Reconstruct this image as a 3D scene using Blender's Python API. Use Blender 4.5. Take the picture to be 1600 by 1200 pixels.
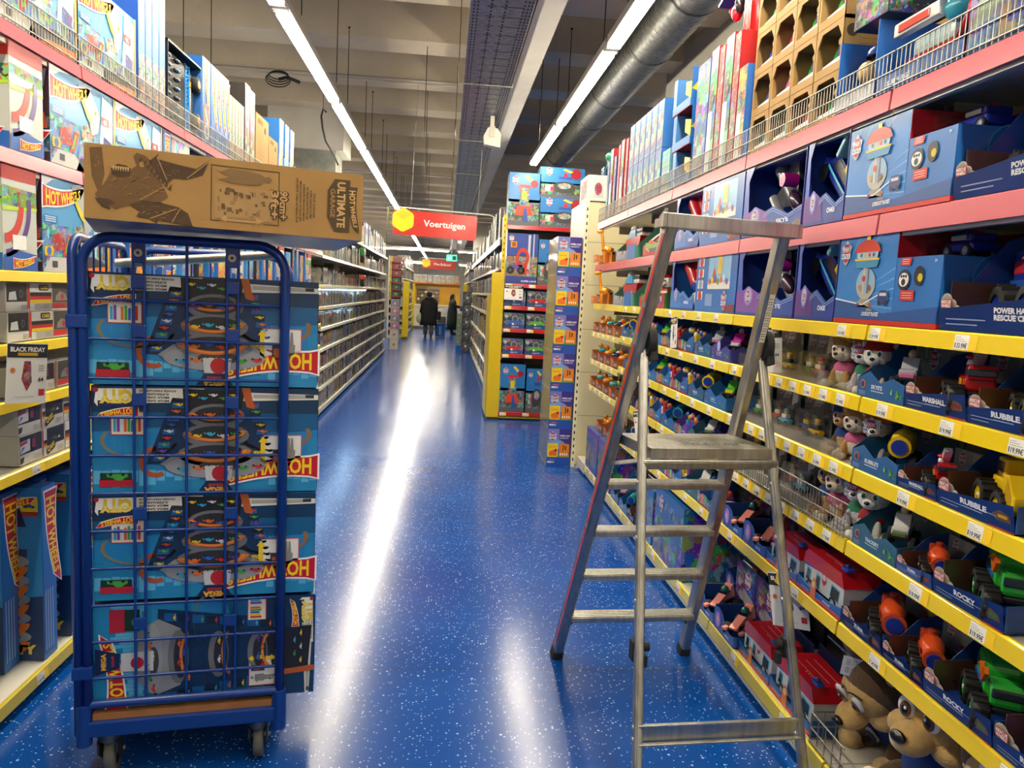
import bpy, bmesh, math, random
from mathutils import Vector, Matrix, Euler
for _o in list(bpy.data.objects): bpy.data.objects.remove(_o)
S = bpy.context.scene
R3 = [[0.99515751,0.03949901,0.09000755],[-0.08477584,-0.11852157,0.98932588],[0.04974522,-0.99216554,-0.11459907]]
cam = bpy.data.cameras.new('camera'); cam.sensor_width = 36; cam.lens = 36*1202/1600; cam.clip_start = .02; cam.clip_end = 200
co = bpy.data.objects.new('camera', cam); S.collection.objects.link(co); S.camera = co
co.matrix_world = Matrix(((R3[0][0],-R3[0][1],-R3[0][2],0),(R3[1][0],-R3[1][1],-R3[1][2],0),(R3[2][0],-R3[2][1],-R3[2][2],1.62),(0,0,0,1)))
S.view_settings.view_transform = 'Standard'; S.view_settings.look = 'None'; S.view_settings.gamma = 1
S.view_settings.use_curve_mapping = False
S.view_settings.exposure = 0.55
w = bpy.data.worlds.new('world'); S.world = w; w.use_nodes = True
w.node_tree.nodes['Background'].inputs[0].default_value = (1,.93,.82,1); w.node_tree.nodes['Background'].inputs[1].default_value = .22
S.cycles.max_bounces = 6; S.cycles.transparent_max_bounces = 12; S.cycles.diffuse_bounces = 3; S.cycles.glossy_bounces = 3
S.cycles.caustics_reflective = False; S.cycles.caustics_refractive = False; S.cycles.sample_clamp_indirect = 4
TUBE = 62.0      # emission of the fluorescent tubes
rnd = random.Random(7)
PI = math.pi
COL = S.collection
# ------------------------------------------------------------------ colours and materials
def C(h, k=1.0):
    if not isinstance(h, str): return h
    h = h.lstrip('#')
    if len(h) == 3: h = ''.join(a*2 for a in h)
    o = []
    for i in (0,2,4):
        v = int(h[i:i+2],16)/255
        o.append((v/12.92 if v <= .04045 else ((v+.055)/1.055)**2.4)*k)
    return (o[0],o[1],o[2],1)
MAT = {}
def nmat(name):
    m = bpy.data.materials.new(name); m.use_nodes = True; n = m.node_tree
    b = n.nodes['Principled BSDF']; MAT[name] = m
    return m, n, b
def attr(n):
    a = n.nodes.new('ShaderNodeAttribute'); a.attribute_name = 'Col'; return a.outputs['Color']
def noise(n, scale, detail=3, vec=None, rough=.5):
    t = n.nodes.new('ShaderNodeTexNoise'); t.inputs['Scale'].default_value = scale; t.inputs['Detail'].default_value = detail
    t.inputs['Roughness'].default_value = rough
    if vec: n.links.new(vec, t.inputs['Vector'])
    return t
def objco(n, s=(1,1,1)):
    t = n.nodes.new('ShaderNodeTexCoord'); m = n.nodes.new('ShaderNodeMapping'); m.inputs['Scale'].default_value = s
    n.links.new(t.outputs['Object'], m.inputs['Vector']); return m.outputs['Vector']
def mixc(n, f, a, b, typ='MIX'):
    m = n.nodes.new('ShaderNodeMix'); m.data_type = 'RGBA'; m.blend_type = typ
    for i, s in ((0,f),(6,a),(7,b)):
        if isinstance(s, (int,float,tuple)): m.inputs[i].default_value = s
        else: n.links.new(s, m.inputs[i])
    return m.outputs[2]
def ramp(n, f, stops):
    r = n.nodes.new('ShaderNodeValToRGB'); e = r.color_ramp.elements
    while len(e) < len(stops): e.new(.5)
    for i, (p, c) in enumerate(stops): e[i].position = p; e[i].color = c if not isinstance(c, float) else (c,c,c,1)
    n.links.new(f, r.inputs[0]); return r.outputs[0]
def bump(n, b, h, st=.2, dist=.01):
    u = n.nodes.new('ShaderNodeBump'); u.inputs['Strength'].default_value = st; u.inputs['Distance'].default_value = dist
    n.links.new(h, u.inputs['Height']); n.links.new(u.outputs[0], b.inputs['Normal'])
def simple(name, rough, metal=0, coat=0, ns=0, nk=.15, bs=0, bscale=50, sheen=0):
    m, n, b = nmat(name); a = attr(n)
    if ns:
        t = noise(n, ns, 3, objco(n)); a = mixc(n, 1.0, a, ramp(n, t.outputs[0], [(.3,1-nk),(.7,1.0)]), 'MULTIPLY')
    n.links.new(a, b.inputs['Base Color']); b.inputs['Roughness'].default_value = rough; b.inputs['Metallic'].default_value = metal
    b.inputs['Coat Weight'].default_value = coat; b.inputs['Coat Roughness'].default_value = .15
    if sheen: b.inputs['Sheen Weight'].default_value = sheen
    if bs: bump(n, b, noise(n, bscale, 4, objco(n)).outputs[0], bs, .004)
    return m
simple('card', .38, coat=.25, ns=6, nk=.08)
simple('paper', .7)
simple('plastic', .22, coat=.3)
simple('rubber', .75, ns=30)
simple('plush', .95, ns=25, nk=.3, bs=.8, bscale=120, sheen=.4)
simple('powder', .35, coat=.2, ns=4, nk=.08)
simple('kraft', .85, ns=9, nk=.14, bs=.1, bscale=200)
simple('wood', .5, ns=12, nk=.3)
simple('cloth', .9, ns=8, nk=.3)
simple('skin', .5)
# busy printed pictures: a base colour broken up by patches of printed colour
def artmat(name, scale, amt, sat):
    m, n, b = nmat(name); a = attr(n); v = objco(n)
    nz = noise(n, scale*.5, 2, v)
    wv = n.nodes.new('ShaderNodeVectorMath'); wv.operation = 'MULTIPLY_ADD'
    n.links.new(nz.outputs['Color'], wv.inputs[0]); wv.inputs[1].default_value = (.09,.09,.09); n.links.new(v, wv.inputs[2])
    vo = n.nodes.new('ShaderNodeTexVoronoi'); vo.inputs['Scale'].default_value = scale; n.links.new(wv.outputs[0], vo.inputs['Vector'])
    hs = n.nodes.new('ShaderNodeHueSaturation'); hs.inputs['Saturation'].default_value = sat; gm = n.nodes.new('ShaderNodeGamma'); gm.inputs[1].default_value = 1.7; n.links.new(vo.outputs['Color'], gm.inputs[0]); n.links.new(gm.outputs[0], hs.inputs['Color'])
    n2 = noise(n, scale*.35, 3, v)
    f = ramp(n, n2.outputs[0], [(.42,0.0),(.52,amt)])
    c = mixc(n, f, a, hs.outputs[0]); c2 = mixc(n, .55, c, a, 'MULTIPLY')
    n3 = noise(n, scale*2.2, 2, v); c3 = mixc(n, ramp(n, n3.outputs[0], [(.60,0.0),(.68,.5)]), c2, (.55,.53,.48,1))
    n.links.new(c3, b.inputs['Base Color']); b.inputs['Roughness'].default_value = .35; b.inputs['Coat Weight'].default_value = .25
artmat('art', 38, .85, 1.0); artmat('artbig', 18, .8, 1.1); artmat('artfine', 75, .8, .9)
m, n, b = nmat('alu'); a = attr(n)
st = noise(n, 60, 3, objco(n, (1,1,.05))); n.links.new(mixc(n, 1.0, a, ramp(n, st.outputs[0], [(.3,.72),(.7,1.0)]), 'MULTIPLY'), b.inputs['Base Color'])
b.inputs['Metallic'].default_value = 1; n.links.new(ramp(n, noise(n, 9, 4, objco(n)).outputs[0], [(.3,.28),(.7,.5)]), b.inputs['Roughness'])
m, n, b = nmat('steel'); a = attr(n)
st = noise(n, 22, 4, objco(n)); n.links.new(mixc(n, 1.0, a, ramp(n, st.outputs[0], [(.3,.6),(.7,1.0)]), 'MULTIPLY'), b.inputs['Base Color'])
b.inputs['Metallic'].default_value = .95; b.inputs['Roughness'].default_value = .42
# film and acrylic
m, n, b = nmat('clear'); n.nodes.remove(b)
tr = n.nodes.new('ShaderNodeBsdfTransparent'); gl = n.nodes.new('ShaderNodeBsdfGlossy'); gl.inputs['Roughness'].default_value = .12
lw = n.nodes.new('ShaderNodeLayerWeight'); lw.inputs[0].default_value = .35; mx = n.nodes.new('ShaderNodeMixShader')
n.links.new(ramp(n, lw.outputs['Facing'], [(.0,.06),(1.0,.5)]), mx.inputs[0]); n.links.new(tr.outputs[0], mx.inputs[1]); n.links.new(gl.outputs[0], mx.inputs[2])
n.links.new(mx.outputs[0], n.nodes['Material Output'].inputs[0])
def emit(name, col, k):
    m, n, b = nmat(name); b.inputs['Base Color'].default_value = C(col); b.inputs['Emission Color'].default_value = C(col); b.inputs['Emission Strength'].default_value = k
emit('tube', '#fff4dc', TUBE); emit('led', '#b8e0ff', 14); emit('exit', '#58d8b0', 1.2)
# floor: glossy blue vinyl, white flecks, cross seams
m, n, b = nmat('floor'); v = objco(n)
t1 = noise(n, 1.3, 4, v); base = ramp(n, t1.outputs[0], [(.3,C('#053c88')),(.7,C('#0a4898'))])
vo = n.nodes.new('ShaderNodeTexVoronoi'); vo.inputs['Scale'].default_value = 75; n.links.new(v, vo.inputs['Vector'])
mm = n.nodes.new('ShaderNodeMath'); mm.operation = 'MULTIPLY'; sr = n.nodes.new('ShaderNodeSeparateColor'); n.links.new(vo.outputs['Color'], sr.inputs[0])
gr = ramp(n, sr.outputs[0], [(.45,0.0),(.55,.17),(.97,.26),(1.0,.42)])
lt = n.nodes.new('ShaderNodeMath'); lt.operation = 'LESS_THAN'; n.links.new(vo.outputs['Distance'], lt.inputs[0]); n.links.new(gr, lt.inputs[1])
c = mixc(n, lt.outputs[0], base, C('#9dbbe8'))
v2 = n.nodes.new('ShaderNodeTexVoronoi'); v2.inputs['Scale'].default_value = 140; n.links.new(v, v2.inputs['Vector'])
l2 = n.nodes.new('ShaderNodeMath'); l2.operation = 'LESS_THAN'; n.links.new(v2.outputs['Distance'], l2.inputs[0]); l2.inputs[1].default_value = .16
c = mixc(n, ramp(n, l2.outputs[0], [(0.0,0.0),(1.0,.28)]), c, C('#5f86c4'))
ad0 = n.nodes.new('ShaderNodeMath'); ad0.operation = 'ADD'; sx = n.nodes.new('ShaderNodeSeparateXYZ'); n.links.new(v, sx.inputs[0])
md = n.nodes.new('ShaderNodeMath'); md.operation = 'PINGPONG'; n.links.new(sx.outputs[1], ad0.inputs[0]); ad0.inputs[1].default_value = .63; n.links.new(ad0.outputs[0], md.inputs[0]); md.inputs[1].default_value = .95
ad = n.nodes.new('ShaderNodeMath'); ad.operation = 'ADD'
sm = n.nodes.new('ShaderNodeMath'); sm.operation = 'LESS_THAN'; n.links.new(md.outputs[0], sm.inputs[0]); sm.inputs[1].default_value = .003
c = mixc(n, sm.outputs[0], c, C('#1a3560'))
n.links.new(c, b.inputs['Base Color'])
n.links.new(ramp(n, noise(n, 2.5, 4, objco(n,(1,.4,1))).outputs[0], [(.3,.17),(.7,.21)]), b.inputs['Roughness'])
b.inputs['Specular IOR Level'].default_value = .27
bump(n, b, noise(n, 16, 3, objco(n,(.4,3,1))).outputs[0], .02, .01)
# painted rough concrete ceiling
m, n, b = nmat('ceiling'); v = objco(n)
t1 = noise(n, 1.5, 6, v); t2 = noise(n, 28, 4, objco(n,(1,1,1)))
c = ramp(n, t1.outputs[0], [(.3,C('#b8ab94')),(.7,C('#cabda8'))]); c = mixc(n, ramp(n, t2.outputs[0], [(.62,0.0),(.75,.25)]), c, C('#8a8070'))
n.links.new(c, b.inputs['Base Color']); b.inputs['Roughness'].default_value = .85; bump(n, b, t2.outputs[0], .4, .01)
m, n, b = nmat('wallpaint'); v = objco(n); n.links.new(ramp(n, noise(n, 2, 4, v).outputs[0], [(.3,C('#bdb8ad')),(.7,C('#cbc6ba'))]), b.inputs['Base Color']); b.inputs['Roughness'].default_value = .8
m, n, b = nmat('concrete'); v = objco(n); n.links.new(ramp(n, noise(n, 5, 8, v, .7).outputs[0], [(.3,C('#6f716a')),(.7,C('#94958c'))]), b.inputs['Base Color']); b.inputs['Roughness'].default_value = .9
# ------------------------------------------------------------------ mesh building
_TX = {}
def textgeo(s, bold=0.0):
    k = (s, bold)
    if k in _TX: return _TX[k]
    cu = bpy.data.curves.new('t','FONT'); cu.body = s; cu.size = 1; cu.offset = bold; cu.resolution_u = 2; cu.fill_mode = 'FRONT'
    o = bpy.data.objects.new('t', cu); COL.objects.link(o)
    dg = bpy.context.evaluated_depsgraph_get(); me = bpy.data.meshes.new_from_object(o.evaluated_get(dg))
    vs = [(p.co.x, p.co.y) for p in me.vertices]; fs = [tuple(f.vertices) for f in me.polygons]
    bpy.data.objects.remove(o); bpy.data.meshes.remove(me); bpy.data.curves.remove(cu)
    if vs:
        x0 = min(a[0] for a in vs); x1 = max(a[0] for a in vs); vs = [(a[0]-x0, a[1]) for a in vs]; wd = x1-x0
    else: wd = 1
    _TX[k] = (vs, fs, wd); return _TX[k]
class MB:
    def __init__(s, mat='card'): s.v=[]; s.f=[]; s.c=[]; s.m=[]; s.s=[]; s.mats=[mat]; s.M=Matrix()
    def mi(s, mat):
        if mat is None: return 0
        if mat not in s.mats: s.mats.append(mat)
        return s.mats.index(mat)
    def add(s, vs, fs, col, mat=None, sm=False):
        k = len(s.v); s.v += [tuple(s.M @ Vector(p)) for p in vs]; i = s.mi(mat); col = C(col)
        for f in fs: s.f.append(tuple(a+k for a in f)); s.c.append(col); s.m.append(i); s.s.append(sm)
        return s
    def box(s, x0,x1,y0,y1,z0,z1, col, mat=None, faces='xXyYzZ'):
        v=[(x0,y0,z0),(x1,y0,z0),(x1,y1,z0),(x0,y1,z0),(x0,y0,z1),(x1,y0,z1),(x1,y1,z1),(x0,y1,z1)]
        F={'z':(0,3,2,1),'Z':(4,5,6,7),'y':(0,1,5,4),'X':(1,2,6,5),'Y':(2,3,7,6),'x':(3,0,4,7)}
        return s.add(v,[F[k] for k in faces],col,mat)
    def bbox(s, x0,x1,y0,y1,z0,z1, col, b=.004, mat=None):   # box with chamfered edges
        bm = bmesh.new(); bmesh.ops.create_cube(bm, size=1)
        for p in bm.verts: p.co = Vector((x0+(p.co.x+.5)*(x1-x0), y0+(p.co.y+.5)*(y1-y0), z0+(p.co.z+.5)*(z1-z0)))
        bmesh.ops.bevel(bm, geom=list(bm.edges), offset=b, segments=2, affect='EDGES', profile=.6)
        bm.verts.index_update(); vs=[tuple(p.co) for p in bm.verts]; fs=[tuple(q.index for q in f.verts) for f in bm.faces]; bm.free()
        return s.add(vs,fs,col,mat)
    def cyl(s, p0, p1, r0, r1=None, n=12, col='#fff', mat=None, cap=True, sm=True):
        r1 = r0 if r1 is None else r1; p0=Vector(p0); p1=Vector(p1); d=(p1-p0)
        if d.length < 1e-7: return s
        q = d.to_track_quat('Z','Y'); vs=[]
        for k in range(n):
            a=2*PI*k/n; e=Vector((math.cos(a),math.sin(a),0)); vs.append(p0+q@(e*r0)); vs.append(p1+q@(e*r1))
        fs=[(2*k,(2*k+2)%(2*n),(2*k+3)%(2*n),2*k+1) for k in range(n)]
        s.add(vs,fs,col,mat,sm)
        if cap: s.add([vs[2*k] for k in range(n)][::-1],[tuple(range(n))],col,mat); s.add([vs[2*k+1] for k in range(n)],[tuple(range(n))],col,mat)
        return s
    def tube(s, path, r, n=8, col='#fff', mat=None, closed=False):
        P=[Vector(p) for p in path]; m=len(P); vs=[]; up=None
        for i in range(m):
            a=P[(i-1)%m] if (closed or i>0) else P[i]; c=P[(i+1)%m] if (closed or i<m-1) else P[i]
            t=(c-a).normalized()
            if up is None:
                up=Vector((0,0,1)) if abs(t.z)<.9 else Vector((1,0,0))
            up=(up-t*up.dot(t)).normalized(); sd=t.cross(up)
            for k in range(n):
                g=2*PI*k/n; vs.append(P[i]+(up*math.cos(g)+sd*math.sin(g))*r)
        fs=[]
        for i in range(m if closed else m-1):
            j=(i+1)%m
            for k in range(n): fs.append((i*n+k, i*n+(k+1)%n, j*n+(k+1)%n, j*n+k))
        if not closed: fs += [tuple(range(n))[::-1], tuple((m-1)*n+k for k in range(n))]
        return s.add(vs,fs,col,mat,True)
    def ell(s, c, r, col, n=14, m=9, mat=None, rot=None):
        if not isinstance(r,(tuple,list)): r=(r,r,r)
        c=Vector(c); E=Euler(rot).to_matrix() if rot else Matrix.Identity(3); vs=[]; fs=[]
        for i in range(m+1):
            t=PI*i/m
            for k in range(n):
                a=2*PI*k/n; vs.append(c+E@Vector((r[0]*math.sin(t)*math.cos(a), r[1]*math.sin(t)*math.sin(a), r[2]*math.cos(t))))
        for i in range(m):
            for k in range(n):
                q=(i*n+k,(i+1)*n+k,(i+1)*n+(k+1)%n,i*n+(k+1)%n); fs.append(q)
        return s.add(vs,fs,col,mat,True)
    def lathe(s, c, prof, n=20, col='#fff', mat=None, axis='Z', sx=1, sy=1, sm=True):
        c=Vector(c); vs=[]
        for (r,h) in prof:
            for k in range(n):
                a=2*PI*k/n; x=r*math.cos(a)*sx; y=r*math.sin(a)*sy
                vs.append(c+Vector({'Z':(x,y,h),'X':(h,x,y),'Y':(x,h,y)}[axis]))
        fs=[(i*n+k,i*n+(k+1)%n,(i+1)*n+(k+1)%n,(i+1)*n+k) for i in range(len(prof)-1) for k in range(n)]
        return s.add(vs,fs,col,mat,sm)
    def prism(s, pts, d0, d1, col, mat=None, plane='XZ'):   # polygon extruded along the third axis
        def P(a,b,d): return {'XZ':(a,d,b),'XY':(a,b,d),'YZ':(d,a,b)}[plane]
        n=len(pts); vs=[P(a,b,d0) for a,b in pts]+[P(a,b,d1) for a,b in pts]
        fs=[tuple(range(n))[::-1],tuple(range(n,2*n))]+[(k,(k+1)%n,n+(k+1)%n,n+k) for k in range(n)]
        return s.add(vs,fs,col,mat)
    def mesh(s, name):
        me=bpy.data.meshes.new(name); me.from_pydata(s.v,[],s.f)
        for k in s.mats: me.materials.append(MAT[k])
        me.polygons.foreach_set('material_index', s.m); me.polygons.foreach_set('use_smooth', s.s)
        at=me.color_attributes.new('Col','FLOAT_COLOR','CORNER'); arr=[]
        for f,c in zip(s.f,s.c): arr += list(c)*len(f)
        at.data.foreach_set('color', arr); me.update(); return me
class Face:      # a printed side of a box: u to the right, v up, n outward; metres
    def __init__(s, mb, O, u, v, W=1, H=1, mat=None, rot=0):
        s.mb=mb; s.O=Vector(O); s.u=Vector(u).normalized(); s.v=Vector(v).normalized(); s.n=s.u.cross(s.v); s.W=W; s.H=H; s.mat=mat; s.kx=1; s.ky=1
        if rot==180: s.O=s.O+s.u*W+s.v*H; s.u=-s.u; s.v=-s.v
        if rot==90: s.O=s.O+s.v*H; s.u,s.v=-s.v,s.u; s.W,s.H=H,W      # top of the print points to +u
        if rot==-90: s.O=s.O+s.u*W; s.u,s.v=s.v,-s.u; s.W,s.H=H,W
    def P(s,x,y,l): return s.O+s.u*(x*s.kx)+s.v*(y*s.ky)+s.n*(l*.0007)
    def poly(s, pts, col, l=1, mat=None): s.mb.add([s.P(x,y,l) for x,y in pts],[tuple(range(len(pts)))],col,mat or s.mat); return s
    def rect(s, x0,y0,x1,y1, col, l=1, mat=None): return s.poly([(x0,y0),(x1,y0),(x1,y1),(x0,y1)],col,l,mat)
    def rr(s, x0,y0,x1,y1, r, col, l=1, mat=None):
        p=[]
        for cx,cy,a in ((x1-r,y0+r,-90),(x1-r,y1-r,0),(x0+r,y1-r,90),(x0+r,y0+r,180)):
            for k in range(4): t=math.radians(a+k*30); p.append((cx+r*math.cos(t),cy+r*math.sin(t)))
        return s.poly(p,col,l,mat)
    def circ(s, cx,cy,r, col, l=1, n=14, ry=None, mat=None):
        ry=ry or r; return s.poly([(cx+r*math.cos(2*PI*k/n),cy+ry*math.sin(2*PI*k/n)) for k in range(n)],col,l,mat)
    def ring(s, cx,cy,r0,r1, col, l=1, a0=0,a1=360,n=20, ey=1, mat=None):
        vs=[];
        for k in range(n+1):
            t=math.radians(a0+(a1-a0)*k/n)
            for r in (r0,r1): vs.append(s.P(cx+r*math.cos(t),cy+r*math.sin(t)*ey,l))
        s.mb.add(vs,[(2*k,2*k+1,2*k+3,2*k+2) for k in range(n)],col,mat or s.mat); return s
    def text(s, t, x,y,h, col, l=2, bold=.02, w=None, warp=None, ital=0, align=0, ang=0):
        vs,fs,wd=textgeo(t,bold)
        if not vs: return s
        k=h/.72; kx=k if w is None else w/wd; off=-align*wd*kx; ca,sa=math.cos(math.radians(ang)),math.sin(math.radians(ang))
        out=[]
        for a,c in vs:
            px=a*kx+off+c*k*ital; py=c*k
            if warp: px,py=warp(a/wd if wd else 0,c/.72,px,py)
            px,py=px*ca-py*sa,px*sa+py*ca
            out.append(s.P(x+px,y+py,l))
        s.mb.add(out,fs,col,s.mat); return s
def hexa(h,l=0): return h
# flame-shaped toy-car logo: red banner with white edge and yellow lettering; (x,y) its left end, w its length
def flame(F, x,y,w, l=2, flip=False, red='#c8102a', bd='#ffffff', tx='#ffd91a', ang=0):
    ca,sa=math.cos(math.radians(ang)),math.sin(math.radians(ang))
    def T(px,py): return (x+(px*ca-py*sa)*w, y+(px*sa+py*ca)*w)
    def band(g):
        top=[];bot=[]
        for k in range(13):
            t=k/12; cy=.155-.05*math.sin(t*PI)+.13*t; hh=.05*(1-t)**1.2+.068
            top.append((t*1.0-.02,cy+hh+g)); bot.append((t*1.0-.02,cy-hh-g))
        top[0]=(-.03-g,top[0][1]+.02); bot[0]=(-.03-g,bot[0][1]-.02)
        tip=[(1.10+g,.36+g)]
        return top,tip,bot
    for g,cc,ll in ((.022,bd,l),(0,red,l+1)):
        top,tip,bot=band(g); V=[];n=len(top)
        vs=[F.P(*T(*p),ll) for p in top]+[F.P(*T(*p),ll) for p in bot]
        fs=[(k,n+k,n+k+1,k+1) for k in range(n-1)]
        vs.append(F.P(*T(*tip[0]),ll)); fs.append((n-1,2*n-1,2*n))
        F.mb.add(vs,fs,cc,F.mat)
    for wd,x0,x1 in (('HOT',.04,.40),('WHEELS',.42,.97)):
        vs,fs,W=textgeo(wd,.03); out=[]
        for a,c in vs:
            t=x0+(x1-x0)*a/W; cy=.155-.05*math.sin(t*PI)+.13*t; hh=(.05*(1-t)**1.2+.068)*.84
            out.append(F.P(*T(t,cy+(c/.72*2-1)*hh),l+2))
        F.mb.add(out,fs,tx,F.mat)
def badge(F, x,y,s, l=2):      # rescue shield with a winged ring over a white ribbon
    F.poly([(x-.5*s,y+.28*s),(x-.38*s,y+.05*s),(x-.2*s,y-.5*s),(x,y-.62*s),(x+.2*s,y-.5*s),(x+.38*s,y+.05*s),(x+.5*s,y+.28*s),(x+.2*s,y+.4*s),(x,y+.62*s),(x-.2*s,y+.4*s)],'#b9c4d4',l)
    F.poly([(x-.3*s,y+.1*s),(x-.18*s,y-.42*s),(x,y-.52*s),(x+.18*s,y-.42*s),(x+.3*s,y+.1*s),(x+.2*s,y+.42*s),(x-.2*s,y+.42*s)],'#b71f2e',l+1)
    F.text('PAW',x,y+.02*s,.26*s,'#e8eef6',l+2,bold=.03,w=.5*s,align=.5)
    F.rect(x-.42*s,y-.3*s,x+.42*s,y-.06*s,'#f2f4f7',l+2); F.text('PATROL',x,y-.26*s,.16*s,'#23408f',l+3,bold=.02,w=.76*s,align=.5)
# ------------------------------------------------------------------ objects
def tag(o, label=None, cat=None, group=None, kind=None):
    if label: o['label']=label
    if cat: o['category']=cat
    if group: o['group']=group
    if kind: o['kind']=kind
    return o
def mobj(name, me, parent=None):
    o=bpy.data.objects.new(name, me); COL.objects.link(o)
    if parent: o.parent=parent
    return o
def struct(name, mb, label=None):
    o=mobj(name, mb.mesh(name)); o['kind']='structure'; return o
# a kind of thing: list of (part name, MB, [sub-parts], label) ; placed as often as wanted, sharing meshes
PROTO={}
def kind(key, parts):
    PROTO[key]=[(p[0], p[1].mesh(p[0]), [(q[0],q[1].mesh(q[0]),q[2] if len(q)>2 else None) for q in (p[2] if len(p)>2 and p[2] else [])], p[3] if len(p)>3 else None) for p in parts]
def put(key, name, label, cat, loc=(0,0,0), rz=0, group=None, rot=None, scale=None):
    P=PROTO[key]
    if len(P)==1 and not P[0][2]: r=mobj(name,P[0][1])
    else:
        r=bpy.data.objects.new(name,None); COL.objects.link(r); r.empty_display_size=.05
        for (pn,me,subs,lb) in P:
            o=mobj(pn,me,r)
            if lb: o['label']=lb
            for (qn,qm,ql) in subs:
                q=mobj(qn,qm,o)
                if ql: q['label']=ql
    r.location=loc; r.rotation_euler=rot if rot else (0,0,rz)
    if scale: r.scale=(scale,)*3 if not isinstance(scale,tuple) else scale
    return tag(r,label,cat,group)
def thing(name,label,cat,parts,loc=(0,0,0),rz=0,group=None,rot=None):
    k='_%d'%len(PROTO); kind(k,parts); return put(k,name,label,cat,loc,rz,group,rot)
NTH=['first','second','third','fourth','fifth','sixth','seventh','eighth','ninth','tenth','eleventh','twelfth','thirteenth','fourteenth','fifteenth','sixteenth','seventeenth','eighteenth','nineteenth','twentieth']
# ================================================================== THE ROOM
f=MB('floor'); f.box(-9,9,-4,46,-.1,0,'#fff'); struct('floor',f)
cm=MB('ceiling'); cm.box(-9,9,-4,46,4.72,4.85,'#fff')
y=-3.9+.1
while y<45.5:
    cm.prism([(y,4.2),(y+.46,4.2),(y+.56,4.72),(y-.1,4.72)],-9,9,'#fff',plane='YZ'); y+=1.53
struct('ceiling',cm)
wb=MB('wallpaint'); wb.box(-9,9,45.9,46,0,4.75,'#fff'); struct('wall_back',wb)
wr=MB('wallpaint'); wr.box(8.9,9,-4,46,0,4.75,'#fff'); struct('wall_right',wr)
wl=MB('wallpaint'); wl.box(-9,-8.9,-4,46,0,4.75,'#fff'); struct('wall_left',wl)
wk=MB('wallpaint'); wk.box(-9,9,-4.1,-4,0,4.75,'#fff'); struct('wall_front',wk)
# boxed-in beam running above the right-hand shelves, and the longitudinal beam beside the cable tray
t=MB('wallpaint'); t.box(2.45,2.9,-4,9.1,3.62,4.35,'#fff'); struct('trim_1',t)
t=MB('wallpaint'); t.box(.62,.78,-4,44,3.72,4.3,'#fff'); struct('trim_2',t)
t=MB('concrete'); t.box(-2.6,-1.72,12.0,12.7,0,3.62,'#fff'); t.box(-2.7,-1.6,11.9,12.8,3.62,4.25,'#fff','wallpaint'); struct('trim_3',t)
t=MB('wallpaint'); t.box(.98,1.5,30,30.5,0,4.3,'#fff'); struct('trim_4',t)
# ------------------------------------------------------------------ light lines
def lightfix(L=2.5):
    h=MB('powder'); h.box(-.045,.045,0,L,.02,.075,'#d8d4c8'); h.box(-.053,.053,-.01,L+.01,.0,.02,'#ecebe4')
    h.box(-.05,.05,0,.05,-.02,0,'#e6e2d6'); h.box(-.05,.05,L-.05,L,-.02,0,'#e6e2d6')
    t=MB('tube'); t.box(-.037,.037,.07,L-.07,-.034,-.001,'#fff')
    return [('housing',h),('tube',t)]
kind('lightfix',lightfix())
ZL=3.4
for k in range(-2,15):
    yy=5.44+2.555*k
    lab='white batten light in the left ceiling row, '+(NTH[k]+' from the near end' if k>=0 else 'behind the first lit one')
    put('lightfix','ceiling_light',lab,'ceiling light',(-1.165,yy,ZL+.03),0,'tube lights in the left ceiling row')
for k in range(-3,3):
    yy=5.74+2.555*(k-1)+2.52-2.555+.05
    lab='white batten light in the right ceiling row beside the duct, '+NTH[2-k]+' from its far end'
    put('lightfix','ceiling_light',lab,'ceiling light',(1.125,yy,ZL+.03),0,'tube lights in the right ceiling row')
for k,(a,yy,zz) in enumerate(((-2.6,29.5,3.15),(0.05-2.45,29.5,3.15),(.35,29.5,3.15),(-2.2,35,2.85),(.5,35,2.85))):
    put('lightfix','ceiling_light','bright tube light hung crosswise far down the aisle, '+['leftmost of the near row','second of the near row','rightmost of the near row','left one of the far pair','right one of the far pair'][k],'ceiling light',(a+2.5*0,yy,zz),-PI/2,'crosswise lights at the far end')
# lamps over the neighbouring aisles, hidden behind the shelving but part of the same shop
for sx in (-5.2,5.2):
    for k in range(6): put('lightfix','ceiling_light','batten light over the next aisle, '+('left' if sx<0 else 'right')+' side, '+NTH[k]+' from the front','ceiling light',(sx,1+5.2*k,ZL+.03),0,'lights over the neighbouring aisles')
# suspension rods
rod=MB('steel'); rod.cyl((0,0,0),(0,0,1),.004,n=6,col='#3a3732'); rod.ell((0,0,1),.014,'#3a3732',8,5); kind('rod',[('rod',rod)])
i=0
for k in range(-1,12):
    for dy in (.35,2.1):
        put('rod','hanger_rod','thin dark rod hanging the left light row, '+NTH[i%20]+(' in line from the near end' if i<20 else ' in the far stretch'),'hanger rod',(-1.09,5.44+2.555*k+dy,3.5),0,'hanger rods of the left light row',scale=(1,1,.75)); i+=1
i=0
for k in range(-1,3):
    for dy in (.35,2.1):
        put('rod','hanger_rod','thin dark rod above the right light row, '+NTH[i]+' in line from the near end','hanger rod',(1.13,3.2+2.555*k+dy,3.5),0,'hanger rods of the right light row',scale=(1,1,.75)); i+=1
for k,(px,py) in enumerate(((-.3,8.6),(-.35,10.8),(-.4,13.2),(-.42,15.6),(.9,8.2),(-2.42,7.4),(-2.18,7.4))):
    put('rod','hanger_rod','long thin rod hanging free from the ceiling ribs, '+NTH[k]+' of the loose ones','hanger rod',(px,py,3.2),0,'loose rods under the ceiling',scale=(1,1,1.52))
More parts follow.
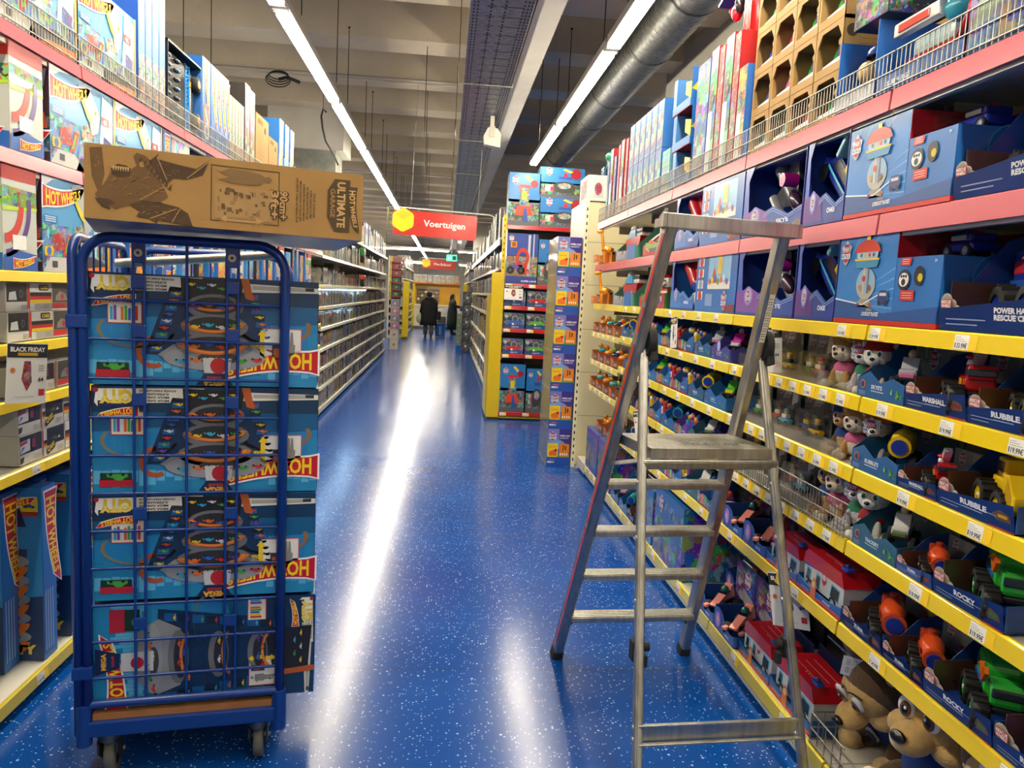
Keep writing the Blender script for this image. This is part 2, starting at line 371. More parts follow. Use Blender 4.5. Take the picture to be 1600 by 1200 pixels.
# ------------------------------------------------------------------ cable tray: perforated bottom, side lips, hangers
tr=MB('steel'); X0,X1,ZT=.085,.475,3.42
tr.box(X0,X1,-2,33,ZT,ZT+.004,'#8f97a5'); tr.box(X0-.004,X0,-2,33,ZT,ZT+.06,'#8f97a5'); tr.box(X1,X1+.004,-2,33,ZT,ZT+.06,'#8f97a5')
tr.box(X1+.02,X1+.06,-2,33,ZT+.01,ZT+.05,'#cfcabd','wallpaint')
sl=MB('rubber')
y=2.5
while y<19:
    st=.06 if y<9 else .12
    for x in ((X0+.02,X0+.045,X1-.03,X1-.055,X1-.008) if y<9 else (X0+.03,X1-.04)):
        sl.box(x-.005,x+.005,y,y+st*.45,ZT-.001,ZT,'#15171c')
    if int(y/.06)%3==0:
        for x,L in ((X0+.10,.06),(X0+.19,.08),(X0+.27,.07)): sl.box(x,x+L,y,y+.008,ZT-.001,ZT,'#15171c')
    for x in (X0+.13,X0+.22): sl.box(x-.006,x+.006,y+.02,y+.045,ZT-.001,ZT,'#15171c')
    y+=st
hg=MB('steel')
for y in (6.9,9.4,12,14.6,17.2,19.8,22.4):
    hg.tube([(X0-.05,y,ZT+.22),(X0-.05,y,ZT-.012),(X1+.03,y,ZT-.012),(X1+.03,y,ZT+.22)],.006,6,'#b8b2a4')
    hg.cyl((X0-.05,y,ZT+.2),(X0-.05,y,4.25),.004,n=5,col='#6a665e'); hg.cyl((X1+.03,y,ZT+.2),(X1+.03,y,4.25),.004,n=5,col='#6a665e')
cb=MB('rubber')
for k in range(3): cb.tube([(X0+.1+.06*k+.02*math.sin(y*.9+k),y,ZT+.02) for y in range(-2,33)],.008,5,'#c9c4b8' if k else '#30333a')
thing('cable_tray','long perforated steel cable tray running down the middle of the ceiling','cable tray',[('tray',tr),('perforation',sl),('hanger',hg),('cable',cb)])
# spiral duct
d=MB('steel'); n=28; R=.235; cx,cz=1.80,3.9+.235-.1
d.lathe((cx,-3.5,cz),[(R,0),(R,18)],n,'#9a9c98',axis='Y')
y=-3.5; pts=[]
for i in range(int(17.8/.11)*14): a=2*PI*i/14; pts.append((cx+(R+.002)*math.cos(a),-3.5+.11*i/14,cz+(R+.002)*math.sin(a)))
d.tube(pts,.0045,4,'#b5b6b0')
for y in (1.5,4.4,7.3,10.2,13.1): d.lathe((cx,y,cz),[(R+.001,-.03),(R+.01,-.03),(R+.01,.03),(R+.001,.03)],n,'#80827e',axis='Y')
e=MB('steel'); e.lathe((cx,14.5,cz),[(0,0),(R,0)],n,'#7c7e7a',axis='Y')
hd=MB('steel')
for y in (3,6,9,12): hd.cyl((cx-R-.01,y,cz),(cx-R-.01,y,4.3),.004,n=5,col='#45433e'); hd.lathe((cx,y,cz),[(R+.004,-.012),(R+.008,-.012),(R+.008,.012)],n,'#6d6f6b',axis='Y')
thing('ventilation_duct','round galvanised spiral duct running along the ceiling right of the lights','duct',[('duct_wall',d),('end_cap',e),('hanger',hd)])
# wall-washer style white sensor housing hanging under the tray
s=MB('plastic'); s.prism([(-.075,-.05),(.085,-.075),(.09,.06),(.05,.11),(-.045,.115),(-.085,.03)],-.06,.06,'#e2dccd')
k2=MB('plastic'); k2.box(-.02,.02,-.015,.015,.09,.24,'#d8d2c4'); k2.bbox(-.03,.03,-.064,-.058,.02,.13,'#cfc9bb',.004)
thing('speaker','white wedge-shaped loudspeaker hanging on a bracket under the cable tray','speaker',[('housing',s),('bracket',k2)],(.40,8.05,3.17))
# conduits across the ceiling with a coil of spare cable
for k,(y,z) in enumerate(((9.85,4.13),(17.4,4.1))):
    p=MB('powder'); p.cyl((-7,y,z),(.06,y,z),.014,n=8,col='#b9b3a6'); p.cyl((-7,y,z+.045),(.06,y,z+.045),.010,n=8,col='#9b958a')
    tag(mobj('conduit',p.mesh('conduit')),'pair of thin pale conduits crossing the ceiling, '+('nearer one, with the cable coil' if k==0 else 'the one beyond it'),'conduit','conduits across the ceiling')
c=MB('rubber')
for j in range(4): c.tube([(-2.1+(.11+.012*j)*math.cos(a*PI/9),9.8-.01*j,4.1-.02*j+(.05+.012*j)*math.sin(a*PI/9)) for a in range(18)],.007,5,'#1c1a18',closed=True)
c.tube([(-2.1,9.8,4.05),(-2.0,9.8,4.08),(-1.85,9.8,4.03)],.02,6,'#1c1a18')
tag(mobj('cable_coil',c.mesh('cable_coil')),'black coil of spare cable tied to the ceiling conduit','cable')
c=MB('rubber'); c.tube([(-1.56,10.0,3.75),(-1.6,10.0,3.78),(-1.62,10.0,3.7),(-1.6,10,3.55),(-1.56,10,3.4),(-1.46,10,3.25),(-1.4,10,3.12)],.012,6,'#2a2826'); c.cyl((-1.6,10,3.75),(-1.6,10,4.22),.004,n=5,col='#45433e')
tag(mobj('dangling_cable',c.mesh('dangling_cable')),'dark cable dangling from the ceiling left of the light row','cable')
# ================================================================== SHELVING
LV=[.12,.615,.89,1.125,1.355,1.58,1.92,2.29]
YEL='#e8c81c'; PINK='#c9606c'; WHT='#d9d4c4'; CRM='#cfc6a6'
def price(F,x,z,w=.05,h=.036,txt='19.99€'):
    F.rect(x,z,x+w,z+h,'#efece2',2); F.rect(x+w,z,x+w+.03,z+h,'#f2c616',2)
    F.text(txt,x+.012,z+.004,h*.34,'#222',3,w=w*.7)
    for j in range(3): F.rect(x+.004,z+h*(.55+.13*j),x+w*(.85-.2*j),z+h*(.58+.13*j),'#8a8a86',3)
    F.rect(x+.004,z+.004,x+.008,z+h*.45,'#555',3)
# one bay, built in its own space: x along the aisle, y into the shelf, z up
def bay(key, W, levels, depth, strips, prices=(), base='#d8d3c3', top=2.9, guard=(), back='#a39b86', fine=True, ends=False, shelfcol='#ddd8ca', lip=.045, baseD=None):
    parts=[]
    u=MB('powder')
    for x in (.001,W-.016): u.box(x,x+.015,depth,depth+.05,0,top,'#c9c2ae')
    for x in (.009,W-.009):
        z=.3
        while z<top-.05: u.box(x-.004,x+.004,depth-.001,depth,z,z+.03,'#221f1a'); z+=.09
    parts.append(('upright',u))
    b=MB('powder')
    z=.12
    while z<top-.1: b.box(.015,W-.015,depth+.01,depth+.03,z,min(z+.396,top-.02),back); z+=.4
    parts.append(('back_panel',b))
    p=MB('powder'); p.box(.002,W-.002,.01,depth,.02,levels[0]-.055,base); p.box(.002,W-.002,.045,.06,0,.02,'#151515'); parts.append(('plinth',p))  # near-black strip underneath paints in the shade of the recessed plinth
    for i,z in enumerate(levels):
        sc,hh=strips[i]; m=MB('powder')
        m.box(.002,W-.002,.004,depth,z-.028,z,shelfcol)
        if sc in(PINK,):
            m.box(.002,W-.002,.0,.02,z-.07,z+.002,'#d4ccbc')
        for x in (.02,W-.03): m.box(x,x+.008,depth*.35,depth,z-.09,z-.028,'#bdb7a6')
        r=MB('plastic'); y0=-.006
        r.prism([(y0,z-hh+.004),(y0-.010,z-hh),(y0-.006,z),(y0,z+.004),(.004,z+.004),(.004,z-hh)],.006,W-.006,sc,plane='YZ')
        subs=[('price_rail',r)]
        F=Face(MB('paper'),(0,y0-.0095,z-hh),(1,0,0),(0,.004,hh),W,hh)
        if i in prices:
            for (x,t) in prices[i]:
                if fine: F=Face(MB('paper'),(0,y0-.0095,z-hh),(1,0,0),(0,.004,hh),W,hh); price(F,x,.003,.055,hh-.006,t); subs.append(('price_tag',F.mb))
                else: F.mb=r; F.mat='paper'; F.rect(x,.003,x+.045,hh-.006,'#efece2',2); F.rect(x+.008,.008,x+.037,hh*.45,'#55534e',3)
        if i in guard:
            g=MB('steel'); x=.01; gh=.115
            while x<W-.005: g.cyl((x,-.012,z),(x,-.012,z+gh),.0016,n=5,col='#b9b5aa'); x+=.022
            for zz in (.012,gh*.5,gh): g.cyl((.005,-.012,z+zz),(W-.005,-.012,z+zz),.0026,n=5,col='#b9b5aa')
            subs.append(('wire_guard',g))
        parts.append(('shelf',m,subs))
    kind(key,parts)
def ry(x): return x
XR,XL=1.325,-1.515
rnd.seed(3)
ycol=YEL
RW=1.13
def strips_std(): return [('#c9b63a',.05)]+[(YEL,.044)]*5+[(PINK,.06)]*2
pr={1:[(.2,'24.99€'),(.75,'19.99€')],2:[(.35,'19.99€'),(.6,'19.99€'),(.9,'19.99€')],3:[(.25,'19.99€'),(.55,'19.99€'),(.85,'19.99€')],4:[(.1,'19.99€'),(.4,'19.99€'),(.65,'19.99€')],5:[(.02,'39.99€'),(.42,'33.99€')]}
bay('bayR0',RW,LV,.5,strips_std(),pr,guard=(7,),top=2.5)
many={k:[(.04+.118*j,'%d.99€'%(3+(j*k)%6)) for j in range(9)] for k in (2,3,4)}
many[1]=[(.15,'16.99€'),(.8,'24.99€')]; many[5]=[(.3,'39.99€'),(.95,'39.99€')]; many[0]=[(.3,'12.99€'),(.8,'24.99€')]
bay('bayR1',RW,LV,.5,strips_std(),many,guard=(7,2),top=2.5)
many2={k:[(.1+.26*j,'%d.99€'%(5+(j*k)%9)) for j in range(4)] for k in range(6)}
bay('bayR2',RW,LV,.5,[('#cdbf5c',.05)]+[('#e3cf3e',.044)]*5+[(PINK,.06)]*2,many2,guard=(7,),top=2.5)
bay('bayR4',RW,[.12,.855,1.09,1.335,1.58,1.92,2.29],.5,[('#d3c98c',.05)]+[('#dbcf78',.04)]*3+[('#e3d25a',.044)]+[(PINK,.06)]*2,{k:[(.08+.2*j,'9.99€') for j in range(5)] for k in range(4)},guard=(6,),top=2.5)
names=['nearest','second','third','fourth']
for k,key in enumerate(('bayR0','bayR1','bayR2','bayR2','bayR4')):
    y1=2.30+RW*k
    put(key,'shelving_bay','white right-hand shelving bay with yellow price rails, '+['nearest the camera','second one, behind the ladder','third one, seen past the ladder steps','fourth one, before the end bay','end bay beside the slotted white end panel'][k],'shelving',(XR,y1,0),-PI/2,'right-hand shelving bays')
# end panel of the right-hand run
p=MB('powder'); p.box(1.27,1.86,6.85+.40,7.29,0.02,2.52,'#eadfb4'); p.box(1.262,1.30,7.22,7.30,0,2.53,'#efe6c4'); p.box(1.262,1.27,7.30,8.05,.05,2.53,'#efe9d6')
p.box(1.86,1.9,6.83,8.05,0,2.5,'#eadfb4')
z=.06
while z<2.45: p.box(1.276,1.288,7.2185,7.2200,z,z+.028,'#191713'); z+=.066
for z in (.5,.92,1.33,1.75,2.15): p.box(1.30,1.85,7.2488,7.2500,z,z+.004,'#8f876d')
for z in (.5,.92,1.33,1.75,2.15): pass
tag(mobj('gondola_end',p.mesh('gondola_end')),'cream slotted end panel closing the right-hand shelving run','panel')
p=MB('powder'); p.box(1.325,1.86,6.83,7.22,.02,.11,'#d8d3c3'); tag(mobj('filler_plinth',p.mesh('filler_plinth')),'short cream plinth piece between the last right bay and the end panel','plinth')
# left-hand run, near part
LL=[.085,.90,1.16,1.36,1.615,2.03,2.45]
LW=1.237
def sL(n,c='#dfc83a'): return [('#c9b63a',.045)]+[(YEL,.034)]*(n-3)+[(PINK,.05)]*2
prL={0:[(.3,'29.99€'),(.8,'49.99€')],1:[(.15,'26.99€'),(.8,'15.99€')],2:[(.25,'12.99€'),(.85,'9.99€')],3:[(.12,'12.99€'),(.42,'10.99€')],4:[(.4,'44.99€')]}
bay('bayL0',LW,LL,.5,sL(7),prL,guard=(6,),top=2.7)
for k in range(6):
    put('bayL0','shelving_bay','left-hand shelving bay with yellow rails and pink upper rails, '+['nearest the camera','the one behind the roll cage','third one, seen above the cage','fourth from the camera','fifth from the camera','sixth, last with pink rails'][k],'shelving',(XL,3.374-LW+LW*k,0),PI/2,'left-hand shelving bays with pink top rails')
# left-hand run, far part with white shelves
LF=[.10,.36,.60,.84,1.10,1.36,1.63,1.99,2.40]
def sF(n): return [('#c9c2a6',.05)]+[('#d6d0b0',.036)]*(n-2)+[('#d9d3c0',.05)]
bay('bayLF',1.30,LF,.5,sF(9),{k:[(.05+.11*j,'3.99€') for j in range(10)] for k in range(1,5)},top=2.7,back='#8f8a78',fine=False)
for k in range(8):
    put('bayLF','shelving_bay','far left shelving bay with cream rails, '+NTH[k]+' beyond the roll cage','shelving',(XL,3.374+LW*5+1.30*k,0),PI/2,'far left shelving bays')
# right-hand run beyond the cross aisle
RF=[.10,.45,.86,1.30,1.63,1.99,2.40]
bay('bayRF',1.25,RF,.5,[('#cfc89a',.05)]+[('#d8cf96',.04)]*4+[('#e4e0d2',.04),('#d9d3c0',.10)],{k:[(.05+.13*j,'7.99€') for j in range(9)] for k in range(1,5)},top=2.7,back='#8f8a78',fine=False)
for k in range(9):
    put('bayRF','shelving_bay','far right shelving bay past the yellow end panel, '+NTH[k]+' in line','shelving',(.715,10.72+1.25*(k+1),0),-PI/2,'far right shelving bays')
# yellow end panel with slotted yellow post above it
p=MB('powder'); p.bbox(.575,.735,9.88,9.93,.03,1.90,'#d3b400',.006); p.box(.565,.60,9.93,10.7,.05,1.62,'#c2a70c'); p.box(.60,.735,9.93,10.0,0,.06,'#8a7a10')
q=MB('powder'); q.box(.69,.735,9.90,9.95,1.9,2.62,'#d9b400'); z=1.95
while z<2.6: q.box(.706,.716,9.8985,9.90,z,z+.03,'#2a2205'); z+=.075
thing('yellow_end_panel','tall yellow end panel with slotted post left of the red-railed end display','panel',[('panel',p),('slotted_post',q)])
# end display facing the camera, red rails
EL=[.10,.86,1.19,1.48,1.765,2.50]
bay('cap',.95,EL,.45,[('#b01f28',.045)]*6,{k:[(.02,'24.99€'),(.32,'24.99€'),(.7,'24.99€')] for k in range(5)},top=2.62,base='#d3b400',back='#3a3630',shelfcol='#6d675c')
put('cap','end_display','red-railed end display shelf facing the camera beyond the blue cube tower','shelving',(.735,9.90,0),0)
# ================================================================== STEP LADDER
def V(*a): return Vector(a)
def bar(mb, p0, p1, w, t, col, side=(1,0,0), mat=None):      # rectangular profile bar, w across 'side', t the other way
    p0=V(*p0); p1=V(*p1); d=(p1-p0).normalized(); s=Vector(side); s=(s-d*s.dot(d)).normalized(); q=d.cross(s)
    vs=[]; b=min(w,t)*.18
    for p in (p0,p1):
        for a,c in ((-w/2+b,-t/2),(w/2-b,-t/2),(w/2,-t/2+b),(w/2,t/2-b),(w/2-b,t/2),(-w/2+b,t/2),(-w/2,t/2-b),(-w/2,-t/2+b)): vs.append(p+s*a+q*c)
    fs=[tuple(range(8))[::-1],tuple(range(8,16))]+[(k,(k+1)%8,8+(k+1)%8,8+k) for k in range(8)]
    return mb.add(vs,fs,col,mat)
AL='#c3c0b8'
U4=V(math.cos(math.radians(4.5)),math.sin(math.radians(4.5)),0); V4=V(-U4.y,U4.x,0)
LF0,LT=V(.562,3.298,0.0),V(.768,2.667,1.89); RF0,RT=V(1.168,3.342,0.0),V(1.19,2.703,1.885)
def onrail(a,b,z): t=(z-a.z)/(b.z-a.z); return a+(b-a)*t
P_=[]
for a,b in ((LF0,LT),(RF0,RT)):
    m=MB('alu'); bar(m,onrail(a,b,.03),b,.042,.058,AL,U4); 
    if a is LF0:
        d=(b-a).normalized(); nrm=(-U4-V(0,0,0)).normalized()
        for z0,z1 in ((.06,.68),(.70,1.46),(1.50,1.60),(1.62,1.86)):
            p=onrail(a,b,z0); q=onrail(a,b,z1); o=-U4*.0216; t=V4*.0
            m.add([p+o-V4*.02,p+o+V4*.006,q+o+V4*.006,q+o-V4*.02],[(0,1,2,3)],'#c2361f','plastic')
    else:
        p=onrail(a,b,1.50); q=onrail(a,b,1.68); o=V4*-.0315-V(0,0,.0105)
        F=Face(m,p+o-U4*.010,q-p,-U4,.22,.02,'plastic'); 
        m.add([p+o-U4*.011,p+o+U4*.011,q+o+U4*.011,q+o-U4*.011],[(0,1,2,3)],'#dcd8cc','plastic')
        for j in range(16):
            for e0,e1 in ((-.008,-.002),(.0,.007)): r=p+(q-p)*(.06+.055*j+.01*(j%2))+o*1.012; m.add([r+U4*e0,r+U4*e1,r+U4*e1+(q-p)*.016,r+U4*e0+(q-p)*.016],[(0,1,2,3)],'#5a5a58','plastic')
    f=MB('rubber'); bar(f,onrail(a,b,0),onrail(a,b,.045),.048,.066,'#26241f',U4)
    P_.append(('step_rail',m,[('rubber_foot',f)]))
for z in (.225,.445,.662,.882):
    p=onrail(LF0,LT,z); q=onrail(RF0,RT,z); m=MB('alu'); bar(m,p+U4*.012-V4*.01,q-U4*.012-V4*.01,.085,.026,'#d0cdc4',V4)
    for k in range(5): 
        o=V4*(-.045+.017*k)+V(0,0,.0135); bar(m,p+U4*.014+o,q-U4*.014+o,.004,.003,'#d9d6cd',V4)
    P_.append(('step',m))
# platform with scribbled marks
p=onrail(LF0,LT,1.10); q=onrail(RF0,RT,1.105); m=MB('alu')
a0=p+U4*.02+V4*.02; b0=q-U4*.02+V4*.02; dep=-V4*.30
c0=a0+dep+U4*.03; d0=b0+dep+U4*.035
top=[a0,b0,d0,c0]; 
m.add([v+V(0,0,.0) for v in top]+[v-V(0,0,.038) for v in top],[(3,2,1,0),(4,5,6,7),(0,1,5,4),(1,2,6,5),(2,3,7,6),(3,0,4,7)],'#cdcabf')
for k in range(1,26):
    t=k/26; s=a0+(c0-a0)*t+V(0,0,.0008); e=b0+(d0-b0)*t+V(0,0,.0008); bar(m,s,e,.004,.002,'#c2bfb4',V4)
F=Face(m,d0+V(0,0,.002)-V4*0,-U4,-V4,.4,.3,'paper')
F=Face(m,d0-U4*.03+V4*.10+V(0,0,.004),-U4,-V4,.4,.3,'paper')
F.text('LL VERASCMA',0,0,.06,'#2c2b28',1,bold=-.005,w=.30)
P_.append(('platform',m))
m=MB('alu'); pf=(c0+V4*-.0)-V(0,0,.058); qf=d0-V(0,0,.058); bar(m,pf-U4*.03,qf+U4*.02,.02,.034,'#bcb9ae',V4)
bar(m,pf-U4*.03-V(0,0,.0)+V4*.0-V4*.011,qf+U4*.02-V4*.011,.004,.018,'#a8a598',V4); P_.append(('platform_bar',m))
m=MB('alu'); 
bar(m,LT+V(0,0,.005)-U4*.045,RT+V(0,0,.0)+U4*.05,.075,.03,'#b9b6ab',V4); bar(m,LT-U4*.045-V4*.04+V(0,0,.012),RT+U4*.05-V4*.04+V(0,0,.008),.014,.05,'#c9c6bb',V4)
for e in (LT-U4*.03,RT+U4*.035): m.add([e+V4*-.05+V(0,0,-.01),e+V4*.035+V(0,0,-.01),e+V4*.035+V(0,0,.03),e+V4*-.02+V(0,0,.055),e+V4*-.05+V(0,0,.05)],[(0,1,2,3,4),(4,3,2,1,0)],'#cbc8bd')
P_.append(('top_rail',m))
NL0,NL1=V(.676,2.259,0),V(.742,2.812,1.455); NR0,NR1=V(1.262,2.29,0),V(1.212,2.845,1.43)
for a,b in ((NL0,NL1),(NR0,NR1)):
    m=MB('alu'); bar(m,onrail(a,b,.03),b,.032,.024,AL,U4); bar(m,onrail(a,b,.03)-V4*.014,b-V4*.014,.012,.004,'#dedbd2',U4)
    for z in (.19,.225,.6,.8,.98): c=onrail(a,b,z)-U4*.017; m.ell(c,(.004,.009,.009),'#d8d5cc',8,5)
    f=MB('rubber'); bar(f,a,onrail(a,b,.04),.04,.032,'#26241f',U4); P_.append(('support_leg',m,[('rubber_foot',f)]))
m=MB('alu'); bar(m,onrail(NL0,NL1,.205)+U4*.01,onrail(NR0,NR1,.21)-U4*.01,.012,.06,'#bdbab0',V4); bar(m,onrail(NL0,NL1,.232)-V4*.01,onrail(NR0,NR1,.237)-V4*.01,.014,.008,'#d2cfc5',V4); bar(m,onrail(NL0,NL1,.178)-V4*.01,onrail(NR0,NR1,.183)-V4*.01,.014,.008,'#d2cfc5',V4)
P_.append(('cross_bar',m))
for a in (onrail(LF0,LT,1.475)+U4*.045,onrail(RF0,RT,1.475)+U4*.043):
    m=MB('rubber'); m.cyl(a-U4*.024,a+U4*.004,.058,n=24,col='#17171a'); m.cyl(a+U4*.004,a+U4*.012,.05,.04,24,'#222226'); m.cyl(a+U4*.01,a+U4*.018,.010,n=10,col='#b8b5ab',mat='alu')
    bar(m,a+V(0,0,.04)-V4*.0,a+V4*-.03-V(0,0,.07),.03,.05,'#17171a',U4); P_.append(('hinge',m))
for a,b in ((c0-V(0,0,.04),onrail(LF0,LT,.97)),(d0-V(0,0,.045)+U4*.02,onrail(NR0,NR1,.90))):
    m=MB('alu'); bar(m,a,b+V(0,0,.0),.018,.006,'#d2cfc6',V4); P_.append(('brace',m))
for s,a,b in ((1,LF0,LT),(-1,RF0,RT)):
    m=MB('rubber'); bar(m,onrail(a,b,.15),onrail(a,b,.205)+U4*.05*s,.012,.006,'#1d1d1f',V4); P_.append(('stay',m))
for a,b,sg in ((NL0,NL1,1),(NR0,NR1,-1)):
    c=onrail(a,b,.44) if sg>0 else onrail(a,b,.44); m=MB('rubber'); 
    m.bbox(-.024,.024,-.02,.02,-.035,.035,'#1b1b1c',.004); m.cyl((-.03*1,0,.01),(-.055,0,.01),.016,n=10,col='#161616'); m.bbox(-.05,-.026,-.012,.012,-.06,-.02,'#202020',.003)
    for i in range(len(m.v)): x,y,z=m.v[i]; m.v[i]=tuple(c+U4*(x*.8*(-sg if sg>0 else 1))+V4*(y+.03)+V(0,0,z))
    P_.append(('clip',m))
thing('step_ladder','tall aluminium platform step ladder with a red stripe standing in the aisle','ladder',P_)
# ================================================================== ROLL CAGE
BL='#123a86'; CA=math.radians(9.9)
def grid(mb, xs, zs, x0,x1,z0,z1, r=.0035, f=None):
    f=f or (lambda a,b:(a,0,b))
    for x in xs: mb.cyl(f(x,z0),f(x,z1),r,n=6,col=BL)
    for z in zs: mb.cyl(f(x0,z),f(x1,z),r,n=6,col=BL)
CW,CD,CZ=.578,.68,1.733
def arch(mb, x0,x1,z0,z1,f,r=.0155,rc=.085):
    p=[f(x0,z0),f(x0,z1-rc)]+[f(x0+rc-rc*math.cos(a),z1-rc+rc*math.sin(a)) for a in [PI/2*k/6 for k in range(1,7)]]
    p+=[f(x1-rc+rc*math.sin(a),z1-rc+rc*math.cos(a)) for a in [PI/2*k/6 for k in range(0,6)]]+[f(x1,z1-rc),f(x1,z0)]
    mb.tube(p,r,10,BL)
parts=[]
m=MB('powder'); arch(m,0,CW,.17,CZ,lambda a,b:(a,0,b)); hz=[.353+.1195*k for k in range(11)]
grid(m,[.139,.169,.289,.405,.438],hz,.0,CW,.27,CZ-.01,.0048)
m.cyl((0,0,.268),(CW,0,.268),.014,n=10,col=BL)
for z in hz[1::3]+[1.40]:
    m.bbox(.133,.174,-.006,.004,z+.035,z+.075,BL,.004); m.bbox(.401,.442,-.006,.004,z+.03,z+.07,BL,.004)
for x in (.155,.42): m.bbox(x-.02,x+.02,-.008,.004,1.66,CZ,BL,.003); m.cyl((x,-.009,1.69),(x,-.014,1.69),.012,n=12,col='#b9b6aa',mat='steel'); m.cyl((x,-.0135,1.69),(x,-.016,1.69),.005,n=8,col='#4a4a48',mat='steel')
parts.append(('front_panel',m))
m=MB('powder'); fl=lambda a,b:(-.026,a,b); arch(m,.0,CD,.17,CZ-.005,fl,.0145,.07); grid(m,[.08*k for k in range(1,9)],hz[::2],0,CD,.27,CZ-.01,.0036,fl)
for z in (.36,1.46): m.bbox(-.042,.016,-.02,.02,z,z+.04,BL,.004)
parts.append(('side_panel',m))
m=MB('powder'); fb=lambda a,b:(a,CD,b); arch(m,0,CW,.17,CZ-.01,fb,.0145,.085); grid(m,[.07*k for k in range(1,8)],hz[::2]+[1.62],0,CW,.27,CZ-.02,.0036,fb); parts.append(('rear_panel',m))
m=MB('powder'); m.bbox(-.028,CW+.018,-.018,.018,.165,.215,BL,.005); m.bbox(-.028,CW+.018,CD-.018,CD+.018,.165,.215,BL,.005); m.box(-.026,.0,0,CD,.17,.21,BL); m.box(CW-.012,CW+.014,0,CD,.17,.21,BL)
for x in (-.012,CW): m.cyl((x,0,.135),(x,0,.27),.024,n=12,col=BL); m.cyl((x,CD,.135),(x,CD,.27),.024,n=12,col=BL)
parts.append(('base_frame',m))
m=MB('wood'); m.box(-.0,CW-.005,-.005,CD,.216,.238,'#a8713f'); parts.append(('deck',m))
m=MB('steel'); m.cyl((.02,.33,1.66),(.56,.30,1.72),.016,n=10,col='#c9c8c2'); parts.append(('shelf_tube',m))
for x in (.055,CW-.065):
    for y in (.03,CD-.05):
        fk=MB('steel'); fk.cyl((x,y,.135),(x,y,.166),.036,n=14,col='#8a8880'); 
        for s in (-.028,.028): fk.prism([(y-.04,.14),(y+.04,.14),(y+.045,.09),(y+.06,.05),(y+.03,.045),(y-.03,.10)],x+s-.0025,x+s+.0025,'#6f6d66',plane='YZ')
        fk.cyl((x-.036,y+.045,.07),(x+.036,y+.045,.07),.007,n=8,col='#d4d2ca')
        wh=MB('rubber'); wh.lathe((x,y+.045,.07),[(.05,-.017),(.064,-.017),(.070,-.011),(.070,.011),(.064,.017),(.05,.017)],26,'#6c6a60',axis='X'); wh.lathe((x,y+.045,.07),[(0,-.012),(.05,-.012),(.05,.012),(0,.012)],20,'#9a968a','plastic',axis='X')
        parts.append(('castor_fork',fk,[('wheel',wh)]))
thing('roll_cage','blue wire roll cage trolley loaded with toy garage boxes','trolley',parts,(-1.075,2.4,0),CA)
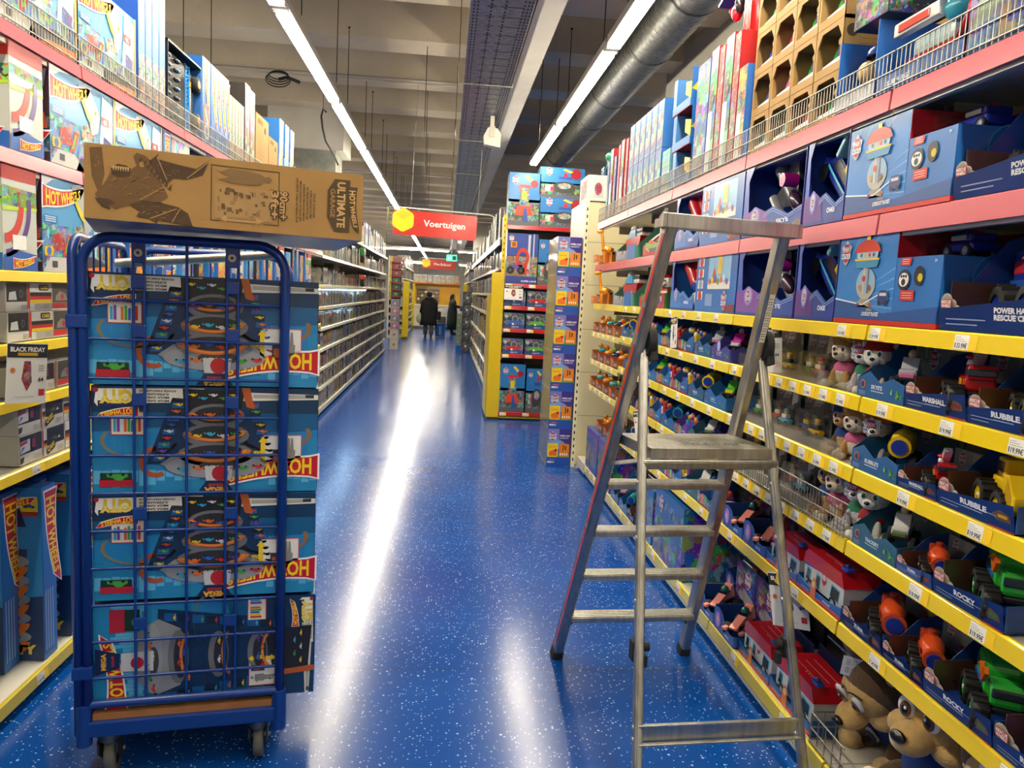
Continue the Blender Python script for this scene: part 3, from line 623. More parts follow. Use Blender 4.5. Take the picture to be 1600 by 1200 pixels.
# ------------------------------------------------------------------ printed toy garage boxes
def minicar(F,x,y,s,col,l=5):
    F.poly([(x-.5*s,y),(x+.5*s,y),(x+.48*s,y+.15*s),(x+.2*s,y+.2*s),(x+.05*s,y+.34*s),(x-.22*s,y+.34*s),(x-.38*s,y+.2*s),(x-.5*s,y+.17*s)],col,l)
    for d in (-.28,.3): F.circ(x+d*s,y+.02*s,.09*s,'#16161a',l+1,8)
CARC=['#d22f2a','#e9c51f','#2c63c8','#49a33a','#e06a1e','#d8dade','#7b3aa0','#2aa7c9']
def garage(F):
    W,H=F.W,F.H; k=min(W/.67,H/.34) if W>H else .80; R=random.Random(int(W*1000))
    F.rect(0,0,W,H,'#2488bd',1)
    pts=[(0,0),(W,0),(W,H*.42),(W*.6,H*.36),(W*.3,H*.46),(0,H*.40)]; F.poly(pts,'#0f5a8c',2); F.rect(0,0,W,H*.24,'#0b3558',3)
    for i in range(26):      # pale skyline
        x=W*i/26; h=H*(.04+.10*R.random()); F.rect(x,H*.80-h*.2,x+W/26*.9,H*.80+h,'#5fb9e6',2)
    for i in range(22):
        x=W*i/22; h=H*(.05+.22*R.random()); F.rect(x,H*.42,x+W/22*.85,H*.42+h,'#1f7fbe',3)
    F.ring(W*.2,H*.44,.10*k,.115*k,'#8a6a4a',4,20,200,ey=.5); F.ring(W*.80,H*.5,.10*k,.112*k,'#7a7a62',4,-30,170,ey=.5)
    F.ring(W*.73,H*.7,.035*k,.05*k,'#b4552a',4,-90,120)
    # white text strip
    F.poly([(W*.52,.004),(W*.98,.008*1),(W*.98,.055*k),(W*.52,.048*k)],'#efe9dd',4); F.poly([(0,.02*k),(W*.52,.012*k),(W*.52,.046*k),(0,.036*k)],'#e9e4d8',4)
    for i,t in enumerate(('MEGA GARAGE','MEGA GARAGE','SUPERGARAGE','POWER-PARKGARAGE')): F.text(t,W*.80-.012*0,.042*k-i*.0105*k+.000,.0065*k,'#1d1d1d',5,w=(.085+.02*(i>2))*k,align=1,bold=.03)
    for i in range(3): F.rect(W*.06,.022*k+i*.004*k,W*.30,.024*k+i*.004*k,'#8f8b80',5)
    F.rect(W*.02,.02*k,W*.06,.031*k,'#333',5)
    # CITY emblem and small flame
    x0=W-.118*k; F.poly([(x0,.012*k),(x0+.105*k,.012*k),(x0+.11*k,.05*k),(x0+.10*k,.064*k),(x0+.01*k,.064*k),(x0-.008*k,.045*k)],'#f4f1e6',5)
    F.rect(x0+.0*k,.045*k,x0+.10*k,.066*k,'#1b2a55',6); F.text('CITY',x0+.004*k,.013*k,.040*k,'#e9c21c',7,bold=.06,w=.092*k); F.text('CITY',x0+.004*k,.032*k,.020*k,'#f4df6a',8,bold=.05,w=.092*k)
    flame(F,x0-.01*k,.062*k,.105*k,8)
    # big flame logo
    flame(F,.006*k,H-.125*k,.275*k,6)
    # garage tower
    cx=W*.465; g=.001*k
    F.poly([(cx-.15*k,H*.27*1),(cx+.09*k,H*.10),(cx+.14*k,H*.10),(cx+.205*k,H*.72),(cx+.17*k,H*.74),(cx-.17*k,H*.74),(cx-.20*k,H*.70),(cx-.115*k,H*.10),(cx-.08*k,H*.10)][0:0] or [(cx-.12*k,H*.16),(cx+.13*k,H*.10),(cx+.205*k,H*.72),(cx-.19*k,H*.74)],'#0f2f55',4)
    for s in (-1,1):
        for i in range(9):
            t=i/9; yy=H*(.14+.56*t); xx=cx+s*(.112*k+.062*k*t)
            F.poly([(xx-.017*k,yy),(xx+.017*k,yy+.002*k),(xx+.019*k,yy+H*.055),(xx-.015*k,yy+H*.055)],'#0d2036' if i%2 else '#155a9c',5); minicar(F,xx,yy+.004*k,.026*k,CARC[(i*3+(s>0))%8],6)
    F.poly([(cx-.085*k,H*.03),(cx+.10*k,H*.015),(cx+.095*k,H*.24),(cx-.075*k,H*.20)],'#1c1a1c',6)
    for i in range(5): minicar(F,cx-.05*k+.03*k*i,H*(.06+.03*(i%2)),.026*k,CARC[(i*2+1)%8],7)
    F.poly([(cx-.10*k,.0),(cx-.075*k,.0),(cx-.09*k,H*.18),(cx-.115*k,H*.2)],'#b85a1e',8)
    for i,(yy,rw) in enumerate(((.27,.085),(.45,.10),(.63,.115))):
        F.circ(cx,H*yy,rw*k,'#6e7074',7+i,18,ry=.040*k); F.circ(cx,H*(yy-.01),rw*.8*k,'#2a292b',8+i,18,ry=.027*k)
        F.ring(cx+.006*k,H*(yy-.06),rw*.74*k,rw*.98*k,'#d9741f',9+i,18,172,ey=.42); F.ring(cx+.006*k,H*(yy-.06),rw*.82*k,rw*.86*k,'#f0a050',10+i,18,172,ey=.42)
        for j in range(4): minicar(F,cx-.06*k+.04*k*j,H*(yy-.03+.02*(j%2)),.034*k,CARC[(i*3+j*2)%8],10+i)
    F.poly([(cx-.155*k,H*.72),(cx-.12*k,H*.62),(cx+.12*k,H*.62),(cx+.165*k,H*.72),(cx+.10*k,H*.82),(cx-.08*k,H*.83)],'#8b8e93',8)
    F.circ(cx,H*.745,.15*k,'#96999e',9,20,ry=.038*k); F.circ(cx-.01*k,H*.74,.06*k,'#3a3b40',10,16,ry=.02*k)
    for j in range(6): minicar(F,cx-.125*k+.045*k*j,H*(.735+.012*(j%3)),.036*k,CARC[(j*3)%8],11)
    F.poly([(cx-.05*k,H*.74),(cx+.035*k,H*.74),(cx+.03*k,H*.88),(cx-.045*k,H*.88)],'#c7c9cc',12); F.circ(cx-.012*k,H*.81,.025*k,'#b51e22',13,12)
    F.poly([(cx-.055*k,H*.99),(cx+.055*k,H*.99),(cx+.03*k,H*.885),(cx-.03*k,H*.885)],'#12244f',12); F.text('MEGA',cx,H*.945,.017*k,'#f0b020',13,bold=.05,w=.07*k,align=.5); F.text('GARAGE',cx,H*.91,.009*k,'#c4361f',13,bold=.04,w=.045*k,align=.5)
    # size picture
    a,b=.052*k,H*.155/.34*.0+.155*k; F.rect(a-.003,b-.003,a+.118*k,b+.108*k,'#c0506a',5); F.rect(a,b,a+.115*k,b+.105*k,'#e9e6df',6)
    px,py=a+.033*k,b+.008*k; F.circ(px,py+.086*k,.007*k,'#8e8c86',7,10); F.poly([(px-.014*k,py+.076*k),(px+.014*k,py+.076*k),(px+.016*k,py+.04*k),(px+.011*k,py+.038*k),(px+.008*k,py),(px+.002*k,py),(px,py+.036*k),(px-.002*k,py),(px-.008*k,py),(px-.011*k,py+.038*k),(px-.016*k,py+.04*k)],'#8e8c86',7)
    F.rect(a+.062*k,b+.045*k,a+.088*k,b+.098*k,'#2d2f3a',7); F.rect(a+.066*k,b+.06*k,a+.084*k,b+.09*k,'#b5512a',8)
    ax=a+.118*k; F.poly([(ax,b+.11*k),(ax-.014*k,b+.093*k),(ax-.007*k,b+.093*k),(ax-.007*k,b+.02*k),(ax-.014*k,b+.02*k),(ax,b+.002*k),(ax+.014*k,b+.02*k),(ax+.007*k,b+.02*k),(ax+.007*k,b+.093*k),(ax+.014*k,b+.093*k)],'#f0cd1c',8)
    F.text('70cm',ax+.016*k,b+.05*k,.013*k,'#f0cd1c',9,bold=.05,align=.5)
    # small scene and strip
    a,b=W*.775,H*.23*1.0; F.rect(a,b,a+.098*k,b+.075*k,'#c02a3a',5); F.rect(a+.003,b+.003,a+.095*k,b+.072*k,'#e6dfcc',6)
    for j in range(8): F.rect(a+.012*k+.01*k*j,b+.02*k+.004*k*(j%3),a+.02*k+.01*k*j,b+.064*k,CARC[j]+'',7)
    F.rect(W-.115*k,H*.86,W-.02*k,H*.93,'#b71f2e',5); F.rect(W-.112*k,H*.80,W-.022*k,H*.865,'#12361f',5); minicar(F,W-.07*k,H*.81,.06*k,'#49a33a',6)
    F.circ(W-.012,.012,.008*k,'#b71f2e',6,10)
def cartonbox(W,D,H,col,front=None,left=None,right=None,top=None,mat='card'):
    m=MB(mat); m.box(0,W,0,D,0,H,col)
    if front: front(Face(m,(0,0,0),(1,0,0),(0,0,1),W,H))
    if left: left(Face(m,(0,D,0),(0,-1,0),(0,0,1),D,H))
    if right: right(Face(m,(W,0,0),(0,1,0),(0,0,1),D,H))
    if top: top(Face(m,(0,0,H),(1,0,0),(0,1,0),W,D))
    return m
def rot(F,r): return Face(F.mb,F.O,F.u,F.v,F.W,F.H,F.mat,r)
def garside(F):
    F.rect(0,0,F.W,F.H,'#c9c4b6',1); F.rect(0,F.H*.12,F.W,F.H,'#1c68ad',2)
kind('garagebox',[('carton',cartonbox(.67,.46,.340,'#14568f',lambda F:garage(rot(F,180)),None,lambda F:garside(rot(F,180))))])
kind('garagebox_side',[('carton',cartonbox(.678,.46,.345,'#14568f',lambda F:garage(rot(F,-90) if 0 else rot(F,-90)),None,garside))])
ca,sa=math.cos(CA),math.sin(CA)
def cg(x,y,z): return (-1.075+x*ca-y*sa, 2.4+x*sa+y*ca, z)
for i,(k,dx,z,lab) in enumerate((('garagebox_side',.012,.240,'toy garage box lying on its side, bottom of the stack in the roll cage'),('garagebox',.014,.600,'upside-down toy garage box in the roll cage, directly above the sideways one'),('garagebox',.016,.944,'upside-down toy garage box in the middle of the cage stack'),('garagebox',.010,1.289,'upside-down toy garage box, topmost of the stack inside the cage'))):
    put(k,'toy_garage_box',lab,'toy box',cg(dx,.02,z+.0),CA+(.004,-.01,.006,-.004)[i],'toy garage boxes in the roll cage')
# brown carton lying on top of the cage
def dragon(F):
    D1='#6b4d2b'; D2='#4b3620'
    F.poly([(.015,.185),(.05,.19),(.058,.12),(.05,.09),(.065,.06),(.04,.07),(.022,.11)],D1,1)
    F.poly([(.06,.10),(.075,.125),(.10,.14),(.125,.135),(.15,.15),(.14,.175),(.15,.185),(.175,.18),(.195,.165),(.20,.14),(.23,.10),(.245,.075),(.22,.06),(.18,.055),(.13,.045),(.09,.03),(.05,.045),(.03,.065),(.045,.08)],D1,2)
    F.poly([(.075,.135),(.095,.15),(.12,.148),(.135,.14),(.13,.12),(.10,.115),(.08,.12)],D2,3)
    F.poly([(.185,.165),(.215,.19),(.21,.175),(.28,.165),(.33,.16),(.37,.188),(.35,.145),(.30,.128),(.26,.128),(.24,.11),(.215,.13)],D2,2)
    F.poly([(.13,.045),(.16,.03),(.15,.015),(.19,.012),(.21,-.0),(.215,.01),(.32,.0),(.305,.035),(.275,.05),(.22,.058),(.17,.06)],D2,3)
    for (x0,y0,x1,y1) in ((.19,.012,.27,.045),(.255,.005,.28,.045),(.24,.12,.21,.18),(.30,.13,.37,.185),(.16,.06,.23,.1)): 
        d=Vector((x1-x0,y1-y0)).normalized()*.0015; F.poly([(x0-d.y,y0+d.x),(x0+d.y,y0-d.x),(x1+d.y,y1-d.x),(x1-d.y,y1+d.x)],'#a37d4c',4)
    F.circ(.165,.155,.008,'#a37d4c',4,8)
    Rr=random.Random(9)
    def inside(x,y): return (.05<x<.22 and .055<y<.135) or (.02<x<.045 and .11<y<.18) or (.2<x<.34 and .135<y<.16) or (.15<x<.27 and .01<y<.045)
    for i in range(260):
        x=.015+.33*Rr.random(); y=.01+.17*Rr.random()
        if not inside(x,y): continue
        a=(Rr.random()-.5)*1.2+(1.2 if x<.06 else .2); L_=.006+.014*Rr.random(); w_=.0006+.0009*Rr.random(); dx,dy=math.cos(a),math.sin(a)
        F.poly([(x,y),(x+dx*L_-dy*w_,y+dy*L_+dx*w_),(x+dx*L_*1.2,y+dy*L_*1.2),(x+dx*L_+dy*w_,y+dy*L_-dx*w_)],('#93703f','#3d2c18','#836238')[i%3],4)
    for i in range(9): F.poly([(.155+.011*i,.166-.0085*i),(.168+.011*i,.176-.008*i),(.163+.011*i,.160-.0085*i)],D2,4)
    for i in range(7): F.poly([(.08+.007*i,.143),(.083+.007*i,.130),(.087+.007*i,.143)],'#c29a62',5)
    F.poly([(.0,.02),(.02,.035),(.035,.02),(.06,.018),(.07,.035),(.05,.05),(.02,.045)][0:0] or [(.03,.055),(.05,.035),(.075,.028),(.07,.04),(.09,.045),(.07,.055)],D2,3)
def kraftprint(F):
    INK='#4d3b22'; dragon(F)
    x0,x1,y0,y1=.375,.595,.022,.178
    for a in ((x0,y0,x0+.003,y1),(x1-.0,y0,x1+.003,y1),(x0,y1-.003,x1+.003,y1),(x0,y0,x0+.03,y0+.003),(x1-.05,y0,x1,y0+.003)): F.rect(*a,INK,1)
    F.poly([(x0+.01,.165),(x0+.03,.16),(x0+.06,.172),(x0+.12,.17),(x0+.16,.165),(x0+.175,.158),(x0+.19,.160),(x0+.20,.152),(x0+.19,.143),(x0+.175,.145),(x0+.16,.135),(x0+.12,.130),(x0+.06,.132),(x0+.02,.138),(x0+.06,.148)],'#7c5f3a',2)
    F.poly([(x0+.015,.03),(x0+.20,.03),(x0+.205,.12),(x0+.01,.125)],'#a37f50',2)
    R=random.Random(5)
    for i in range(46):
        a=x0+.02+R.random()*.15; b=.035+R.random()*.075; F.rect(a,b,a+.004+.012*R.random(),b+.003+.01*R.random(),'#6b5230' if i%2 else '#8d6d42',3)
    F.poly([(x0+.03,.03),(x0+.05,.042),(x0+.05,.036),(x1-.075,.036),(x1-.075,.042),(x1-.05,.03),(x1-.075,.018),(x1-.075,.024),(x0+.05,.024),(x0+.05,.018)],'#b48c58',3)
    for i in range(18): F.rect(x0+.055+.0052*i,.030,x0+.057+.0052*i,.036,INK,4)
    F2=Face(F.mb,F.P(0,F.H,0),-F.v,F.u,F.H,F.W,F.mat); F2.ky=F.kx      # print turned a quarter clockwise
    for (t,yy) in (('90cm+',.600),('3ft+',.570)):
        F2.text(t,.072,yy-.002,.030,INK,4,bold=.10,w=.085); F2.text(t,.0735,yy,.026,'#b48c58',5,bold=.03,w=.082)
    for i in range(6):
        F2.text(['ON PISTE CARS INTERACTIVE','MEGA DRAGON ATTACK SET','GARAGE DRAGON MAXI','EN VEHICULES POUR LES','SUPER GARAGE ULTIME','POUR GARAGE'][i],.03+.008*i,.655+.012*i,.0065,INK,3,bold=.02,w=.13-.012*i)
    F2.poly([(.055,.765),(.02,.79),(.02,.845),(.175,.845),(.175,.79),(.135,.765)],INK,3)
    F2.text('ULTIMATE',.028,.800,.028,'#c69f66',4,bold=.03,w=.135); F2.text('GARAGE',.05,.775,.017,'#a17c4a',4,bold=.02,w=.085)
    flame(F2,.045,.835,.118,4,red=INK,bd=INK,tx='#c69f66')
m=MB('kraft'); W_,D_,H_=.745,.385,.197; m.box(0,W_,0,D_,0,H_,'#a17a44')
FK=Face(m,(0,0,0),(1,0,0),(0,0,1),W_/.835,H_,'kraft'); FK.kx=.835; kraftprint(FK)
# scale the print to the carton
F=Face(m,(0,0,H_),(1,0,0),(0,1,0),W_,D_,'kraft'); F.rect(0,D_*.47,W_,D_*.53,'#b8945f',1)
F=Face(m,(0,D_,0),(1,0,0),(0,-1,0),W_,D_,'card'); F.rect(0,0,W_,D_,'#7a7f9a',1); F.poly([(.25,0),(.5,0),(.45,D_),(.2,D_)],'#3d4c86',2); F.rect(.05,.05,.2,.1,'#a8a294',2)
o=tag(mobj('cardboard_box',m.mesh('cardboard_box')),'long brown cardboard box with a dragon print lying across the roll cage top','box')
o.location=(-.965,2.17,1.768); o.rotation_euler=Euler((math.radians(-2.6),math.radians(.5),math.radians(19.5)),'XYZ')
# ================================================================== HANGING SIGNS
def sign(txt,W,H):
    p=MB('plastic'); F=Face(p,(0,-.004,0),(1,0,0),(0,0,1),W,H); 
    pts=[]; r=.03
    for cx_,cy,a in ((W-r,r,-90),(W-r,H-r,0),(r,H-r,90),(r,r,180)):
        for k in range(5): t=math.radians(a+k*22.5); pts.append((cx_+r*math.cos(t),cy+r*math.sin(t)))
    p.prism(pts,-.004,.004,'#c4281b'); F.text(txt,W*.36,H*.42,H*.26,'#f3efe6',2,bold=.02,w=W*.50)
    c=MB('plastic'); cx_,cy,s=W*.115,H*.60,H*.50
    hx=[(cx_+s*math.cos(math.radians(30+60*k)),cy+s*math.sin(math.radians(30+60*k))) for k in range(6)]
    def rnd_hex(rr): 
        out=[]
        for k in range(6):
            a=Vector(hx[k]); pr=Vector(hx[k-1]); nx=Vector(hx[(k+1)%6]); out+= [tuple(a+(pr-a)*.14),tuple(a+((pr+nx)/2-a)*.12),tuple(a+(nx-a)*.14)]
        return out
    c.prism(rnd_hex(0),-.012,-.005,'#f4cf12'); G=Face(c,(0,-.012,0),(1,0,0),(0,0,1)); g=.82
    def q(a,b): return (cx_+(a-cx_)*g,cy+(b-cy)*g)
    G.poly([(cx_,cy),q(*hx[0]),q(*hx[1]),q(*hx[2])],'#f2b90c',1); G.poly([(cx_,cy),q(*hx[2]),q(*hx[3]),q(*hx[4])],'#f7d410',1); G.poly([(cx_,cy),q(*hx[4]),q(*hx[5]),q(*hx[0])],'#e8d80f',1)
    h=MB('powder'); h.tube([(-.02,.004,H+.03),(W*1.15,.004,H+.03),(W*1.2,.004,H+.01),(W*1.2,.004,-.0)],.008,8,'#d8d3c6'); h.tube([(-.02,.004,H+.03),(-.07,.004,H+.02),(-.07,.004,-.12)],.007,8,'#8f9a62')
    for x in (W*.3,W*.85): h.cyl((x,.004,H),(x,.004,H+.03),.004,n=6,col='#d8d3c6'); 
    for x in (W*.2,W*1.0): h.cyl((x,.004,H+.03),(x,.004,4.25-2.28),.0025,n=5,col='#8a867c')
    return [('board',p),('cube_emblem',c),('hanger',h)]
thing('aisle_sign','red hanging aisle sign reading Voertuigen with a yellow cube emblem','sign',sign('Voertuigen',1.06,.31),(-.705,10.0,2.315),0,rot=(0,math.radians(1.5),math.radians(2)))
thing('aisle_sign','smaller distant red hanging sign reading Pre-School behind the green exit sign','sign',sign('Pre-School',.93,.27),(-.70,22,2.24),0,rot=(0,math.radians(1),0))
m=MB('exit'); m.box(-.14,.14,-.02,.02,-.085,.085,'#fff'); F=Face(m,(-.14,-.02,-.085),(1,0,0),(0,0,1),.28,.17,'paper'); 
F.poly([(.16,.03),(.26,.03),(.26,.14),(.16,.14)],'#0c7a5a',1); F.poly([(.03,.075),(.08,.12),(.08,.09),(.14,.09),(.14,.06),(.08,.06),(.08,.03)],'#e8fff6',1); F.circ(.115,.125,.014,'#e8fff6',1)
m.cyl((0,0,.085),(0,0,1.75),.008,n=6,col='#d8d3c6',mat='powder')
tag(mobj('exit_sign',m.mesh('exit_sign')),'green illuminated emergency exit sign hanging in front of the distant red sign','sign').location=(.115,21,2.53)
# ================================================================== TOY KINDS FOR THE RIGHT-HAND SHELVES
def wheel(mb,c,r,w,tyre='#17171a',hub='#d02a2a',ax='Y',tread=True,n=16):
    x,y,z=c; mb.lathe(c,[(r*.62,-w/2),(r*.95,-w/2),(r,-w*.3),(r,w*.3),(r*.95,w/2),(r*.62,w/2)],n,tyre,'rubber',axis=ax)
    if tread:
        for k in range(12):
            a=2*PI*k/12; q=(math.cos(a)*r*1.0,math.sin(a)*r*1.0)
            p={'Y':(x+q[0],y,z+q[1]),'X':(x,y+q[0],z+q[1])}[ax]; s=r*.09; hw=w*.45
            if ax=='Y': mb.box(p[0]-s,p[0]+s,y-hw,y+hw,p[2]-s,p[2]+s,tyre,'rubber')
            else: mb.box(x-hw,x+hw,p[1]-s,p[1]+s,p[2]-s,p[2]+s,tyre,'rubber')
    for s in (-1,1):
        mb.lathe(c,[(0,s*w*.42),(r*.2,s*w*.44),(r*.5,s*w*.36),(r*.64,s*w*.42)],n,hub,'plastic',axis=ax)
        mb.lathe(c,[(0,s*w*.5),(r*.14,s*w*.5),(r*.16,s*w*.4)],8,'#d9d9d4','plastic',axis=ax)
def spin(mb,i0,ang,c,tilt=0):      # turn everything added since vertex i0 about a vertical axis
    q=Matrix.Rotation(ang,4,'Z')@Matrix.Rotation(tilt,4,'X'); c=Vector(c)
    for k in range(i0,len(mb.v)): mb.v[k]=tuple(q@(Vector(mb.v[k])-c)+c)
def truckbody(kind_,col,dk):
    m=MB('plastic')
    m.bbox(-.075,.075,-.03,.03,.035,.05,'#2b2b30',.004)
    if kind_=='dozer':
        m.bbox(-.07,.03,-.032,.032,.05,.075,col,.006); m.bbox(-.06,-.01,-.028,.028,.075,.115,col,.006); m.bbox(-.055,-.02,-.03,.03,.085,.108,'#26221e',.003)
        m.prism([(.05,.03),(.115,.025),(.12,.06),(.085,.10),(.06,.095)],-.052,.052,col); m.prism([(.062,.036),(.108,.034),(.11,.058),(.08,.092)],-.053,-.0525,dk)
        for s in (-.03,.03): m.cyl((0,s,.085),(.06,s,.06),.006,n=8,col=dk)
        m.cyl((-.055,.01,.11),(-.055,.01,.135),.008,n=8,col=col)
    elif kind_=='fire':
        m.bbox(-.07,.06,-.03,.03,.05,.08,col,.006); m.bbox(.015,.07,-.028,.028,.075,.108,col,.008); m.bbox(.03,.072,-.029,.029,.083,.10,'#26303c',.003)
        m.prism([(-.07,.09),(-.06,.105),(.0,.145),(.03,.16),(.05,.15),(.02,.125),(-.05,.085)],-.012,.012,'#e4e4e2'); m.bbox(-.02,.01,-.034,-.03,.058,.074,'#f0b41c',.002)
        m.ell((-.02,-.01,.105),(.014,.012,.016),'#f0f0ee'); m.ell((-.02,-.01,.122),(.018,.016,.008),'#c81e26')
    elif kind_=='sub':
        m.ell((0,0,.08),(.085,.038,.038),col,18,12); m.bbox(-.07,.04,-.034,.034,.045,.07,col,.008); m.cyl((.055,-.0,.07),(.085,-.0,.07),.034,n=18,col=col); m.cyl((.084,0,.07),(.092,0,.07),.024,n=16,col='#2038a0')
        m.cyl((-.03,0,.115),(-.03,0,.13),.014,n=12,col=dk); m.box(-.03,.04,-.039,-.036,.07,.085,dk); m.bbox(-.09,-.06,-.03,.03,.06,.11,dk,.006)
    elif kind_=='recycle':
        m.bbox(-.085,.02,-.036,.036,.05,.118,col,.012); m.bbox(.02,.075,-.032,.032,.05,.098,col,.010); m.bbox(.04,.078,-.03,.03,.07,.09,'#22302a',.004)
        m.prism([(-.02,.10),(.01,.118),(.03,.10),(.055,.125),(.07,.115),(.045,.088),(.03,.09),(.008,.108)],-.046,-.038,'#e8701c'); m.box(-.08,.0,-.038,-.036,.062,.072,'#2a60c0'); m.bbox(-.075,-.03,-.037,.037,.08,.10,dk,.003)
    elif kind_=='buggy':
        m.bbox(-.06,.06,-.026,.026,.045,.07,col,.006); m.prism([(-.05,.07),(.03,.07),(.0,.105),(-.03,.105)],-.024,.024,col); m.bbox(-.03,.0,-.025,.025,.08,.1,'#2c2c34',.002)
        m.prism([(.03,.07),(.075,.055),(.075,.045),(.03,.045)],-.02,.02,dk); m.ell((-.015,0,.115),(.013,.013,.016),'#d9b58c')
    return m
def jag(W,h,R,n=9): return [(W*i/n,h*(.75+.5*R.random())) for i in range(n+1)]
def wheelbox(key,txt,kind_,col,dk,hub,W=.262,D=.24,H=.178,fr=.068,spinang=-.5,vs=1.18,tyre='#17171a',ck=.56):
    R=random.Random(len(PROTO)); c=MB('card'); B='#1f4a9c'
    c.box(0,W,0,D,0,.003,B); c.add([(0,0,0),(W,0,0),(W,-.012,fr),(0,-.0066,fr*.55)],[(0,1,2,3),(3,2,1,0)],B)
    c.prism([(0,0),(D,0),(D,H),(D*.55,H*.85),(.02,fr*.6)],0,.002,'#24509e',plane='YZ'); c.prism([(0,0),(D,0),(D,H*.42),(.0,fr*.98)],W-.002,W,'#24509e',plane='YZ')
    c.box(.002,.004,.02,D,.003,fr*1.3,'#6e4a38'); c.box(0,W,D-.002,D,0,H,'#3a3a46')
    F=Face(c,(0,0,0),(1,0,0),(0,-.012,fr),W,fr)
    for li,tx_ in enumerate(txt.split('|')): F.text(tx_,W*(.34 if '|' not in txt else .42),fr*((.42 if '|' not in txt else .50)-.17*li),fr*(.20 if '|' not in txt else .13),'#f4f6fb',3,bold=.05,w=min(W*.36,len(tx_)*(.016 if '|' not in txt else .0115)))
    for i,(a,b) in enumerate(((.06,.30),(.06,.36),(.5,.8))): F.rect(W*a,fr*(.16+.13*i-.0),W*b,fr*(.19+.13*i),'#9db0d8',2)
    F.rect(W*.36,fr*.30,W*.62,fr*.335,'#b9c6e4',2) if '|' not in txt else None
    F.poly([(W*.74,fr*.5),(W*.80,fr*.30),(W*.97,fr*.36),(W*.95,fr*.6),(W*.84,fr*.72)],'#6b4b33',2); F.rect(W*.82,fr*.45,W*.93,fr*.56,dk,3)
    G=Face(c,(.006,.03,fr*.1),(0,1,0),(0,0,1)) 
    F.rect(W*.70,0,W,fr*.06,'#c22a22',2)
    # print on the backing card: meadow scene and rescue shield
    K=Face(c,(0,D-.0025,0),(1,0,0),(0,0,1),W,H)
    K.rect(.005,.005,W-.005,H-.004,'#8f9698',1); K.rect(W*.45,H*.45,W*.95,H*.96,'#a6a9a4',2); K.rect(W*.5,H*.3,W*.95,H*.52,'#567a35',3); badge(K,W*.22,H*.78,.05,3)
    K.rect(W*.1,H*.05,W*.9,H*.35,'#4a3f38',2)
    for i in range(5): K.circ(W*(.5+.1*i),H*(.55+.06*(i%2)),.012,CARC[i],4,8)
    # rocks with RESCUE WHEELS written on them, left front corner
    rk=MB('paper')
    for (x,z,r) in ((.018,fr*.75,.022),(.04,fr*.62,.02),(.062,fr*.5,.016)): rk.ell((x,.0,z),(r*1.1,.004,r),'#6f6862',10,6)
    Fr=Face(rk,(.004,-.0075,fr*.5),(1,0,.0),(0,0,1)); Fr.rect(.004,.008,.045,.03,'#a83236',0); Fr.text('RESCUE',.006,.020,.008,'#f0e9e2',1,w=.036); Fr.text('WHEELS',.006,.010,.008,'#f0e9e2',1,w=.036)
    t=truckbody(kind_,col,dk); q=Matrix.Rotation(spinang,4,'Z')@Matrix.Scale(vs,4); cx,cy=W*ck,(D*.42 if vs<1.5 else D*.60)
    for i,p in enumerate(t.v): t.v[i]=tuple(q@Vector(p)+Vector((cx,cy,.012)))
    subs=[]
    for sx in (-1,1):
        for sy in (-1,1):
            w=MB('rubber'); wheel(w,(sx*.056,sy*.046,.034),.034,.034,hub=hub,tyre=tyre)
            for i,p in enumerate(w.v): w.v[i]=tuple(q@Vector(p)+Vector((cx,cy,.003)))
            subs.append(('wheel',w))
    kind(key,[('carton',c,[('rock_cutout',rk)]),('toy_truck',t,subs)])
wheelbox('w_yellow','RUBBLE','dozer','#f2c40c','#c79c08','#f2c40c')
wheelbox('w_yellow2','RUBBLE','dozer','#f6ca10','#d0a50a','#f2c40c',W=.28,spinang=-.35)
wheelbox('w_red','MARSHALL','fire','#c3161f','#8f1118','#d3202a')
wheelbox('w_orange','ZUMA','sub','#e2521a','#b23c12','#e8601c')
wheelbox('w_green','ROCKY','recycle','#2fae35','#1e7d25','#3fd04a')
wheelbox('w_purple','ROCKY','buggy','#7b3fc4','#a94fd0','#8a46d8')
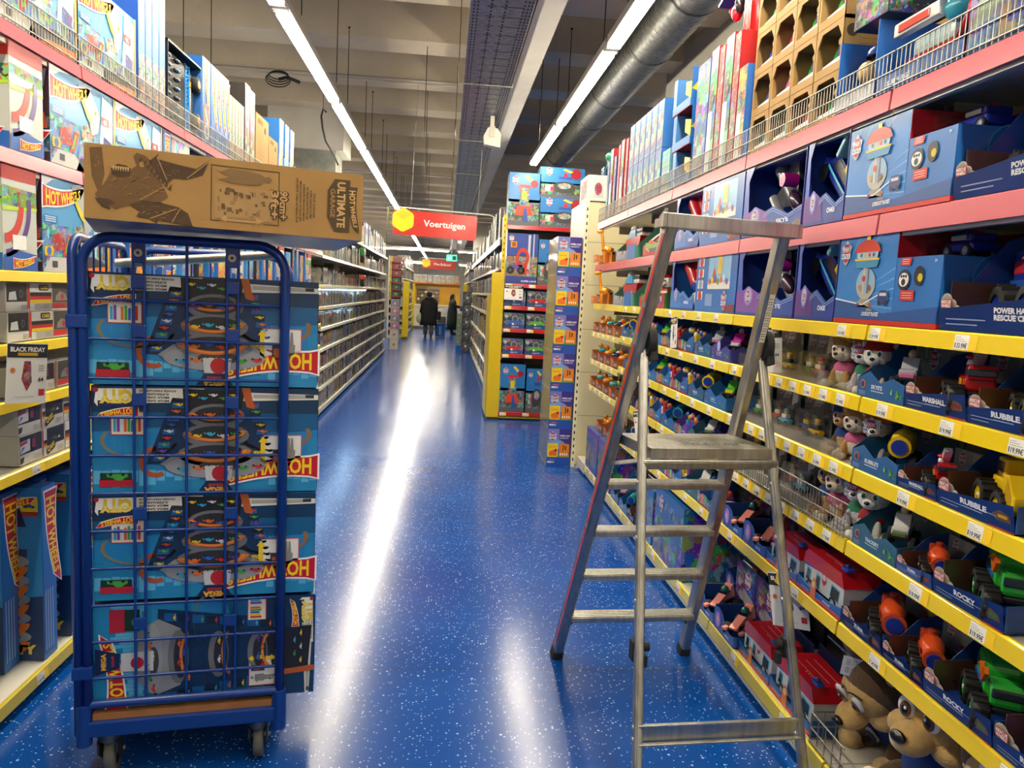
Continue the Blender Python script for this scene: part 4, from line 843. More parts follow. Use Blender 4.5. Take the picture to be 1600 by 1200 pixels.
# low tray boxes with a vehicle: green leafy edge
def traybox(key,txt,kind_,col,dk,tray='#1c5a94',W=.25,D=.2,H=.17,fr=.07,wc='#1a1a1d',leaf=True,acc=None,sp=-.7):
    c=MB('card'); c.box(0,W,0,D,0,.003,tray); c.prism([(0,0),(W,0),(W,fr*.8),(W*.75,fr),(W*.5,fr*.7),(W*.25,fr*1.15),(0,fr*.8)],-.002,.0,tray)
    c.prism([(0,0),(D,0),(D,H),(D*.6,H*.9),(0,fr*.85)],0,.002,tray,plane='YZ'); c.prism([(0,0),(D,0),(D,H*.5),(0,fr*.85)],W-.002,W,tray,plane='YZ')
    c.box(0,W,D-.002,D,0,H,'#3b4d5c'); F=Face(c,(0,-.002,0),(1,0,0),(0,0,1),W,fr)
    F.text(txt,W*.32,fr*.42,fr*.17,'#f0f4f7',2,bold=.03,w=min(W*.3,len(txt)*.010)); F.rect(W*.32,fr*.30,W*.6,fr*.34,'#c3d3e2',2); F.circ(W*.13,fr*.55,fr*.2,'#d9742a',2); F.circ(W*.13,fr*.55,fr*.14,'#1d3f6d',3)
    for i in range(4): F.rect(W*.05,fr*(.08+.05*i),W*.2,fr*(.10+.05*i),'#8fb0cf',2)
    if leaf:
        R=random.Random(3)
        for i in range(12): a=R.random()*6; x=W*(.78+.18*R.random()); y=fr*(.1+.25*R.random()); F.poly([(x,y),(x+.016*math.cos(a),y+.016*abs(math.sin(a))+.004),(x+.02*math.cos(a+.5),y+.004)],'#3f8a35' if i%2 else '#79b03c',2+i%3)
    if acc: F.circ(W*.42,fr*.95,fr*.36,acc,3,16,ry=fr*.5); F.circ(W*.42,fr*.95,fr*.26,'#b9c8ea',4,16,ry=fr*.38)
    K=Face(c,(0,D-.0025,0),(1,0,0),(0,0,1),W,H); K.rect(.004,.004,W-.004,H-.004,'#7f8c90',1); badge(K,W*.3,H*.75,.055,3); K.poly([(W*.5,H*.1),(W*.95,H*.2),(W*.9,H*.95),(W*.6,H*.9)],'#4d6b55',2)
    t=truckbody(kind_,col,dk); q=Matrix.Rotation(sp,4,'Z'); cx,cy=W*.5,D*.45
    for i,p in enumerate(t.v): t.v[i]=tuple(q@(Vector(p)*.95)+Vector((cx,cy,.012+.02)))
    subs=[]
    for sx in (-1,1):
        for sy in (-1,1):
            w=MB('rubber'); wheel(w,(sx*.05,sy*.036,.028),.026,.02,tyre=wc,hub=dk,tread=False)
            for i,p in enumerate(w.v): w.v[i]=tuple(q@Vector(p)+Vector((cx,cy,.02)))
            subs.append(('wheel',w))
    f=MB('clear'); f.add([(.004,-.001,fr*.9),(W-.004,-.001,fr*.9),(W-.004,D-.006,H-.004),(.004,D-.006,H-.004)],[(0,1,2,3)],'#fff')
    kind(key,[('carton',c),('toy_vehicle',t,subs)])
traybox('t_yellow',"RUBBLE'S",'sub','#f0c80e','#2c2a20')
traybox('t_white',"TRACKER'S",'buggy','#e2e4e2','#6a7a4a',tray='#2a5f7d')
traybox('t_jet',"SKYE'S",'buggy','#b8bcc6','#e07ab0')
traybox('t_pink',"SKYE",'fire','#ee8a7c','#16161a',tray='#1f4fa8',W=.235,D=.2,H=.2,fr=.06,leaf=False)
traybox('t_teal',"ZUMA",'sub','#2a9c9c','#1d6a7a',tray='#1b62a8')
traybox('t_violet',"LIBERTY",'buggy','#c02a9c','#e8e8f0',tray='#3b3f9c',acc='#6a3fa0')
traybox('t_gy',"JUNGLE",'buggy','#4db52c','#f0d012',tray='#1c68b0',W=.3,H=.18)
def catpack(F):
    F.rect(0,0,F.W,F.H,'#4a2f6e',1)
# purple back card with the pink car
def moviecard(key,W=.235,D=.19,H=.235):
    c=MB('card'); T='#1c4ea0'; c.box(0,W,0,D,0,.003,T); c.prism([(0,0),(W,0),(W,.05),(W*.8,.038),(W*.55,.05),(W*.4,.085),(W*.2,.10),(.0,.09)],-.003,0,T); 
    c.add([(W,0,0),(W,.06,0),(W,.06,.05),(W,0,.05)],[(0,1,2,3)],T); c.box(0,W,D-.003,D,0,H,'#2a2f78'); c.box(0,.003,0,D,0,.1,T)
    F=Face(c,(0,-.003,0),(1,0,0),(0,0,1),W,H); F.circ(W*.22,.052,.036,'#5f3aa6',2,16,ry=.044); F.circ(W*.22,.052,.026,'#a88fe0',3,16,ry=.034); F.circ(W*.22,.052,.014,'#e8a8b8',4)
    for i in range(3): F.poly([(W*.42,.046-.012*i),(W*.6,.036-.012*i),(W*.95,.04-.012*i),(W*.95,.042-.012*i),(W*.6,.038-.012*i),(W*.42,.048-.012*i)],'#6fa8ec',2)
    F.text('SKYE',W*.6,.014,.01,'#e8f0ff',3,bold=.04,w=.045)
    K=Face(c,(0,D-.003,0),(1,0,0),(0,0,1),W,H,'card'); K.rect(.003,.003,W-.003,H-.003,'#432a80',1); K.rect(W*.3,H*.45,W*.9,H*.97,'#2f64b8',2,'art'); K.poly([(0,H*.2),(W*.5,H*.3),(W*.4,H*.9),(0,H)],'#8a2a8c',3,'art'); badge(K,W*.6,H*.72,.075,4); K.poly([(W*.2,.01),(W*.9,.01),(W*.9,H*.4),(W*.4,H*.5)],'#a9a4ae',3)
    t=MB('plastic'); t.bbox(-.07,.07,-.022,.022,.045,.066,'#1c1c20',.005); t.prism([(-.07,.062),(.02,.062),(.085,.045),(.09,.055),(.02,.09),(-.02,.10),(-.03,.125),(-.045,.13),(-.06,.095)],-.018,.018,'#f09080'); t.bbox(-.025,.015,-.02,.02,.09,.105,'#14141a',.003); t.ell((-.005,0,.108),(.02,.018,.02),'#1e6a5a')
    t.bbox(.03,.095,-.05,-.03,.035,.05,'#f09080',.004); t.bbox(.03,.095,.03,.05,.035,.05,'#f09080',.004)
    subs=[]; q=Matrix.Rotation(-.9,4,'Z'); cx,cy=W*.55,D*.42
    for i,p in enumerate(t.v): t.v[i]=tuple(q@Vector(p)+Vector((cx,cy,.012)))
    for sx in (-1,1):
        for sy in (-1,1):
            w=MB('rubber'); wheel(w,(sx*.05,sy*.042,.036),.036 if sx<0 else .026,.03,hub='#2a2a30',tread=False)
            for i,p in enumerate(w.v): w.v[i]=tuple(q@Vector(p)+Vector((cx,cy,.008)))
            subs.append(('wheel',w))
    kind(key,[('carton',c),('toy_car',t,subs)])
moviecard('pinkcar')
def busbox(key,W=.36,D=.2,H=.20,tray='#1c62ae',red='#c4161f'):
    c=MB('card'); c.box(0,W,0,D,0,.003,tray); c.prism([(0,0),(W,0),(W,.05),(W*.7,.035),(W*.3,.035),(0,.055)],-.003,0,tray); c.box(0,W,-.005,0,0,.012,'#c42a1e'); c.box(0,.003,0,D,0,.06,tray); c.box(W-.003,W,0,D,0,.06,tray); c.box(0,W,D-.002,D,0,H,'#1d2a55')
    F=Face(c,(0,-.003,0),(1,0,0),(0,0,1),W,H); F.text('PATROLLER',W*.62,.02,.008,'#e9eef6',2,bold=.03,w=.06); F.rect(W*.1,.018,W*.3,.021,'#c3d0e6',2); F.poly([(W*.33,.0),(W*.45,.0),(W*.46,.075),(W*.40,.09),(W*.35,.07)],'#d9742a',3); F.circ(W*.40,.06,.014,'#f0c9a0',4)
    t=MB('plastic'); x0,x1=.02,W-.02
    t.prism([(x0,.035),(x1,.035),(x1,.12),(x1-.02,.145),(x0+.015,.145),(x0,.12)],.015,D*.8,'#d9dbd6'); t.prism([(x0-.004,.118),(x1+.004,.118),(x1-.02,.172),(x0+.03,.178),(x0+.005,.16)],.010,D*.83,red)
    G=Face(t,(x0,.015,.035),(1,0,0),(0,0,1),x1-x0,.11); L=x1-x0
    for a,b in ((.05,.17),(.3,.42),(.68,.9)): G.poly([(L*a,.015),(L*b,.01),(L*b+.006,.062),(L*a+.01,.07)],'#4fb3cf',1); G.poly([(L*a+.006,.02),(L*b-.006,.016),(L*b,.056),(L*a+.014,.062)],'#15161c',2)
    G.poly([(0,.07),(L*.62,.085),(L*.6,.10),(0,.085)],'#1e4fa8',1); G.poly([(L*.48,.09),(L*.48,.05),(L*.53,.035),(L*.58,.05),(L*.58,.09),(L*.53,.10)],'#c4232c',2); G.circ(L*.53,.07,.014,'#f0d8d8',3)
    T=Face(t,(x0+.03,.03,.1785),(1,0,0),(0,1,0)); 
    for i in range(3): T.rect(L*.2,.02+.035*i,L*.8,.022+.035*i,'#e7b8b4',1)
    for i in range(4): T.circ(L*.5+.02*i,.012,.003,'#f2e6e0',1,6)
    subs=[]
    for a in (.17,.76):
        w=MB('rubber'); wheel(w,(x0+L*a,.02,.030),.027,.016,hub='#b8bcc0',tread=False); subs.append(('wheel',w))
    mc=MB('plastic'); mc.bbox(x1-.05,x1+.0,.02,.05,.18,.195,'#1d3fa8',.004); mc.ell((x1-.025,.035,.198),(.012,.01,.01),'#16266a'); subs.append(('small_car',mc))
    kind(key,[('carton',c),('toy_bus',t,subs)])
busbox('bus')
# hanging clear packs on grey card
def blister(key,col,c2,W=.125,H=.19):
    c=MB('card'); c.box(0,W,.02,.0215,0,H,'#6c6d72'); F=Face(c,(0,.02,0),(1,0,0),(0,0,1),W,H)
    F.rect(.003,.003,W-.003,H-.003,'#4c4e56',1); F.poly([(0,H*.6),(W*.6,H*.75),(W,H*.6),(W,H*.98),(0,H*.98)],'#8b8d92',2); badge(F,W*.3,H*.8,.05,3); F.poly([(W*.55,H*.5),(W*.9,H*.6),(W*.85,H*.9),(W*.6,H*.85)],c2,4); F.circ(W*.85,H*.9,.012,'#d46a30',5,10); F.rect(0,0,W,H*.05,'#b8422e',3)
    t=MB('plastic'); t.bbox(W*.2,W*.8,-.015,.012,H*.10,H*.2,col,.006); t.bbox(W*.35,W*.65,-.012,.010,H*.2,H*.3,c2,.005)
    for x in (.3,.7): t.cyl((W*x,-.018,H*.1),(W*x,.012,H*.1),.012,n=10,col='#17171a')
    t.ell((W*.55,-.002,H*.34),(.012,.011,.014),'#c9a27a'); t.ell((W*.55,-.002,H*.40),(.013,.012,.007),col)
    b=MB('clear'); b.prism([(W*.1,H*.04),(W*.9,H*.04),(W*.9,H*.45),(W*.75,H*.52),(W*.25,H*.52),(W*.1,H*.45)],-.028,.019,'#fff')
    kind(key,[('backing_card',c),('toy_figure',t),('clear_blister',b)])
for i,(a,b) in enumerate((('#2c4fa8','#e0c020'),('#3c9c3c','#d8d8d0'),('#59b8d8','#e8eef0'),('#e8b81c','#3b3b3b'),('#c42a2a','#e8d8c8'))): blister('blis%d'%i,a,b)
# plush puppies, seated
def pup(key,coat,face,chest,hat=None,spots=False,tag_=False,tuft=None,ear=None,cloth='#244a90',k=1.0,eye='#2c6a78'):
    b=MB('plush'); ear=ear or coat
    b.ell((0,.01,.055),(.036,.034,.05),coat); b.ell((0,-.014,.05),(.026,.02,.038),chest)
    for s in (-1,1):
        b.ell((s*.024,-.03,.03),(.012,.014,.034),coat,rot=(-.2,0,0)); b.ell((s*.024,-.046,.010),(.015,.02,.012),chest)
        b.ell((s*.040,-.012,.016),(.016,.026,.016),coat); b.ell((s*.046,-.040,.013),(.013,.015,.013),chest)
    b.ell((0,.045,.03),(.008,.03,.010),coat,rot=(.7,0,0))
    h=MB('plush'); h.ell((0,-.004,.128),(.045,.038,.040),coat,18,12); h.ell((0,-.026,.122),(.036,.022,.030),face,16,10); h.ell((0,-.048,.113),(.020,.020,.015),face); h.ell((0,-.066,.118),(.008,.005,.006),'#15120f',mat='plastic')
    for s in (-1,1):
        h.ell((s*.017,-.046,.134),(.010,.004,.012),'#f4f2ec',mat='plastic'); h.ell((s*.016,-.0495,.134),(.006,.003,.008),eye,mat='plastic'); h.ell((s*.0155,-.0515,.134),(.0035,.002,.005),'#0c0c0c',mat='plastic')
        h.ell((s*.040,.004,.150),(.010,.012,.026),ear,rot=(0,s*.55,0)); 
    if spots:
        for p in ((.034,-.02,.115),(-.03,-.012,.15),(.02,-.02,.158),(-.038,-.005,.12)): h.ell(p,(.009,.008,.009),'#1b1a1c')
        b.ell((.028,-.03,.07),(.010,.008,.010),'#1b1a1c'); b.ell((-.03,.0,.06),(.010,.01,.012),'#1b1a1c')
    parts=[('head',h)]
    if tuft:
        t=MB('plush')
        for i in range(6): t.ell((-.03+.012*i,-.01+.004*(i%2),.165+.006*(i%3)),(.012,.014,.014),tuft)
        parts.append(('tuft',t))
    c=MB('cloth'); c.lathe((0,.004,.06),[(.036,-.012),(.040,0),(.036,.018),(.026,.03)],16,cloth,sy=.95); parts.append(('vest',c))
    if hat:
        t=MB('cloth'); t.lathe((0,-.002,.150),[(.043,-.004),(.045,.004),(.040,.018),(.028,.030),(.010,.036),(0,.037)],18,hat,sy=.86); t.lathe((0,-.002,.148),[(.044,-.004),(.049,-.002),(.049,.006),(.044,.008)],18,hat,sy=.86); parts.append(('cap',t))
    if tag_:
        t=MB('card'); F=Face(t,(-.028,-.056,.10),(1,0,0),(0,0,1)); badge(F,.02,.03,.055,1); F.mb.box(-.03,.02,-.0555,-.055,.108,.155,'#cfd6e2'); parts.append(('paper_tag',t))
    kind(key,[('body',b)]+parts)
pup('pup_brown','#6a4a2e','#c9a06a','#d8b27c',hat='#234a94',cloth='#244a90',eye='#7a4a20')
pup('pup_gold','#d39a4c','#f0e2c6','#f2e6d0',tuft='#e8b04a',cloth='#d86a9a',eye='#8a3a6a')
pup('pup_grey','#c8c4d0','#f0eef0','#e8e4ea',hat='#e07a34',cloth='#3a8a6a',eye='#3a5a9a',tag_=True)
pup('pup_white','#ece6dc','#f4f0e8','#f4f0e8',hat='#b81c28',cloth='#a81c26',eye='#1f6f78')
# stepped tower playset carton with a cut-out shelf for the toy car
def tower(F,cx,y0,k):
    F.poly([(cx-.055*k,y0),(cx-.02*k,y0+.028*k),(cx+.02*k,y0+.028*k),(cx+.055*k,y0),(cx+.04*k,y0-.012*k),(cx-.04*k,y0-.012*k)],'#9a9688',3); F.rect(cx-.05*k,y0-.006*k,cx-.03*k,y0+.003*k,'#b5402a',4); F.rect(cx+.03*k,y0-.006*k,cx+.05*k,y0+.003*k,'#b5402a',4)
    F.circ(cx,y0+.075*k,.066*k,'#b9b7aa',4,20,ry=.058*k); F.circ(cx,y0+.088*k,.060*k,'#8fb5d6',5,20,ry=.046*k); F.rect(cx-.02*k,y0+.04*k,cx-.004*k,y0+.14*k,'#c9bba8',6); F.rect(cx+.012*k,y0+.04*k,cx+.022*k,y0+.14*k,'#6a6a74',6); F.circ(cx-.012*k,y0+.095*k,.012*k,'#c4362c',7,10)
    F.circ(cx+.03*k,y0+.06*k,.012*k,'#7a5a3c',7,8); F.circ(cx-.035*k,y0+.062*k,.012*k,'#b08a5a',7,8)
    F.poly([(cx-.07*k,y0+.135*k),(cx+.07*k,y0+.135*k),(cx+.082*k,y0+.165*k),(cx-.082*k,y0+.165*k)],'#3b8fb8',8); F.poly([(cx-.082*k,y0+.162*k),(cx+.082*k,y0+.162*k),(cx+.085*k,y0+.169*k),(cx-.085*k,y0+.169*k)],'#e3c42a',9)
    F.poly([(cx-.068*k,y0+.169*k),(cx+.068*k,y0+.169*k),(cx+.075*k,y0+.195*k),(cx-.075*k,y0+.195*k)],'#a9c6dc',8)
    for i in range(4): F.circ(cx+(-.04+.028*i)*k,y0+.182*k,.008*k,['#4a5a70','#e0b040','#c83030','#30406a'][i],9,8)
    F.poly([(cx-.09*k,y0+.193*k),(cx+.09*k,y0+.193*k),(cx+.07*k,y0+.222*k),(cx+.03*k,y0+.238*k),(cx-.03*k,y0+.238*k),(cx-.07*k,y0+.222*k)],'#c83a2a',9); F.rect(cx-.012*k,y0+.238*k,cx+.012*k,y0+.255*k,'#e8c41c',9)
def lookout(key,W=.55,D=.30,H=.285):
    c=MB('card'); B='#1e6db8'; s=.335; h2=H*.70
    c.box(0,s,0,D,0,H,B); c.box(s,W,0,D,0,h2,B); c.box(s,W,D*.92,D,h2,H*.97,'#c4161f'); c.box(s,s+.002,0,D,h2,H,'#c4161f')
    c.box(-.002,W+.002,-.003,.0,0,.014,'#c4221a')
    F=Face(c,(0,0,0),(1,0,0),(0,0,1),W,H)
    F.rect(0,.014,s,H,'#2a7fcc',1)
    for i in range(9): F.poly([(s*.1,H*.5),(s*(.9-.1*i),H),(s*(.86-.1*i),H)],'#4a98da',2) if i%2 else None
    for i in range(5): F.poly([(s*.5,.06+.012*i),(s,.05+.03*i),(s,.052+.03*i)],'#9ccbee',2)
    tower(F,.180,.062,.84); badge(F,.048,H*.80,.066,6)
    F.poly([(0,.015),(W,.015),(W,.06),(W*.52,.035),(.17,.062),(0,.08)],'#174f94',3); F.poly([(0,.08),(.17,.062),(.17,.058),(0,.075)],'#e6eef6',4); F.poly([(.17,.062),(W*.5,.10),(W*.5,.095),(.17,.058)],'#e6eef6',4)
    F.text('LOOKOUT PLAYSET',.175,.026,.012,'#f2f5f8',5,bold=.03,w=.095); F.text('RESCUE',.20,.042,.006,'#e9c21c',5,w=.03)
    F.poly([(.262,.065),(.315,.065),(.318,.095),(.305,.105),(.27,.105),(.26,.09)],'#26336e',8); F.rect(.27,.088,.307,.097,'#c9d2e0',9)
    for x in (.272,.305): F.circ(x,.066,.008,'#15151a',9,8)
    F.circ(.385,.135,.030,'#1b2233',5,18); F.circ(.385,.135,.024,'#f2f2ee',6,16,ry=.02); F.circ(.385,.128,.010,'#17181c',7); 
    for a in (-1,0,1): F.circ(.385+.011*a,.145,.005,'#17181c',7,8)
    F.circ(.455,.145,.024,'#0f1420',5,16,ry=.028); F.circ(.462,.14,.012,'#c9b41c',6,10)
    F.poly([(.36,.175),(.41,.175),(.415,h2-.003),(.365,h2-.003)],'#c4281e',5); F.poly([(.375,.075),(.44,.075),(.44,.105),(.375,.105)],'#c4281e',5)
    for i in range(3): F.rect(.382,.082+.007*i,.43,.084+.007*i,'#f0c9c0',6); F.rect(.37,.18+.006*i,.405,.182+.006*i,'#f0c9c0',6)
    F.text('3+',.52,h2-.018,.008,'#e8eef6',5)
    R_=Face(c,(W,0,0),(0,1,0),(0,0,1),D,H); R_.rect(0,.014,D,h2,'#1f66ae',1); badge(R_,D*.5,h2*.72,.075,3); R_.ring(D*.5,h2*.72,.06,.063,'#4d94cf',2,0,360,24); R_.rect(0,0,D,.014,'#c4221a',2)
    for i in range(5): R_.rect(.02,.03+.006*i,.10+.02*(i%2),.032+.006*i,'#8db6dc',2)
    L_=Face(c,(0,D,0),(0,-1,0),(0,0,1),D,H); L_.rect(0,.014,D,H,'#1a5a9e',1)
    t=MB('plastic'); cx,cy,z=s+.11,D*.5,h2; t.bbox(cx-.06,cx+.06,cy-.045,cy+.045,z+.018,z+.045,'#20309a',.008); t.bbox(cx-.03,cx+.05,cy-.04,cy+.04,z+.045,z+.07,'#1c2a88',.008); t.bbox(cx-.035,cx+.03,cy-.041,cy+.03,z+.05,z+.064,'#d8d2b4',.003); t.box(cx-.01,cx+.03,cy-.01,cy+.01,z+.07,z+.078,'#c42020')
    subs=[]
    for a in (-.04,.04):
        for b in (-.042,.042): w=MB('rubber'); wheel(w,(cx+a,cy+b,z+.02),.020,.014,hub='#8a92b0',tread=False); subs.append(('wheel',w))
    f=MB('clear'); f.box(s+.01,s+.045,D*.2,D*.5,h2,h2+.07,'#fff',faces='xXyYZ')
    kind(key,[('carton',c),('toy_car',t,subs),('clear_bubble',f)])
lookout('lookout')
# movie vehicle carton with a big dark window
wheelbox('cruiserbox',"POWER HAULIN'|RESCUE CRUISER",'recycle','#20309a','#c02a3a','#2746c8',W=.50,D=.30,H=.285,fr=.10,spinang=-.35,vs=1.75,tyre='#3a3a38',ck=.36)
def windowbox(key,W,D,H,veh,colA='#1f3f94',colB='#5a2f8c',txt='CHASE',near=True):
    c=MB('card'); c.box(0,W,D-.003,D,0,H,'#141b4a'); c.box(0,W,0,D,0,.004,colA); c.box(W-.003,W,0 if near else D*.8,D,0,H,colA); c.box(0,.003,0,D,0,H,colA); c.box(0,W,.01,D,H-.003,H,colA)
    c.prism([(0,0),(W,0),(W,H*.30),(W*.80,H*.22),(W*.55,H*.36),(W*.36,H*.30),(W*.22,H*.42),(W*.06,H*.30),(0,H*.34)],-.002,0,colA); c.prism([(0,H*.3),(W*.10,H*.34),(W*.07,H*.8),(W*.16,H),(0,H)],-.002,0,'#3a57b8'); c.box(0,W,-.003,.0,0,.012,'#16348a')
    F=Face(c,(0,-.002,0),(1,0,0),(0,0,1),W,H); F.poly([(0,.012),(W*.5,.012),(W*.45,H*.30),(W*.3,H*.38),(0,H*.34)],colB,1); F.circ(W*.24,H*.27,W*.085,'#8a6fd0',2,20,ry=H*.14); F.circ(W*.24,H*.27,W*.06,'#c2c9e8',3,18,ry=H*.105); badge(F,W*.24,H*.27,W*.1,4)
    F.text(txt,W*.62,H*.12,H*.055,'#e8eefc',3,bold=.04,w=W*.2)
    for i in range(2): F.poly([(W*.4,H*(.26-.03*i)),(W*.55,H*(.33-.03*i)),(W*.80,H*(.19-.03*i)),(W,H*(.27-.03*i)),(W,H*(.28-.03*i)),(W*.80,H*(.20-.03*i)),(W*.55,H*(.34-.03*i)),(W*.4,H*(.27-.03*i))],'#8fb6f0',3)
    S_=Face(c if near else MB(),(W,0,0),(0,1,0),(0,0,1),D,H,'card'); S_.rect(0,0,D,H,'#24459c',1); S_.rect(0,0,D,H*.38,colB,2)
    for i,(a,b,cc) in enumerate(((.25,.82,'#c9a43a'),(.3,.62,'#7fa84a'),(.6,.68,'#b06a3a'),(.35,.40,'#a85a3a'),(.68,.42,'#c87a9a'))): S_.circ(D*a,H*b,D*.10,cc,3,9,ry=H*.07,mat='art')
    for i in range(3): S_.poly([(D*.05,H*(.40+.02*i)),(D*.5,H*(.46+.02*i)),(D*.95,H*(.40+.02*i)),(D*.95,H*(.405+.02*i)),(D*.5,H*(.466+.02*i)),(D*.05,H*(.405+.02*i))],'#9fc0f4',4)
    L_=Face(c,(0,D,0),(0,-1,0),(0,0,1),D,H,'card'); L_.rect(0,0,D,H,'#24459c',1)
    t=MB('plastic'); q=Matrix.Rotation(.75,4,'Y'); ctr=Vector((W*.5,D*.36,H*.52)); i0=0
    if veh=='jet':
        t.cyl((-.19,0,0),(.13,0,0),.035,.03,14,'#7d7f86'); t.cyl((.13,0,0),(.21,0,0),.03,.006,14,'#8f9198'); t.prism([(-.1,-.14),(.02,-.03),(.02,.03),(-.1,.14),(-.15,.14),(-.12,0),(-.15,-.14)],-.006,.006,'#55575e'); t.ell((.05,-.02,.02),(.06,.022,.028),'#3a1f3f'); t.cyl((-.05,-.06,-.05),(.06,-.06,-.05),.02,n=12,col='#8a8c92'); t.cyl((-.01,-.08,.07),(-.01,-.02,.07),.028,n=14,col='#c01c8c'); t.cyl((.09,-.08,-.07),(.09,-.02,-.07),.026,n=14,col='#c01c8c')
    elif veh=='cruiser':
        t.bbox(-.15,.14,-.05,.05,-.04,.0,'#1c2f9a',.012); t.prism([(-.12,0),(.11,0),(.06,.055),(-.07,.055)],-.045,.045,'#182a86'); t.prism([(-.09,.008),(.08,.008),(.045,.048),(-.055,.048)],-.047,.047,'#0e1428'); t.bbox(-.1,.1,-.055,-.052,-.01,.0,'#3fb8e0',.002); t.bbox(.02,.05,-.06,.0,.05,.08,'#e3c11c',.004); t.bbox(-.06,-.04,-.07,-.02,.06,.17,'#7fc4cf',.006); t.ell((-.05,-.045,.19),(.03,.012,.04),'#b85a5a')
        for a in (-.10,.10): 
            t.cyl((a,-.06,-.04),(a,-.03,-.04),.034,n=16,col='#101014')
    elif veh=='rocket':
        t.cyl((-.16,0,0),(.02,0,0),.055,.045,16,'#b8141e'); t.cyl((.02,0,0),(.09,0,0),.045,.02,16,'#1f4fb0'); t.cyl((-.17,0,0),(-.23,0,0),.03,.05,14,'#c71a22'); t.prism([(-.14,.04),(.0,.05),(-.02,.12),(-.1,.14)],-.02,.02,'#c4161f'); t.prism([(-.06,.11),(-.02,.09),(.0,.12),(-.04,.16)],-.021,.021,'#f0a81c'); t.ell((.10,-.02,-.03),(.05,.03,.03),'#e6e6e2')
    for i,p in enumerate(t.v): t.v[i]=tuple(q@Vector(p)+ctr)
    kind(key,[('carton',c),('toy_vehicle',t)])
windowbox('chasebox',.29,.27,.300,'cruiser')
windowbox('jetbox',.58,.28,.300,'jet',colA='#2547a0',colB='#7a3f9c',txt='SKYE')
windowbox('rocketbox',.42,.25,.295,'rocket',colA='#1f63b4',colB='#2a7cc8',txt='MARSHALL',near=False)
# upright tower playset with printed window
def bluepic(F):
    W,H=F.W,F.H; F.rect(0,0,W,H,'#1f68b8',1); F.rect(W*.32,H*.38,W*.86,H*.95,'#8fc4ea',2); F.rect(W*.32,H*.38,W*.86,H*.5,'#e6e4da',3); F.poly([(W*.4,H*.48),(W*.47,H*.75),(W*.52,H*.6),(W*.58,H*.48)],'#c4362c',4); F.rect(W*.56,H*.62,W*.66,H*.9,'#e8c02a',4)
    for i in range(7): F.circ(W*(.37+.07*i),H*(.5+.03*(i%3)),W*.028,CARC[i],5,8)
    for i in range(4): F.rect(W*.06,H*(.2+.19*i),W*.2,H*(.34+.19*i),'#e9e7e2',3); F.circ(W*.13,H*(.27+.19*i),W*.045,'#c4262c' if i!=1 else '#8a9aa8',4,9)
    badge(F,W*.75,H*.2,W*.14,4); F.rect(W*.28,H*.10,W*.46,H*.30,'#7f9ac4',3); F.rect(W*.72,H*.02,W*.99,H*.14,'#7a1216',3)
kind('bluepic',[('carton',cartonbox(.57,.28,.30,'#1d62ae',bluepic,None,lambda F:(F.rect(0,0,F.W,F.H,'#1c5aa2',1),badge(F,F.W*.5,F.H*.7,.08,2))))])
# red-and-white fire station set
def firebox(key):
    W,D,H=.62,.26,.26; c=MB('card'); c.box(0,W,0,D,0,.004,'#c4221a'); c.prism([(0,0),(W,0),(W,.10),(W*.7,.055),(W*.35,.10),(0,.07)],-.003,0,'#c4281e'); c.box(0,W,D-.003,D,0,H,'#3a3f4a')
    for x in (0,W-.003): c.prism([(0,0),(D,0),(D,H),(D*.7,H*.9),(0,.09)],x,x+.003,'#3f6f3c',plane='YZ')
    F=Face(c,(0,-.003,0),(1,0,0),(0,0,1),W,H); F.poly([(W*.1,.05),(W*.36,.03),(W*.8,.05),(W*.8,.085),(W*.4,.07),(W*.12,.09)],'#6aa52c',2); F.rect(W*.3,.02,W*.6,.045,'#2b3550',3); F.poly([(W*.15,.045),(W*.3,.02),(W*.3,.026),(W*.15,.052)],'#f2f2ee',4)
    for i in range(9): F.circ(W*(.66+.035*i),.04+.02*(i%3),.022,CARC[(i*3)%8],4,8,mat='art')
    t=MB('plastic'); t.box(.06,.50,.05,.2,.01,.13,'#b81820'); t.box(.05,.51,.045,.05,.10,.115,'#eceae4'); t.box(.22,.51,.05,.18,.14,.20,'#e4e2da'); t.bbox(.25,.33,.048,.05,.15,.19,'#20242c',.002); t.bbox(.38,.46,.048,.05,.15,.19,'#20242c',.002); t.prism([(.2,.20),(.36,.20),(.34,.23),(.24,.235)],.05,.15,'#c41c24')
    t.prism([(.02,.09),(.5,.16),(.5,.175),(.02,.105)],.03,.045,'#e8e6e0'); t.box(.3,.4,.046,.05,.1,.14,'#d85a1c')
    for i in range(5): t.box(.09+.08*i,.12+.08*i,.046,.05,.03,.09,'#7a0f16' if i%2 else '#e6e2da')
    kind(key,[('carton',c),('toy_fire_station',t)])
firebox('firebox')
